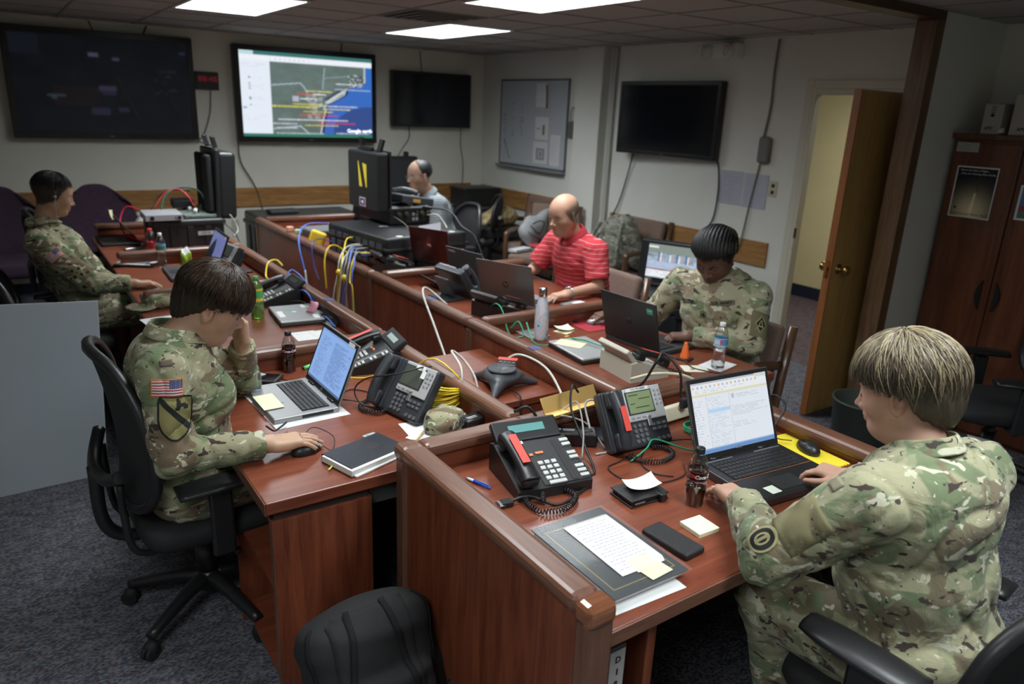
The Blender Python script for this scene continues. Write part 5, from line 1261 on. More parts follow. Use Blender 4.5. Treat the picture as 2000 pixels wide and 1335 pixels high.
# mug, cone, chips
t = thing('travel_mug', 'black travel mug behind the charcoal phone on the left row', 'mug', (1.265, 5.27, WT))
obj('body', G().lathe([(.036, 0), (.038, .01), (.044, .13), (.046, .135), (.042, .135), (.038, .02), (.001, .015)], 28, cap=False), M_blk, t); obj('handle', G().tube(spl([(.04, 0, .11), (.075, 0, .10), (.078, 0, .05), (.04, 0, .035)], 5), .006), M_blk, t)
t = thing('toy_cone', 'tiny orange traffic cone with black base on the right row desk', 'toy traffic cone', (2.625, 2.285, WT), R(20))
obj('base', G().bx(-.034, .034, -.034, .034, 0, .008, .005, 3), M_rub, t); obj('cone', G().lathe([(.025, .008), (.023, .014), (.009, .082), (.007, .086), (.001, .087)], 24), mat('orange_vinyl', (.85, .16, .03), .4), t)
g = G(); n = 14
for i in range(n+1):
    for j in range(9): u = j/8*2-1; v = i/n; g.v.append((u*.05*(1-.1*math.sin(v*9)), .022*(1-u*u)*math.sin(PI*min(1, v*1.1))+.010*math.sin(u*5+v*4), v*.13+.012*math.sin(u*4)))
for i in range(n+1):
    for j in range(9): u = j/8*2-1; v = i/n; g.v.append((u*.05*(1-.1*math.sin(v*9)), -.022*(1-u*u)*math.sin(PI*min(1, v*1.1))+.010*math.sin(u*5+v*4), v*.13+.012*math.sin(u*4)))
for s in (0, 1):
    for i in range(n):
        for j in range(8): q = s*(n+1)*9+i*9+j; g.f.append([q, q+1, q+10, q+9]); g.mi.append(0 if v < 2 and i < 9 else 1); g.sm.append(True)
tag(obj('snack_bag', g, [mat('lime_foil', (.30, .42, .04), .3), mat('white_foil', (.62, .64, .60), .35)], None, (.985, 5.36, WT), (R(-10), R(12), R(40))), 'crumpled lime green and white snack bag on the left row', 'snack bag')
# ------------------------------------------------------------------ papers, books, pads
def gold(a):
    for k in (.09,): rectp(a, k, .10, k+.012, .92, (.22, .16, .05)); rectp(a, k, .10, .93, .11, (.22, .16, .05)); rectp(a, .09, .91, .93, .922, (.22, .16, .05)); rectp(a, .92, .1, .932, .92, (.22, .16, .05))
t = thing('folio', 'black folio with gold border under clear plastic, near right desk', 'folio', (1.192, 1.225, WT+.006), R(-1))
obj('sheaf', G().box((0, .0, .008), (.235, .335, .014), .001), mat('page_edges', (.72, .72, .70), .8, bump=.6, bscale=150), t)
a = ci(70, 100, (.022, .026, .026)); gold(a); raster('cover', a, .245, .350, VCg, t, (0, 0, .0185)); obj('back_cover', G().box((0, 0, .017), (.246, .351, .002)), M_blk, t)
obj('plastic_sleeve', G().box((.004, 0, .0205), (.256, .362, .0006)), mat('clear_film', (.5, .52, .55), .06, alpha=.05, spec=.9), t)
sheet('white paper sheaf sticking out under the folio', 'paper_sheet', 1.17, 1.20, WT+.0012, 0, .235, .35, (.66, .67, .66), 0, rot=(0, 0, R(-3)), seed=1)
t = obj('notepad_page', G(), M_paper); bpy.data.objects.remove(t)
g = G(); pts = []; ww, hh = .152, .252
for k in range(23):
    x0 = -ww/2+ww*k/23; pts += [(x0, hh/2), (x0+.0022, hh/2), (x0+.0022, hh/2-.006), (x0+.0044, hh/2-.006), (x0+.0044, hh/2)]
pts += [(ww/2, hh/2), (ww/2, -hh/2+.02), (ww/2-.01, -hh/2), (-ww/2, -hh/2)]
t = thing('notepad_page', 'torn spiral notepad page with handwriting lying on the folio', 'note page', (1.222, 1.232, WT+.0275), R(-2))
obj('page', G().prism(pts, 0, .0006), M_paper, t)
g = G(); r_ = random.Random(3)
for k in range(17):
    y = hh/2-.022-k*.013; x = -ww/2+.012+(0 if k % 3 else .02)
    while x < ww/2-.03:
        l = r_.uniform(.004, .016); g.bx(x, x+l, y-.0006, y+.0006, .0007, .0009); x += l+.004
obj('handwriting', g, mat('pencil', (.16, .17, .24), .8), t)
sheet('lower cream sticky note overlapping the notepad page', 'sticky_note', 1.232, 1.085, WT+.0292, 0, .075, .05, (.74, .70, .45), 3, (.55, .5, .4), rot=(0, 0, R(4)), cat='note', seed=21)
sheet('cream sticky note at the folio corner beyond the page', 'sticky_note', 1.226, 1.125, WT+.0285, 0, .070, .06, (.75, .72, .50), 3, (.55, .5, .4), rot=(0, 0, R(-8)), cat='note', seed=22)
t = thing('phone_case', 'black textured phone wallet case lying on the near right desk', 'phone case', (1.392, 1.178, WT), R(4))
obj('cover', G().box((0, 0, .010), (.078, .162, .020), .007, None, 3), mat('pebbled_leather', (.013, .013, .014), .5, bump=1., bscale=550), t); obj('spine_seam', G().box((.0395, 0, .010), (.002, .15, .008), .001), M_rub, t)
t = thing('sticky_pad', 'thick pad of cream sticky notes on the near right desk', 'sticky note pad', (1.517, 1.193, WT), R(-3))
obj('sheets', G().box((0, 0, .006), (.078, .078, .012), .0008), mat('sticky_stack', (.74, .71, .50), .85), t); obj('top_sheet', G().box((.0005, .0005, .0124), (.078, .078, .0006)), M_paper2, t)
t = thing('organizer_case', 'small black strapped organizer case with a paper slip on it', 'organizer', (1.495, 1.418, WT), R(-4))
obj('cover', G().box((0, 0, .004), (.145, .105, .006), .002).box((0, 0, .022), (.145, .105, .005), .002), mat('black_leather', (.014, .014, .015), .4, bump=.4, bscale=300), t); obj('insert', G().box((0, 0, .013), (.135, .095, .012), .004), M_blk, t)
obj('strap', G().box((.045, -.02, .0145), (.022, .09, .024), .003), mat('black_leather', (.014, .014, .015), .4), t); obj('grommet', G().box((-.04, -.053, .013), (.04, .002, .006), .001), M_silver, t)
o = sheet('curled cream paper slip lying on the organizer case', 'paper_slip', 1.51, 1.425, WT+.030, 0, .105, .065, (.74, .72, .60), 3, (.55, .52, .45), rot=(R(3), R(-4), R(-12)), cat='note', bend=.028, seed=24)
t = thing('ballpoint_pen', 'blue ballpoint pen left of the black phone on the near right desk', 'pen', (1.105, 1.726, WT+.006), rot=(0, 0, R(-72)))
obj('barrel', G().cyl((-.02, 0, 0), (.045, 0, 0), .0055, .0035).ball((.045, 0, 0), .0036, 8), mat('blue_plastic', (.02, .09, .55), .3), t); obj('grip', G().cyl((-.045, 0, 0), (-.02, 0, 0), .0042, .0052), mat('pen_white', (.5, .6, .75), .4), t); obj('tip', G().cyl((-.056, 0, 0), (-.045, 0, 0), .0008, .004), M_silver, t); obj('clip', G().box((.022, 0, .006), (.04, .003, .0015)), mat('blue_plastic', (.02, .09, .55), .3), t)
t = thing('notebook', 'black notebook stuffed with papers on the near left desk', 'notebook', (.880, 2.075, WT), R(16))
obj('pages', G().box((-.006, -.006, .013), (.236, .156, .020), .001).box((.004, -.012, .004), (.245, .160, .006), .001, rotm(0, 0, R(2))), mat('page_edges', (.72, .72, .70), .8, bump=.6, bscale=150), t)
obj('cover', G().box((0, .004, .0245), (.232, .150, .003), .001).box((0, .078, .013), (.24, .003, .024), .001), mat('navy_leather', (.018, .021, .028), .38, bump=.5, bscale=40), t); obj('emblem', G().cyl((.035, .01, .026), (.035, .01, .0265), .024, n=28), mat('embossed_black', (.01, .01, .012), .6), t)
obj('tab', G().box((-.13, .01, .010), (.05, .006, .001), .0, rotm(0, 0, .5)), mat('lime_ribbon', (.48, .50, .05), .6), t, label='lime ribbon marker'); obj('card_tabs', G().box((.10, .085, .02), (.03, .03, .0015)).box((.085, .09, .018), (.03, .03, .0015)), mat('tab_grey', (.35, .38, .40), .5), t)
sheet('upper white sheets under the camouflage cap on the near left desk', 'paper_sheet', 1.205, 2.175, WT+.001, 0, .25, .15, (.72, .72, .72), 2, (.5, .55, .6), rot=(0, 0, R(-6)), seed=31)
sheet('angled white sheet corner by the camouflage cap, near the notebook', 'paper_sheet', 1.155, 2.125, WT+.0022, 0, .16, .12, (.74, .74, .74), 0, rot=(0, 0, R(28)), seed=32)
t = tag(obj('pencil', G().cyl((1.04, 2.06, WT+.008), (1.13, 2.14, WT+.012), .0035), mat('pencil_wood', (.6, .42, .2), .5)), 'wooden pencil end beside the black notebook', 'pencil')
sheet('white note sheet behind the cola bottle on the left row', 'paper_sheet', 1.16, 3.455, WT+.001, 0, .12, .15, (.70, .70, .68), 2, rot=(0, 0, R(-4)), seed=33)
sheet('white note sheet nearer the divider with a yellow-green stamp', 'paper_sheet', 1.255, 3.445, WT+.002, 0, .12, .13, (.70, .70, .64), 3, rot=(0, 0, R(6)), seed=34, extra=lambda a: rectp(a, .5, .3, .9, .6, (.5, .6, .25)))
sheet('white sheet with a printed landscape photo beside the grey green cap', 'photo_print', .615, 3.985, WT+.001, 0, .26, .20, (.70, .70, .70), 0, rot=(0, 0, R(-83)), seed=35, extra=lambda a: a.__setitem__((slice(9, 37), slice(10, 50)), np.array([.13, .16, .09])*(.6+1.3*noise_img(28, 40, 6, 4)[..., None])))
sheet('white folded napkin under the water bottle on the right row', 'napkin', 2.70, 2.145, WT+.0015, 0, .16, .12, (.72, .72, .72), 0, rot=(0, 0, R(12)), seed=36, bend=.003, cat='napkin')
sheet('cream card left of the water bottle on the right row', 'paper_card', 2.565, 2.165, WT+.001, 0, .12, .09, (.72, .69, .55), 0, rot=(0, 0, R(-30)), seed=37, extra=lambda a: rectp(a, .3, .55, .45, .7, (.1, .08, .05)))
sheet('white card on the corner of the black laptop of the woman with braids', 'paper_card', 2.79, 2.47, WT+.026, 0, .03, .025, n=0, rot=(0, 0, 0), seed=38)
for k, (x, y, a, lab) in enumerate(((2.385, 2.925, 20, 'bottom yellow sticky note of the pile beside the steel bottle'), (2.40, 2.945, -12, 'top curled cream sticky note of the pile beside the steel bottle'))):
    sheet(lab, 'sticky_note', x, y, WT+.002+.006*k, 0, .085, .085, (.76, .70, .42) if not k else (.76, .74, .60), 0, rot=(0, 0, R(a)), cat='note', bend=.02*k, seed=40+k)
sheet('small yellow paper bit beside the sticky notes', 'paper_scrap', 2.345, 2.85, WT+.001, 0, .03, .012, (.7, .5, .1), 0, rot=(0, 0, R(10)))
tag(obj('plastic_pouch', G().box((0, 0, .004), (.12, .20, .006), .003), mat('pouch_film', (.30, .30, .31), .15, coat=.5, var=.5, vscale=40)), 'clear pouch with small parts beside the steel bottle', 'pouch').location = (2.20, 2.98, WT)
t = thing('mouse_pad', 'red mouse pad before the woman with braids', 'mouse pad', (2.60, 2.965, WT), R(-4)); obj('pad', G().box((0, 0, .0018), (.20, .24, .0035), .001), mat('red_cloth_pad', (.36, .014, .03), .8, bump=.3, bscale=600), t)
def mouse(lab, x, y, rz, m, z=WT, wheel=True):
    t = thing('computer_mouse', lab, 'mouse', (x, y, z), rz)
    g = G(); n = 20; rows = [(1., .0), (1.02, .008), (.96, .018), (.75, .029), (.4, .035), (.02, .036)]
    vs = []
    for s, zz in rows:
        for i in range(n): a = 2*PI*i/n; vs.append((.031*s*math.cos(a)*(1-.08*math.sin(a)), .054*s*math.sin(a)-.004*(1-s), zz-.010*max(0, math.sin(a))*(1-s)*2))
    g.add(vs, [(i*n+j, i*n+(j+1) % n, (i+1)*n+(j+1) % n, (i+1)*n+j) for i in range(5) for j in range(n)]+[tuple(range(n-1, -1, -1)), tuple(range(5*n, 6*n))], True)
    obj('shell', g, m, t); obj('scroll_wheel', G().cyl((-.003, .026, .0245), (.003, .026, .0245), .007, n=14), M_rub, t); obj('button_seam', G().box((0, .030, .0215), (.0008, .03, .010)), M_rub, t)
    return t
mouse('black mouse under the right hand of the woman with the horse-head patch', .725, 2.205, R(-80), M_blk); mouse('black mouse beside the yellow pad on the near right desk', 2.250, 1.345, R(-22), M_blk, WT+.005); mouse('grey mouse under the hand of the woman with braids', 2.64, 2.965, R(80), mat('mouse_silver', (.42, .43, .44), .3, .3), WT+.004)
mouse('white mouse behind the silver-grey laptop on the right row', 2.66, 3.92, R(80), M_white)
t = thing('highlighter', 'green highlighter marker lying beside the cola bottle', 'highlighter', (1.03, 3.0, WT+.0085), rot=(0, 0, R(22)))
obj('barrel', G().cyl((-.05, 0, 0), (.028, 0, 0), .008), mat('neon_green', (.16, .72, .22), .35), t); obj('cap', G().cyl((.028, 0, 0), (.062, 0, 0), .0088), M_blk, t); obj('end_plug', G().cyl((-.056, 0, 0), (-.05, 0, 0), .006), M_blk, t)
t = thing('handheld_organizer', 'black flat handheld device beside the elbow on the near left desk', 'handheld device', (.785, 2.935, WT), R(-38)); obj('body', G().box((0, 0, .009), (.16, .095, .018), .005, None, 3), M_blk, t); obj('display', G().box((.02, 0, .0185), (.10, .075, .001)), M_scroff, t); obj('buttons', G().box((-.055, .02, .019), (.014, .012, .002)).box((-.055, -.02, .019), (.014, .012, .002)), M_btn, t)
t = thing('badge_holder', 'badge with coloured print lying on the flat handheld device', 'badge', (.76, 2.955, WT+.020), R(20)); a = ci(24, 14, (.6, .6, .6)); rectp(a, .05, .1, .3, .9, (.3, .2, .2)); rectp(a, .35, .2, .9, .4, (.05, .08, .3)); rectp(a, .35, .5, .9, .8, (.5, .1, .1)); raster('print', a, .085, .054, VCg, t, (0, 0, .0025)); obj('card', G().box((0, 0, .001), (.086, .055, .0022), .0008), M_white, t)
# tablet
t = thing('tablet', 'white-framed tablet in a black case on the left row', 'tablet', (.705, 5.53, WT), R(-33)); obj('case', G().box((0, 0, .008), (.25, .19, .016), .006), M_blk, t); obj('frame', G().box((0, 0, .019), (.242, .182, .006), .003), M_white, t)
raster('screen', np.stack([.10+.10*noise_img(30, 40, 5, 2), .14+.12*noise_img(30, 40, 5, 2), .17+.14*noise_img(30, 40, 5, 2)], -1), .19, .148, vcmat('tablet_screen', .12, emit=.4), t, (0, 0, .0225)); obj('corner_strap', G().box((.11, -.06, .021), (.05, .04, .006), .002), M_blk, t)
t = thing('remote_handset', 'small grey handset lying by the half closed laptop', 'handset', (.735, 6.08, WT), R(15)); obj('body', G().box((0, 0, .011), (.085, .045, .022), .008, None, 3), M_silver, t); obj('grip', G().box((.055, 0, .009), (.05, .045, .018), .006), M_blk, t)
# yellow pad under the mouse, power strip, nameplates, adapters
t = thing('legal_pad', 'yellow legal pad with torn edge under the black mouse', 'notepad', (2.222, 1.35, WT), R(-3)); M_yel = mat('legal_yellow', (.78, .62, .03), .75); obj('pages', G().box((0, 0, .002), (.16, .27, .004), .0006), M_yel, t); obj('torn_edge', G().prism([(-.08, -.135)]+[(-.08+.16*k/20, -.135-(.006 if k % 2 else .001)) for k in range(21)]+[(.08, -.13)], .001, .003), M_yel, t)
def plate(lab, x, y, rz, m, w=.26, dark=False, z=CAPZ):
    t = thing('desk_nameplate', lab, 'nameplate holder', (x, y, z), rz)
    obj('plate', G().box((0, .010, .030), (w, .004, .056), .001, rotm(R(-32), 0, 0)), m, t); obj('foot', G().box((0, -.018, .004), (w, .040, .004), .001, rotm(R(8), 0, 0)).box((0, -.036, .0), (w, .004, .010), .001), m, t)
    return t
plate('empty gold metal nameplate holder on the panel behind the near right desk', 1.60, 1.895, R(5), M_gold, .265)
t = plate('black nameplate with round seal standing by the closed silver laptop', 1.335, 3.62, R(-82), M_blk, .20, z=WT+.006)
obj('seal', G().cyl((-.065, -.001, .040), (-.065, -.003, .038), .017, n=24), mat('seal_grey', (.12, .11, .08), .4), t); text('LNO', .022, mat('seal_grey', (.12, .11, .08), .4), t, (.03, -.0, .034), (R(58), 0, 0), 'name_lettering')
t = thing('power_strip', 'beige power strip standing behind the near right phone', 'power strip', (2.12, 1.795, WT), R(2)); obj('housing', G().box((0, 0, .03), (.31, .05, .055), .006, rotm(R(-20), 0, 0)), mat('ivory_plastic', (.66, .62, .46), .45), t)
for k in range(4): obj('socket', G().box((-.07+.055*k, -.018, .050), (.034, .020, .004), .002, rotm(R(-20), 0, 0)), mat('socket_brown', (.22, .08, .05), .5), t)
obj('plug', G().box((-.07, -.03, .075), (.03, .026, .04), .006), M_rub, t)
for lab, x, y, z, rz, s in (('black power adapter with white lettering on the near right desk between the phones', 1.560, 1.82, WT, R(-35), (.16, .075, .05)), ('black power adapter beside the camouflage cap on the near left desk', 1.335, 2.125, WT, R(10), (.125, .062, .036)), ('dark router box at the divider beside the ginger soda', 1.22, 4.42, WT, R(5), (.14, .10, .03))):
    t = thing('power_adapter', lab, 'adapter', (x, y, z), rz); obj('case', G().box((0, 0, s[2]/2), s, .008, None, 3), M_blk, t); obj('lettering_print', G().box((-.02, .0, s[2]+.0004), (.045, .004, .0004)).box((-.02, -.010, s[2]+.0004), (.04, .003, .0004)).cyl((-.055, 0, s[2]), (-.055, 0, s[2]+.0006), .008, n=16), mat('white_print', (.6, .6, .6), .5), t)
# patrol caps
def patrol_cap(lab, x, y, rz, S=1., squash=1., name_tape=None, z=WT):
    t = thing('patrol_cap', lab, 'cap', (x, y, z), rz)
    prims = [El((0, 0, .035), (.105, .088, .055*squash), k=.02), Bx((.01, 0, .065*squash), (.075, .06, .014), .012, k=.03), Rc((.09, -.05, .012), (.09, .05, .012), .010, k=.012), El((.12, 0, .012), (.065, .075, .008), k=.012)]
    obj_ = sdf_mesh('crown', [Grp(prims, S=S)], .005, camo('camo_cap', 1.3), t, field=lambda P: .004*np.sin(P[..., 0]*60+3*np.sin(P[..., 1]*40))*np.sin(P[..., 1]*35+P[..., 2]*50), clip=lambda P: -P[..., 2]+.001)
    return t
t = patrol_cap('folded camouflage cap with a black name on it beside the yellow cable', 1.215, 2.145, R(35), .82, 1.0); l = text('CLARK', .030, M_ink, t, (-.01, -.072, .045), (R(58), 0, R(3)), 'name_lettering', bold=.001)
patrol_cap('soft camouflage cap resting at the elbow of the woman on the left row', .665, 4.35, R(200), 1.12, .8)
# ------------------------------------------------------------------ yellow cable bundle and the loose cables
M_yc = mat('yellow_cable', (.78, .58, .02), .4); M_gc = mat('green_cable', (.02, .30, .14), .4); M_bc = mat('blue_cable', (.07, .15, .55), .45); M_wc = mat('white_cable', (.55, .54, .48), .45); M_kc = mat('black_cable', (.012, .012, .013), .45); M_rc = mat('red_cable', (.62, .04, .07), .4); M_grc = mat('grey_cable', (.30, .30, .29), .5)
g = G(); r_ = random.Random(4); P = []
for k in range(17*14):
    a = 2*PI*k/14; q = k//14; P.append((1.325+(.075+.008*math.sin(q*1.3))*math.cos(a)+.012*math.sin(q*2.1), 2.365+(.085+.010*math.cos(q*1.9))*math.sin(a), WT+.008+.0042*q+.022*max(0, math.cos(a+.4+q*.13))))
P += [(1.37, 2.36, .86), (1.34, 2.44, .89), (1.31, 2.52, .85), (1.28, 2.50, .78)]
tag(obj('cable_bundle', g.tube(spl(P, 2), .0032, 7), M_yc), 'coiled bundle of yellow network cable on the near left desk', 'cable')
def cb(lab, pts, r, m, cat='cable', **k): return cable('cable', pts, r, m, lab, cat, **k)
Z = WT+.004
cb('yellow cable leaving the side of the near left laptop', [(.975, 2.80, .745), (.99, 2.88, .775), (1.03, 2.90, .76), (1.06, 2.86, Z), (1.16, 2.76, Z), (1.25, 2.70, .76), (1.32, 2.62, Z), (1.33, 2.48, Z)], .0034, M_yc)
cb('yellow cable arching over the left row spine near the mug', [(1.30, 4.36, .76), (1.28, 4.40, .80), (1.285, 4.53, .80), (1.33, 4.63, .86), (1.39, 4.66, .872), (1.42, 4.62, .84)], .006, M_yc)
cb('blue cable from the ginger soda phone over the left row spine', [(1.32, 4.25, .78), (1.36, 4.33, .85), (1.40, 4.33, .865), (1.43, 4.15, .80), (1.44, 4.05, .7)], .005, M_bc)
cb('blue cable looping down behind the closed silver laptop', [(1.33, 4.10, .75), (1.33, 4.02, .82), (1.34, 3.93, .82), (1.345, 3.82, .76), (1.33, 3.72, .745), (1.32, 3.60, .77), (1.33, 3.50, .742)], .0045, M_bc)
cb('thin black cable from the ginger soda phone across the desk', [(1.17, 4.10, .742), (1.30, 3.98, .77), (1.31, 3.85, .775), (1.32, 3.75, .76)], .003, M_kc)
cb('white cable looping from the silver-grey laptop row over the spine down into the gap', [(2.02, 3.55, .77), (1.93, 3.62, .86), (1.84, 3.5, .86), (1.76, 3.2, .74), (1.72, 3.0, .60), (1.70, 2.95, .4)], .006, M_wc)
cb('green cable from the charcoal phone past the steel bottle', [(2.19, 3.42, .80), (2.16, 3.32, .80), (2.10, 3.16, .86), (2.08, 3.07, .845), (2.07, 2.98, .742), (2.12, 2.93, .742), (2.13, 2.99, .80), (2.10, 3.02, .76)], .0038, M_gc)
cb('green cable from the steel bottle to the beige phone', [(2.16, 2.96, .80), (2.12, 2.84, Z), (2.16, 2.76, Z), (2.26, 2.78, .745), (2.28, 2.66, .775), (2.30, 2.54, .775), (2.36, 2.44, .76), (2.42, 2.40, .745), (2.56, 2.41, .75), (2.64, 2.43, .745)], .0038, M_gc)
cb('black cable with a small barrel hanging from the black laptop past the cone', [(2.60, 2.40, .745), (2.59, 2.33, Z), (2.60, 2.26, Z), (2.56, 2.17, Z), (2.60, 2.08, Z), (2.66, 2.0, Z), (2.68, 1.97, .76)], .0028, M_kc)
cb('black cord looping from the top of the left phone face of the near left desk', [(1.26, 2.33, .905), (1.20, 2.30, .92), (1.12, 2.34, .895), (1.05, 2.44, .86), (1.02, 2.5, .80), (1.03, 2.46, .75), (1.10, 2.40, Z)], .0032, M_kc)
cb('thin black cables tangled behind the near left laptop', [(1.0, 2.62, Z), (1.07, 2.66, Z), (1.12, 2.58, Z), (1.08, 2.50, Z), (1.0, 2.52, .75), (.97, 2.60, Z)], .0025, M_kc)
cb('thin black mouse cord on the near left desk', [(.72, 2.26, .745), (.78, 2.30, .77), (.83, 2.24, .75), (.80, 2.17, Z), (.775, 2.20, .745)], .0018, M_kc)
cb('thick black cable bundle hanging at the edge of the near left laptop', [(.655, 2.42, .755), (.67, 2.38, .75), (.70, 2.40, .75), (.73, 2.43, .75)], .0035, M_kc)
cb('thin cord across the flat handheld device', [(.78, 2.98, .76), (.86, 2.92, Z), (.90, 2.82, Z), (.93, 2.78, .75)], .002, M_kc)
cb('white cable looping over the yellow bundle behind the cap', [(1.38, 2.30, .78), (1.40, 2.34, .87), (1.43, 2.47, .90), (1.48, 2.46, .86), (1.50, 2.40, .80), (1.50, 2.36, .72)], .005, M_wc)
cb('white cable arcing from the conference phone down to the cabinet edge', [(1.74, 2.56, .77), (1.79, 2.50, .82), (1.83, 2.36, .80), (1.81, 2.22, .74), (1.76, 2.10, .68)], .0055, M_wc)
cb('black cable hanging from the conference phone over the cabinet front', [(1.655, 2.34, .73), (1.65, 2.28, .725), (1.645, 2.262, .66), (1.66, 2.262, .50)], .004, M_kc)
cb('grey flat cables behind the black near right phone', [(1.40, 1.83, .78), (1.45, 1.86, .82), (1.52, 1.85, .83), (1.60, 1.80, .80), (1.62, 1.72, Z)], .0035, M_grc)
cb('grey cable loop between the two near right phones', [(1.58, 1.76, .80), (1.62, 1.84, .86), (1.66, 1.82, .86), (1.65, 1.74, .76), (1.62, 1.70, Z), (1.56, 1.70, Z)], .004, M_grc)
cb('grey ribbon cable standing between the near right phones', [(1.50, 1.70, Z), (1.55, 1.76, .80), (1.60, 1.86, .86), (1.56, 1.88, .84), (1.46, 1.86, .80)], .003, M_grc)
cb('black cable arching beside the silver-faced phone onto the desk', [(1.60, 1.86, .90), (1.57, 1.86, .93), (1.54, 1.82, .86), (1.53, 1.72, .76), (1.47, 1.60, Z), (1.42, 1.62, Z)], .0042, M_kc)
cb('thick black cable from the panel to the power adapter', [(1.38, 1.94, .84), (1.42, 1.91, .86), (1.46, 1.88, .80), (1.50, 1.86, .775)], .0055, M_kc)
cb('black video cable curling round the front of the near right phone', [(1.12, 1.575, .742), (1.18, 1.56, .75), (1.24, 1.50, Z), (1.34, 1.52, Z), (1.42, 1.56, Z), (1.46, 1.64, .75), (1.44, 1.72, .745), (1.42, 1.80, .745)], .005, M_kc)
cb('thin black cord in front of the silver-faced near right phone', [(1.68, 1.64, Z), (1.60, 1.62, Z), (1.53, 1.60, Z), (1.53, 1.50, Z), (1.62, 1.44, Z), (1.72, 1.44, Z), (1.78, 1.50, Z)], .0022, M_kc)
cb('second thin black cord leading to the email laptop', [(1.68, 1.45, Z), (1.64, 1.50, Z), (1.66, 1.58, Z), (1.78, 1.66, Z), (1.90, 1.62, .745), (1.96, 1.60, Z)], .0022, M_kc)
cb('green network cable before the silver-faced near right phone', [(1.63, 1.60, Z), (1.70, 1.60, .765), (1.78, 1.64, .765), (1.84, 1.56, .75), (1.90, 1.54, Z), (1.95, 1.56, .745)], .0032, M_gc)
g = G(); P = [(2.02+.045*math.cos(k*.5), 1.66+.05*math.sin(k*.5), .742+.0035*(k//12)+.006*math.sin(k*.3)) for k in range(48)]
tag(obj('cable', g.tube(spl(P, 2), .0032, 6), M_gc), 'coil of green cable left of the email laptop', 'cable')
cb('black power cord with barrel plugged behind the email laptop', [(2.08, 1.72, .80), (2.0, 1.66, .78), (1.93, 1.60, .75), (1.88, 1.52, .75), (1.86, 1.50, .752)], .0045, M_kc)
cb('black mains cord standing up from the power strip', [(2.05, 1.78, .82), (2.05, 1.80, .92), (2.02, 1.86, .98), (1.98, 1.86, .95), (1.97, 1.92, .84), (1.95, 2.0, .80)], .005, M_kc)
cb('cream cable curving from the panel down to the power strip', [(1.94, 1.95, .86), (2.02, 1.90, .885), (2.12, 1.84, .88), (2.22, 1.80, .82), (2.26, 1.78, .77)], .006, mat('cream_cable', (.58, .54, .38), .5))
cb('black cord from the power strip toward the email laptop lid', [(2.06, 1.77, .82), (2.12, 1.74, .81), (2.20, 1.68, .77), (2.22, 1.60, .75)], .003, M_kc)
cb('black cord looping behind the email laptop corner over the panel', [(2.20, 1.56, .76), (2.28, 1.60, .83), (2.34, 1.57, .85), (2.31, 1.50, .83), (2.22, 1.48, .77)], .004, M_kc)
cb('thin mouse cord by the yellow pad', [(2.23, 1.40, .755), (2.21, 1.44, .75), (2.19, 1.47, .76), (2.17, 1.47, .75)], .002, M_kc)
# coiled handset cords
def ccord(lab, path, R0, turns, r=.0022): tag(obj('handset_cord', G().tube(coil(path, R0, turns, 10), r, 6), M_coil), lab, 'phone cord')
ccord('coiled black handset cord of the near right multi-line phone', [(1.20, 1.60, .742), (1.16, 1.545, .742), (1.17, 1.48, .742), (1.24, 1.46, .742), (1.31, 1.50, .742), (1.30, 1.56, .742), (1.24, 1.565, .744), (1.20, 1.52, .748)], .0075, 46)
ccord('coiled black handset cord of the silver-faced near right phone', [(1.64, 1.63, .742), (1.66, 1.57, .742), (1.72, 1.535, .742), (1.79, 1.56, .742), (1.80, 1.61, .742), (1.76, 1.635, .742)], .0072, 32)
ccord('coiled black handset cord of the silver-faced near left phone', [(1.08, 2.50, .745), (1.03, 2.47, .742), (1.02, 2.42, .742), (1.06, 2.37, .742), (1.10, 2.38, .742)], .0072, 22)
ccord('coiled black handset cord of the beige phone', [(2.40, 2.20, .745), (2.44, 2.17, .742), (2.45, 2.10, .742), (2.41, 2.06, .742), (2.36, 2.08, .745)], .007, 20)
t = thing('video_plug', 'black video connector lying before the near right phone', 'connector', (1.11, 1.578, WT+.009), R(-8)); obj('shell', G().box((0, 0, 0), (.036, .030, .016), .003), M_rub, t); obj('face', G().box((-.022, 0, 0), (.010, .026, .011), .002), M_silver, t); obj('screw', G().cyl((-.030, .013, 0), (-.010, .013, 0), .003).cyl((-.030, -.013, 0), (-.010, -.013, 0), .003), M_silver, t)
sheet('blue painter tape strip on the right row spine cap', 'tape', RS, 3.50, CAPZ+.001, 0, .05, .045, (.06, .08, .20), 0, rot=(0, 0, 0), cat='tape'); sheet('blue painter tape strip on the right row spine cap beside the closed laptop', 'tape', RS, 2.52, CAPZ+.001, 0, .05, .05, (.06, .08, .20), 0, rot=(0, 0, 0), cat='tape'); sheet('blue painter tape strip on the left row spine cap', 'tape', LS, 3.72, CAPZ+.001, 0, .05, .05, (.06, .08, .20), 0, rot=(0, 0, 0), cat='tape')
# binders under the near right desk
t = thing('ring_binder', 'grey ring binder with a white spine label under the near right desk', 'binder', (1.075, 1.06, .302), R(0)); obj('cover', G().bx(-.055, .055, 0, .28, 0, .30, .004), mat('binder_grey', (.10, .10, .10), .5), t)
obj('spine_label', G().bx(-.0, .05, -.003, -.0005, .01, .29), mat('label_grey', (.45, .45, .43), .6), t)
for k, c in enumerate('DIR CHECKLIST'):
    if c != ' ': text(c, .026 if k < 3 else .017, M_ink, t, (.026, -.0045, .262-(.037*k if k < 4 else .037*4+.016*(k-4))-.0), (PI/2, 0, 0), 'spine_lettering', bold=.0004)
t = tag(obj('foam_scrap', G().bx(.06, .078, 0, .20, 0, .005), M_paper), 'small paper inside the near bookcase', 'paper'); t.location = (.70, 2.05, .42)
tag(obj('paper_stack', G().bx(.70, .82, 2.0, 2.3, .42, .44, .002), M_paper), 'stack of white paper on the middle shelf of the near bookcase', 'paper stack')
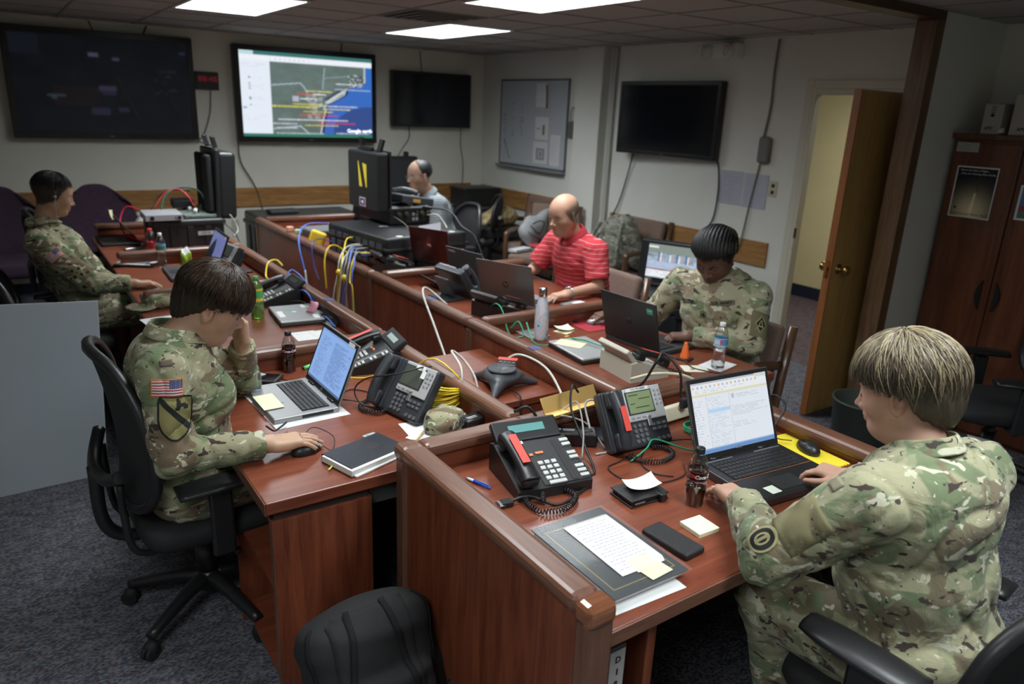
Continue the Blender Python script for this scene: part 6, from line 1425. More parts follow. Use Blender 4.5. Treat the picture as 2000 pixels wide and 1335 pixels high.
tag(obj('paper_folder', G().box((.62, 2.02, .22), (.008, .06, .26), .001, rotm(0, R(4), 0)), M_paper), 'white folder standing in the lower bay of the near bookcase', 'folder')
# ------------------------------------------------------------------ equipment cases and gear
PATCHES = []
M_case = mat('case_black', (.014, .015, .016), .42, bump=.15, bscale=200); M_foam = mat('case_foam', (.012, .012, .012), .9, bump=.8, bscale=90)
def ribs(g, w, d, z0, z1, n=3):
    for k in range(n):
        x = -w/2+w*(k+1)/(n+1); g.bx(x-.022, x+.022, -d/2-.012, -d/2+.004, z0, z1, .004).bx(x-.022, x+.022, d/2-.004, d/2+.012, z0, z1, .004)
    for s in (-1, 1): g.bx(s*w/2-.006, s*w/2+.012 if s > 0 else s*w/2-.012, -d*.25, -d*.1, z0, z1, .004).bx(s*w/2-.012, s*w/2+.012, d*.1, d*.25, z0, z1, .004)
def latch(t, x, y, z, s=1, w=.05, h=.075):
    obj('latch', G().box((x, y, z), (w, .014, h), .005), M_blk, t)
# left open case with the radio gear
t = thing('equipment_case', 'open black equipment case with raised lid at the far end of the left row', 'equipment case', (1.15, 6.24, WT)); w, d, h = .50, .52, .225
g = G().bx(-w/2, w/2, -d/2, d/2, 0, h, .015, 3).bx(-w/2-.012, w/2+.012, -d/2-.012, d/2+.012, h-.045, h-.01, .006); ribs(g, w, d, .0, h-.05)
obj('shell', g, M_case, t)
obj('white_label', G().bx(.05, .165, -d/2-.0145, -d/2-.013, .105, .135), mat('label_grey2', (.42, .43, .42), .6), t); text('CRF-37', .022, M_ink, t, (.107, -d/2-.0155, .12), (PI/2, 0, 0), 'label_lettering')
obj('foam', G().bx(-w/2+.02, w/2-.02, -d/2+.02, d/2-.02, h-.008, h+.004, .002), M_foam, t)
# lid standing open on the right side, foam side facing left
g = G().bx(.23, .36, -.22, .24, .22, .73, .03, 3).bx(.20, .235, -.24, .26, .20, .75, .01)
l = obj('lid', g.xf(Matrix.Translation((0, 0, 0)) @ Matrix.Rotation(R(2), 4, 'Y')), M_case, t)
obj('lid_foam', G().bx(.165, .205, -.20, .0, .26, .70, .02, 3).bx(.165, .205, .02, .22, .26, .70, .02, 3), M_foam, l)
obj('lid_latch', G().box((.25, -.12, .79), (.03, .045, .09), .005, rotm(0, R(-14), 0)).box((.25, .14, .79), (.03, .045, .09), .005, rotm(0, R(-14), 0)).box((.20, .0, .775), (.11, .30, .006), .002, rotm(0, R(18), 0)), M_blk, l)
t = thing('network_receiver', 'flat silver receiver box on the corner of the open equipment case', 'receiver', (.985, 6.08, WT+.231), R(-2)); obj('case', G().bx(-.14, .115, -.16, .16, 0, .045, .003), mat('alu_box', (.42, .43, .45), .35, .3), t)
obj('dial', G().cyl((-.095, -.168, .022), (-.095, -.158, .022), .015, n=18), M_blk, t); obj('socket', G().cyl((.09, -.166, .022), (.09, -.158, .022), .013, n=18), M_blk, t); obj('socket', G().cyl((.065, -.164, .022), (.065, -.158, .022), .006, .006, 12), M_blk, t)
obj('rear_box', G().bx(-.12, .10, .165, .17, .005, .04), M_grey, t)
t = thing('radio_unit', 'cluster of connectors and small boxes on the open equipment case', 'radio unit', (1.26, 6.24, WT+.23)); obj('board', G().bx(-.13, .11, -.22, .20, 0, .02, .003), mat('pcb_grey', (.16, .19, .17), .5, var=.5, vscale=60), t)
for k in range(10):
    r_ = random.Random(k); x, y = -.10+.20*r_.random(), -.20+.36*r_.random(); obj('connector', G().cyl((x, y, .02), (x, y, .05+.02*r_.random()), .011, n=12), (M_silver, M_blk, mat('teal', (.04, .14, .12), .5), M_white)[k % 4], t)
obj('hub', G().box((-.08, .12, .075), (.16, .10, .06), .008, rotm(R(10), 0, 0)), M_blk, t)
for lab, pts, r, m in (('green cable arching above the open equipment case', [(1.0, 6.22, 1.0), (1.04, 6.26, 1.10), (1.14, 6.28, 1.16), (1.27, 6.25, 1.15), (1.32, 6.2, 1.07), (1.32, 6.18, 1.0)], .007, mat('dark_green_cable', (.03, .10, .07), .45)), ('red cable arching above the open equipment case', [(.96, 6.3, 1.0), (1.05, 6.3, 1.12), (1.14, 6.26, 1.155), (1.2, 6.2, 1.10), (1.23, 6.18, 1.03)], .005, M_rc),
    ('black cable arching lower above the open equipment case', [(.94, 6.3, 1.0), (1.0, 6.34, 1.08), (1.1, 6.3, 1.14), (1.24, 6.34, 1.13)], .005, M_kc), ('white cable running off the right side of the open equipment case', [(1.33, 6.15, .99), (1.36, 6.12, 1.06), (1.40, 6.08, 1.0), (1.46, 6.02, .97), (1.50, 5.98, .86), (1.42, 5.8, .84)], .006, M_grc),
    ('upper red cable loop left of the silver receiver', [(.90, 6.35, .97), (.80, 6.5, 1.0), (.74, 6.5, .90), (.75, 6.4, .80), (.8, 6.35, .76)], .006, M_rc), ('lower pink red cables tangled before the open equipment case', [(.76, 6.36, .80), (.86, 6.22, .76), (.89, 6.05, .80), (.87, 5.95, .745), (.82, 6.12, .745), (.90, 6.2, .745)], .006, M_rc),
    ('grey cable running along the floor side of the left row end', [(1.36, 6.0, .95), (1.45, 5.9, .86), (1.44, 5.7, .80), (1.46, 5.5, .70)], .005, M_kc)):
    cb(lab, pts, r, m)
# big flat case stack on the right row
t = thing('equipment_case', 'wide flat black case at the bottom of the stack on the right row', 'equipment case', (2.45, 5.10, WT), R(7)); w, d, h = .70, .86, .235
g = G().bx(-w/2, w/2, -d/2, d/2, .0, h, .02, 3).bx(-w/2-.012, w/2+.012, -d/2-.012, d/2+.012, h*.58, h*.68, .006); ribs(g, w, d, .02, h*.55, 2); obj('shell', g, M_case, t)
obj('handle', G().bx(-.09, .11, -d/2-.03, -d/2-.012, .05, .125, .006), M_blk, t); obj('handle_frame', G().bx(-.095, .115, -d/2-.033, -d/2-.026, .118, .128, .002).bx(-.095, .115, -d/2-.033, -d/2-.026, .045, .053, .002).bx(-.095, -.087, -d/2-.033, -d/2-.026, .05, .125).bx(.107, .115, -d/2-.033, -d/2-.026, .05, .125), M_silver, t)
obj('hinge_plate', G().bx(-.32, -.27, -d/2-.016, -d/2-.010, .05, .11, .002).bx(.27, .31, -d/2-.016, -d/2-.010, .05, .11, .002), mat('plate_tan', (.24, .22, .15), .5), t)
for x in (-.22, .24): obj('round_sticker', G().cyl((x, -d/2+.05, h), (x, -d/2+.05, h+.001), .025, n=20), mat('sticker_cream', (.66, .66, .50), .6), t, label='round cream sticker')
text('001', .05, mat('white_print', (.6, .6, .6), .5), t, (-.08, .05, h+.001), (0, 0, R(-5)), 'case_lettering')
g = G()
for r_ in range(3):
    for k in range(8): g.bx(-w/2-.016, -w/2-.011, -.38+.095*k, -.31+.095*k, .03+.06*r_, .07+.06*r_, .002)
obj('rack_ports', g, M_grey, t)
t = thing('equipment_case', 'smaller black case with its lid raised on top of the flat case', 'equipment case', (2.585, 5.42, WT+.236), R(2)); w, d, h = .36, .54, .14
obj('shell', G().bx(-w/2, w/2, -d/2, d/2, 0, h, .018, 3).bx(-w/2-.01, w/2+.01, -d/2-.01, d/2+.01, h-.035, h-.008, .005), M_case, t)
for x in (-.11, -.045, .09, .145): obj('connector', G().cyl((x, -d/2-.03, .085), (x, -d/2, .085), .019, n=16).cyl((x, -d/2-.045, .085), (x, -d/2-.03, .085), .013, n=12), mat('olive_metal', (.07, .07, .055), .4, .5), t)
obj('stencil_mark', G().bx(.015, .035, -d/2-.002, -d/2-.0005, .07, .09).bx(.045, .065, -d/2-.002, -d/2-.0005, .07, .09).bx(.015, .035, -d/2-.002, -d/2-.0005, .03, .055).bx(.045, .065, -d/2-.002, -d/2-.0005, .03, .055), mat('stencil_grey', (.3, .3, .3), .6), t)
l = obj('lid', G().bx(-w/2-.09, -w/2+.0, -d/2, d/2, .10, .54, .02, 3).bx(-w/2-.0, -w/2+.018, -d/2-.008, d/2+.008, .09, .55, .005), M_case, t)
obj('lid_latch', G().box((-w/2-.01, -.16, .585), (.03, .05, .10), .006, rotm(0, R(18), 0)).box((-w/2-.01, .16, .585), (.03, .05, .10), .006, rotm(0, R(-8), 0)), M_blk, l)
obj('lid_handle', G().bx(-w/2-.06, -w/2-.03, -.09, .09, .54, .575, .008), M_blk, l)
ty = mat('hazard_yellow', (.62, .50, .04), .5)
yt = obj('yellow_tape', G().prism([(.075, .46), (-.075, .44), (-.075, .27), (.055, .27)], -w/2-.0925, -w/2-.0905, 'x'), ty, l, label='yellow hazard tape')
obj('tape_band', G().prism([(.060, .465), (.0, .465), (-.060, .262), (-.005, .262)], -w/2-.0945, -w/2-.0925, 'x'), M_blk, yt)
obj('badge_sticker', G().bx(-w/2-.0925, -w/2-.0905, -.05, .06, .12, .19), mat('sticker_mauve', (.45, .30, .32), .5), l); obj('badge_center', G().bx(-w/2-.094, -w/2-.092, -.035, .045, .13, .18), mat('sticker_navy', (.04, .05, .16), .5), l); obj('badge_star', G().prism([(-.015, .14), (.03, .155), (-.015, .17)], -w/2-.0955, -w/2-.0935, 'x'), M_white, l)
t = thing('field_phone', 'dark grey handset console resting on the smaller black case', 'field telephone', (2.64, 5.36, WT+.236+.145), R(10)); obj('body', G().bx(-.14, .17, -.17, .16, 0, .06, .012, 3).xf(Matrix.Rotation(R(9), 4, 'Y')), M_grey, t); obj('handset', G().tube(spl([(-.06, .08, .085), (.03, .03, .095), (.12, -.03, .065)], 6), .022, 10), M_grey, t); obj('orange_sticker', G().box((.0, -.172, .03), (.07, .002, .026), 0, rotm(0, R(9), 0)), mat('orange_label', (.66, .36, .08), .5), t); obj('panel', G().box((-.05, 0, .07), (.10, .12, .004), 0, rotm(0, R(9), 0)), M_btn, t)
for lab, pts, r, m in (('thin black cable from the smaller case trailing to the right', [(2.7, 5.15, 1.10), (2.85, 5.0, 1.08), (2.82, 4.75, 1.0), (2.84, 4.6, .95), (2.86, 4.5, .80), (2.84, 4.4, .742)], .006, M_kc), ('pale chain cables hanging from the connectors of the smaller case', [(2.44, 5.12, 1.04), (2.47, 5.0, 1.0), (2.45, 4.9, .985), (2.44, 4.8, .98)], .003, mat('chain_tan', (.16, .15, .11), .4)), ('white tag cable looping from the smaller case', [(2.72, 5.12, 1.04), (2.76, 5.02, 1.05), (2.78, 4.95, 1.0), (2.75, 4.85, .975)], .005, M_wc), ('grey cable on top of the smaller case', [(2.44, 5.25, 1.12), (2.55, 5.2, 1.13), (2.63, 5.17, 1.10), (2.65, 5.13, 1.05)], .006, M_kc)):
    cb(lab, pts, r, m)
# fan of network cables from the flat case down over the spine
cols = [M_yc, M_wc, M_grc, M_bc, M_wc, M_yc, M_grc, M_bc]; nm = ['yellow', 'white', 'grey', 'blue', 'pale', 'bright yellow', 'light grey', 'dark blue']
for k, (z0, y0, x2, y2, z2) in enumerate(((.90, 5.10, 1.80, 4.62, .62), (.87, 5.0, 1.76, 4.66, .55), (.87, 4.95, 1.80, 4.55, .50), (.85, 4.92, 1.79, 4.50, .58), (.83, 4.9, 1.75, 4.60, .30), (.84, 4.82, 1.80, 4.45, .66), (.86, 4.9, 1.80, 4.5, .35), (.82, 4.85, 1.81, 4.42, .45))):
    cb('%s network cable fanning from the flat case over the spine' % nm[k], [(2.12+.01*k, y0, z0), (2.03, y0-.06, z0+.01), (1.93, (y0+y2)/2, .87+.012*(k % 4)), (1.84, y2+.05, .84), (1.80, y2, .74), (x2, y2-.05*((k % 3)-1), z2), (x2-.01, y2-.03*k+.08, .12)], .0055, cols[k])
for z_, y_, k in ((.76, 4.63, 0), (.74, 4.54, 1)): tag(obj('cable_tie', G().ball((1.80, y_, z_), (.022, .03, .024), 12), M_yc), ['left yellow wrap around the fan of network cables', 'right yellow wrap around the fan of network cables'][k], 'cable wrap')
cb('yellow cable arching up at the spine before the flat case', [(2.03, 5.02, .80), (1.95, 5.05, .86), (1.85, 4.95, .87), (1.80, 4.9, .78), (1.79, 4.85, .6)], .0055, M_yc); cb('yellow cable loop low in the gap between the rows', [(1.80, 4.5, .5), (1.76, 4.7, .42), (1.79, 4.6, .34), (1.80, 4.45, .30), (1.78, 4.35, .18)], .0055, M_yc)
cb('blue cable looping high over the far end of the right row', [(2.35, 5.6, .80), (2.28, 5.75, .88), (2.1, 5.85, .90), (1.93, 5.70, .90), (1.84, 5.55, .80), (1.83, 5.4, .60)], .006, M_bc); cb('dark blue cable hanging beside the high blue loop', [(2.1, 5.3, .80), (1.98, 5.4, .85), (1.86, 5.3, .84), (1.83, 5.2, .70), (1.83, 5.1, .6)], .004, mat('navy_cable', (.03, .05, .2), .4))
cb('grey cable hanging below the high blue loop', [(1.83, 5.4, .62), (1.81, 5.3, .50), (1.80, 5.1, .35), (1.78, 4.9, .15)], .008, M_grc); cb('thin black cable hanging in the gap under the spine', [(2.08, 4.68, .78), (1.93, 4.66, .85), (1.85, 4.6, .82), (1.82, 4.4, .6), (1.80, 4.2, .30)], .0045, M_kc)
cb('black cables lying before the dark red laptop', [(2.2, 4.55, .75), (2.34, 4.62, .76), (2.46, 4.55, .745), (2.55, 4.60, .745), (2.62, 4.66, .745)], .006, M_kc)
# clutter at the far end of the right row
t = thing('document_tray', 'flat grey device at the far end of the right row', 'device', (2.32, 6.25, WT), R(4)); obj('body', G().bx(-.20, .20, -.16, .16, .0, .055, .006), M_grey, t); obj('top', G().bx(-.19, .19, -.15, .15, .055, .062, .003), M_mgrey, t)
tag(obj('yellow_case', G().box((0, 0, 0), (.13, .05, .12), .024, rotm(0, R(20), R(-30)), 3), mat('yellow_rubber', (.66, .46, .03), .45)), 'yellow rubber-cased device leaning at the far spine', 'device').location = (2.05, 5.72, .80)
tag(obj('sponge', G().box((0, 0, 0), (.05, .04, .03), .006), mat('pale_green', (.4, .55, .35), .7)), 'small pale green item beside the yellow rubber case', 'item').location = (1.93, 5.82, .848)
tag(obj('paper_weight', G().box((0, 0, 0), (.05, .05, .04), .006), mat('salmon', (.62, .30, .22), .7)), 'small salmon coloured item on the far spine cap', 'item').location = (1.895, 5.92, .853)
tag(obj('small_stand', G().prism([(-.06, 0), (.06, 0), (.0, .09), (-.05, .10)], -.05, .05, 'y'), M_blk), 'small black wedge stand at the far end of the right row', 'stand').location = (2.24, 5.75, WT)
tag(obj('parts_pile', G().box((0, 0, .03), (.14, .12, .05), .02, rotm(.1, .2, .4)).box((.03, .03, .06), (.07, .05, .03), .01, rotm(.3, .2, 1)), mat('blue_white_pack', (.18, .25, .32), .4, var=.8, vscale=60)), 'blue and white plastic packages beside the flat case', 'packages').location = (2.42, 5.75, WT)
# behind the right row: rack case against the back wall, lid behind the grey shirt, grey tubs
t = thing('rack_case', 'long black case standing behind the far end of the right row', 'equipment case', (2.45, 7.25, 0)); w, d, h = 1.0, .50, .80; g = G().bx(-w/2, w/2, -d/2, d/2, 0, h, .02, 3); ribs(g, w, d, .05, h-.1, 4); g.bx(-w/2-.012, w/2+.012, -d/2-.012, d/2+.012, h-.12, h-.08, .006); obj('shell', g, M_case, t)
obj('pouch', G().box((-.22, -.08, h+.02), (.28, .16, .04), .018, None, 3), M_blk2, t)
t = thing('equipment_case', 'open black case with raised lid behind the man in the grey shirt', 'equipment case', (3.70, 7.55, 0)); obj('shell', G().bx(-.30, .30, -.24, .20, 0, .80, .02, 3), M_case, t)
l = obj('lid', G().bx(-.29, .29, .16, .26, .80, 1.30, .03, 3), M_case, t); obj('lid_lining', G().bx(-.25, .25, .150, .165, .84, 1.26, .012), mat('lining_charcoal', (.022, .024, .026), .6), l); obj('lid_latch', G().bx(-.19, -.14, .17, .22, 1.29, 1.35, .008).bx(.12, .17, .17, .22, 1.29, 1.35, .008), M_blk, l)
M_tub = mat('charcoal_foam_block', (.038, .042, .046), .7, bump=.3, bscale=80)
for k, (x, y, z, w, d, h) in enumerate(((4.78, 7.75, .72, .50, .35, .22), (4.80, 7.68, .42, .52, .36, .30), (4.80, 7.70, .0, .54, .38, .42))):
    tag(obj('storage_tub', G().bx(-w/2, w/2, -d/2, d/2, 0, h, .015).bx(-w/2-.012, w/2+.012, -d/2-.012, d/2+.012, h-.03, h-.008, .005), M_tub if k else M_case, None, (x, y, z)), ['black tub on top of the stack in the back corner', 'charcoal tub in the middle of the back corner stack', 'charcoal tub at the bottom of the back corner stack'][k], 'storage tub', 'tub stack in the back corner')
# brown paper bag, grey bag, bowl
t = sdf_mesh('grocery_bag', [El((0, 0, .10), (.20, .15, .11), k=.05), El((.10, .02, .12), (.14, .12, .10), k=.05), Rc((-.02, 0, .20), (.02, .02, .27), .06, .03, k=.05), Rc((-.16, 0, .08), (-.2, -.02, .05), .07, .05, k=.04)], .010, mat('tan_plastic_bag', (.26, .19, .085), .4, bump=.6, bscale=30), None, field=lambda P: .010*np.sin(P[..., 0]*42+4*np.sin(P[..., 2]*22))*np.sin(P[..., 2]*38+3*np.sin(P[..., 0]*20)))
t.location = (4.52, 6.82, .60); tag(t, 'crumpled tan plastic bag full of goods in the back corner', 'bag')
tag(obj('gear_box', G().bx(-.28, .28, -.2, .2, 0, .12, .02), M_blk2, None, (4.50, 6.85, .50)), 'black gear under the tan plastic bag', 'gear bag')
tag(obj('spray_cap', G().box((0, 0, .035), (.06, .05, .08), .02, rotm(0, .4, 0)), mat('vivid_yellow', (.72, .66, .02), .4), None, (4.93, 6.80, .62)), 'vivid yellow pouch right of the tan plastic bag', 'pouch')
t = sdf_mesh('drawstring_bag', [El((0, 0, .15), (.17, .10, .14), k=.05), Rc((.08, 0, .24), (.18, 0, .34), .06, .03, k=.05), Rc((-.08, 0, .10), (0, -.02, -.02), .08, .05, k=.05)], .010, mat('light_grey_fabric', (.30, .31, .31), .8, bump=.4, bscale=120), None, field=lambda P: .008*np.sin(P[..., 0]*30+P[..., 2]*25))
t.location = (4.56, 6.20, .52); tag(t, 'light grey drawstring bag with dark print hanging on the corner chair', 'bag')
obj('dark_print', G().tube(spl([(-.12, -.105, .20), (-.02, -.125, .12), (.05, -.11, .22), (-.02, -.12, .25), (-.10, -.11, .22)], 5), .006, 6).tube(spl([(-.14, -.09, .14), (-.06, -.12, .08), (.02, -.11, .05)], 5), .005, 6), M_ink, t)
t = thing('food_bowl', 'clear plastic bowl with a red lid on the mauve wooden-arm chair', 'food container', (4.50, 6.00, .452)); obj('bowl', G().lathe([(.07, 0), (.08, .01), (.105, .075), (.10, .075), (.075, .012), (.001, .010)], 28, cap=False), mat('cloudy_plastic', (.45, .35, .35), .2, trans=.4), t); obj('lid', G().lathe([(.108, .074), (.112, .080), (.108, .088), (.001, .092)], 28), mat('red_lid', (.42, .04, .05), .35), t)
tag(obj('white_papers', G().box((0, 0, .02), (.28, .12, .03), .004, rotm(0, .02, .3)), M_paper, None, (4.36, 6.15, .455)), 'white papers on the wooden-arm chair beside the bowl', 'papers')
# backpacks
t = thing('backpack', 'grey digital camouflage backpack on the chair by the right wall', 'backpack', (4.74, 5.08, .455), R(-80)); t.scale = (1.22, 1.22, 1.2); M_acu = camo('camo_grey', 1.6, dict(base=(.25, .25, .20), green=(.15, .165, .13), brown=(.19, .18, .145), olive=(.28, .28, .23), light=(.36, .35, .30), dark=(.05, .05, .045)))
pr = [El((0, 0, .18), (.19, .13, .21), k=.05), El((0, -.10, .14), (.14, .07, .14), k=.03), El((0, .0, .34), (.13, .09, .08), k=.06), El((.18, 0, .12), (.05, .08, .10), k=.02), El((-.18, 0, .12), (.05, .08, .10), k=.02)]
sdf_mesh('pack_body', pr, .009, M_acu, t, field=lambda P: .005*np.sin(P[..., 0]*40+3*np.sin(P[..., 2]*30))*np.sin(P[..., 2]*45))
obj('strap', G().tube(spl([(-.10, -.12, .36), (-.13, -.19, .22), (-.12, -.18, .05)], 6), .016, 8), M_acu, t); obj('strap', G().tube(spl([(.10, -.12, .36), (.13, -.19, .22), (.12, -.18, .05)], 6), .016, 8), M_acu, t); obj('zipper', G().tube(spl([(-.13, -.12, .18), (-.1, -.13, .27), (0, -.14, .30), (.1, -.13, .27), (.13, -.12, .18)], 6), .006, 6), mat('tan_zip', (.16, .15, .11), .6), t)
t = thing('backpack', 'black backpack on the floor between the two near desks', 'backpack', (.71, 1.57, .02), rot=(R(-20), 0, R(4))); t.scale = (1.26, 1.1, .90); M_nyl = mat('black_nylon', (.009, .009, .0095), .8, bump=.7, bscale=500)
pr = [Bx((0, 0, .25), (.155, .09, .24), .075, k=.05), El((0, 0, .44), (.145, .085, .09), k=.05), El((.13, .05, .20), (.085, .09, .19), k=.03), Bx((0, -.085, .16), (.12, .035, .14), .03, k=.02)]
sdf_mesh('pack_body', pr, .007, M_nyl, t, field=lambda P: .003*np.sin(P[..., 0]*25+4*np.sin(P[..., 2]*14))*np.sin(P[..., 2]*30))

obj('buckle', G().box((.19, -.09, .12), (.022, .008, .035), .003, rotm(0, .5, 0)), M_silver, t)
PATCHES.append((t, pr))
obj('side_strap', G().tube(spl([(.17, -.05, .16), (.20, -.06, .12), (.19, -.08, .05)], 5), .008, 6), M_nyl, t)
tag(obj('metal_tube', G().cyl((.61, 1.70, .10), (.72, 1.78, .30), .014).cyl((.60, 1.69, .085), (.61, 1.70, .10), .017), M_silver), 'silver tube end leaning between backpack and bookcase', 'tube')
t = thing('backpack', 'black bag hanging at the back of the chair of the earphone man', 'backpack', (-.36, 5.0, .30), R(-90)); tag(obj('stool', G().bx(-.52, -.20, 4.82, 5.18, .24, .30, .02).bx(-.49, -.23, 4.85, 5.15, 0, .24, .01), M_blk), 'low black stool under the bag behind the earphone man', 'stool'); sdf_mesh('pack_body', [El((0, 0, .15), (.18, .10, .19), k=.04), El((0, -.08, .10), (.13, .06, .12), k=.03)], .010, M_nyl, t, field=lambda P: .005*np.sin(P[..., 0]*35+3*np.sin(P[..., 2]*25))); obj('buckle', G().box((.05, -.14, .14), (.03, .01, .05), .003).box((-.06, -.14, .08), (.03, .01, .04), .003), mat('grey_buckle', (.2, .2, .2), .4), t); obj('strap', G().tube(spl([(-.12, .0, .30), (-.16, -.06, .34), (-.18, -.02, .2)], 5), .012, 6), M_nyl, t)
tag(obj('floor_bag', G().box((-.42, 5.7, .12), (.5, .4, .24), .08, None, 3), M_nyl), 'black bag on the floor at the far left', 'bag')
tag(obj('side_table', G().bx(-.75, -.15, 5.6, 6.1, .28, .36, .01).bx(-.70, -.2, 5.65, 6.05, 0, .28), M_cherry), 'low cherry table edge at the far left', 'table')
# case with the small lit screen behind the woman with braids
t = thing('equipment_case', 'ribbed black case under the small lit television', 'equipment case', (4.28, 4.02, 0), R(-62)); w, d, h = .70, .48, .52; g = G().bx(-w/2, w/2, -d/2, d/2, 0, h, .02, 3); ribs(g, w, d, .05, h-.14, 3); g.bx(-w/2-.012, w/2+.012, -d/2-.012, d/2+.012, h-.12, h-.085, .006); obj('shell', g, M_case, t); latch(t, -.2, -d/2-.015, h-.11); latch(t, .2, -d/2-.015, h-.11)
W, H = 90, 60; a = noise_img(H, W, 9, 12)[..., None]*np.array([.6, .75, .9])*1.0; rectp(a, 0, 0, 1, .28, (.22, .27, .24)); rectp(a, 0, .05, .2, .12, (.7, .7, .72)); r_ = np.random.default_rng(2)
for k in range(16): x = .22+.045*k; rectp(a, x, .22+.1*r_.random(), x+.022, .58, ((.08, .10, .25), (.75, .78, .8), (.5, .3, .25), (.2, .35, .6))[k % 4])
rectp(a, 0, .50, 1, .72, (.42, .50, .66)); a[30:40] *= (.7+.6*noise_img(10, W, 20, 3)[..., None]); rectp(a, 0, .72, 1, .74, (.55, .12, .12)); rectp(a, 0, .78, 1, .98, (.80, .84, .88)); lines(a, .02, .80, .9, .92, 2, (.6, .3, .3), r_, .5)
t = thing('small_television', 'small television showing a street scene on the ribbed black case', 'television', (4.36, 4.06, .522), R(-66)); obj('casing', G().box((0, .10, .18), (.56, .14, .37), .02, rotm(R(-8), 0, 0), 3), M_blk, t); obj('base', G().bx(-.28, .28, -.02, .2, 0, .03, .01), M_blk, t)
raster('screen', a*.95, .42, .27, SCR, t, (0.01, .0145, .205), (R(82), 0, 0))
obj('knob', G().cyl((-.24, .015, .05), (-.24, .03, .05), .008, n=10), M_silver, t)
tag(obj('plastic_jug', G().bx(-.14, .14, -.10, .10, 0, .20, .05, 4), mat('milky_plastic', (.55, .58, .60), .35), None, (4.02, 4.36, .36)), 'milky white plastic container beside the ribbed case', 'container'); tag(obj('cooler_box', G().bx(-.16, .16, -.13, .13, 0, .36, .02), mat('cooler_blue', (.03, .10, .28), .5), None, (4.02, 4.36, 0)), 'blue cooler under the milky container', 'cooler')
cb('cord by the earring side of the woman with braids at the wall', [(4.9, 3.9, .62), (4.98, 3.95, .72), (5.05, 3.97, .79)], .005, M_kc)
# loose black pads and items on the right row desk of the red shirt man
t = thing('laptop_sleeve', 'black curled folder lying beside the charcoal phone on the right row', 'folder', (2.29, 4.10, WT)); g = G(); 
for i in range(9):
    for j in (0, 1): g.v.append((-.10+.20*i/8, -.11+.22*j, .012+.045*max(0, 1-i/3.)**2+.01*(j)))
g.f = [[2*i, 2*i+1, 2*i+3, 2*i+2] for i in range(8)]; g.mi = [0]*8; g.sm = [True]*8
o = obj('cover', g, M_blk2, t); o.modifiers.new('t', 'SOLIDIFY').thickness = .006
tag(obj('yellow_tab', G().box((0, 0, 0), (.03, .03, .014), .004), mat('vivid_yellow', (.72, .66, .02), .4), None, (2.02, 4.205, WT+.008)), 'small yellow tab at the divider by the black folder', 'tab')
t = tag(sdf_mesh('patterned_pouch', [El((0, 0, .04), (.09, .07, .045), k=.02)], .008, mat('patterned_cloth', (.42, .40, .30), .8, var=.6, vscale=50), None), 'patterned pale pouch behind the dark open laptop', 'pouch'); t.location = (2.74, 4.30, WT+.0)
sheet('blue and white booklet behind the silver-grey laptop', 'booklet', 2.80, 4.10, WT+.003, 0, .10, .16, (.55, .6, .62), 0, rot=(0, 0, R(20)), extra=lambda a: rectp(a, .6, .0, .9, 1, (.1, .15, .6)), cat='booklet')
t = thing('external_drive', 'flat grey device with white card at the right of the silver-grey laptop', 'device', (2.78, 3.33, WT), R(10)); obj('body', G().box((0, 0, .008), (.15, .10, .016), .005), M_mgrey, t); obj('card', G().box((.03, -.01, .0175), (.08, .05, .002)), M_white, t)
t = thing('key_fob', 'chrome and black car key fob on the red mouse pad edge', 'key fob', (2.545, 3.04, WT+.004), R(70)); obj('body', G().box((0, 0, .008), (.05, .028, .014), .006, None, 3), M_blk, t); obj('ring', G().tube([(.04+.014*math.cos(a), .014*math.sin(a), .004) for a in [2*PI*k/14 for k in range(14)]], .0018, 6, closed=True), M_chrome, t); obj('badge', G().box((0, 0, .0155), (.03, .010, .002), .001), M_chrome, t)
tag(obj('coin', G().cyl((0, 0, 0), (0, 0, .003), .012, n=20), M_silver, None, (2.72, 3.14, WT)), 'small coin beside the grey mouse', 'coin')
tag(obj('cup_coaster', G().cyl((0, 0, 0), (0, 0, .006), .03, n=24), M_silver, None, (2.55, 3.17, WT)), 'small round metal tin near the divider of the red shirt man', 'tin')
tag(obj('headphones', G().tube([(1.06+.05*math.cos(a), 5.30+.035*math.sin(a), WT+.01) for a in [2*PI*k/18 for k in range(18)]], .010, 8, closed=True), M_blk), 'black ring-shaped earphones beside the snack bag', 'headphones')
sheet('white sheet on the empty swivel chair by the cabinet', 'paper_sheet', 4.02, 1.42, .30, 0, .20, .16, (.6, .6, .6), 0, rot=(R(8), 0, R(40)), seed=61)
sheet('cream paper hanging below the edge of the far left row end', 'paper_sheet', 1.47, 6.35, .62, 0, .12, .16, (.40, .36, .20), 0, rot=(R(80), 0, R(40)), seed=62)
tag(obj('white_bottle', G().lathe([(.05, 0), (.06, .02), (.055, .12), (.02, .16), (.02, .19), (.001, .19)], 20), M_white, None, (1.0, 7.25, .66)), 'white container beside the purple round-back chair', 'container'); tag(obj('side_table', G().bx(.82, 1.18, 7.08, 7.42, .62, .66, .006).bx(.86, 1.14, 7.12, 7.38, 0, .62), M_cherry), 'small cherry stand holding the white container at the back wall', 'table')
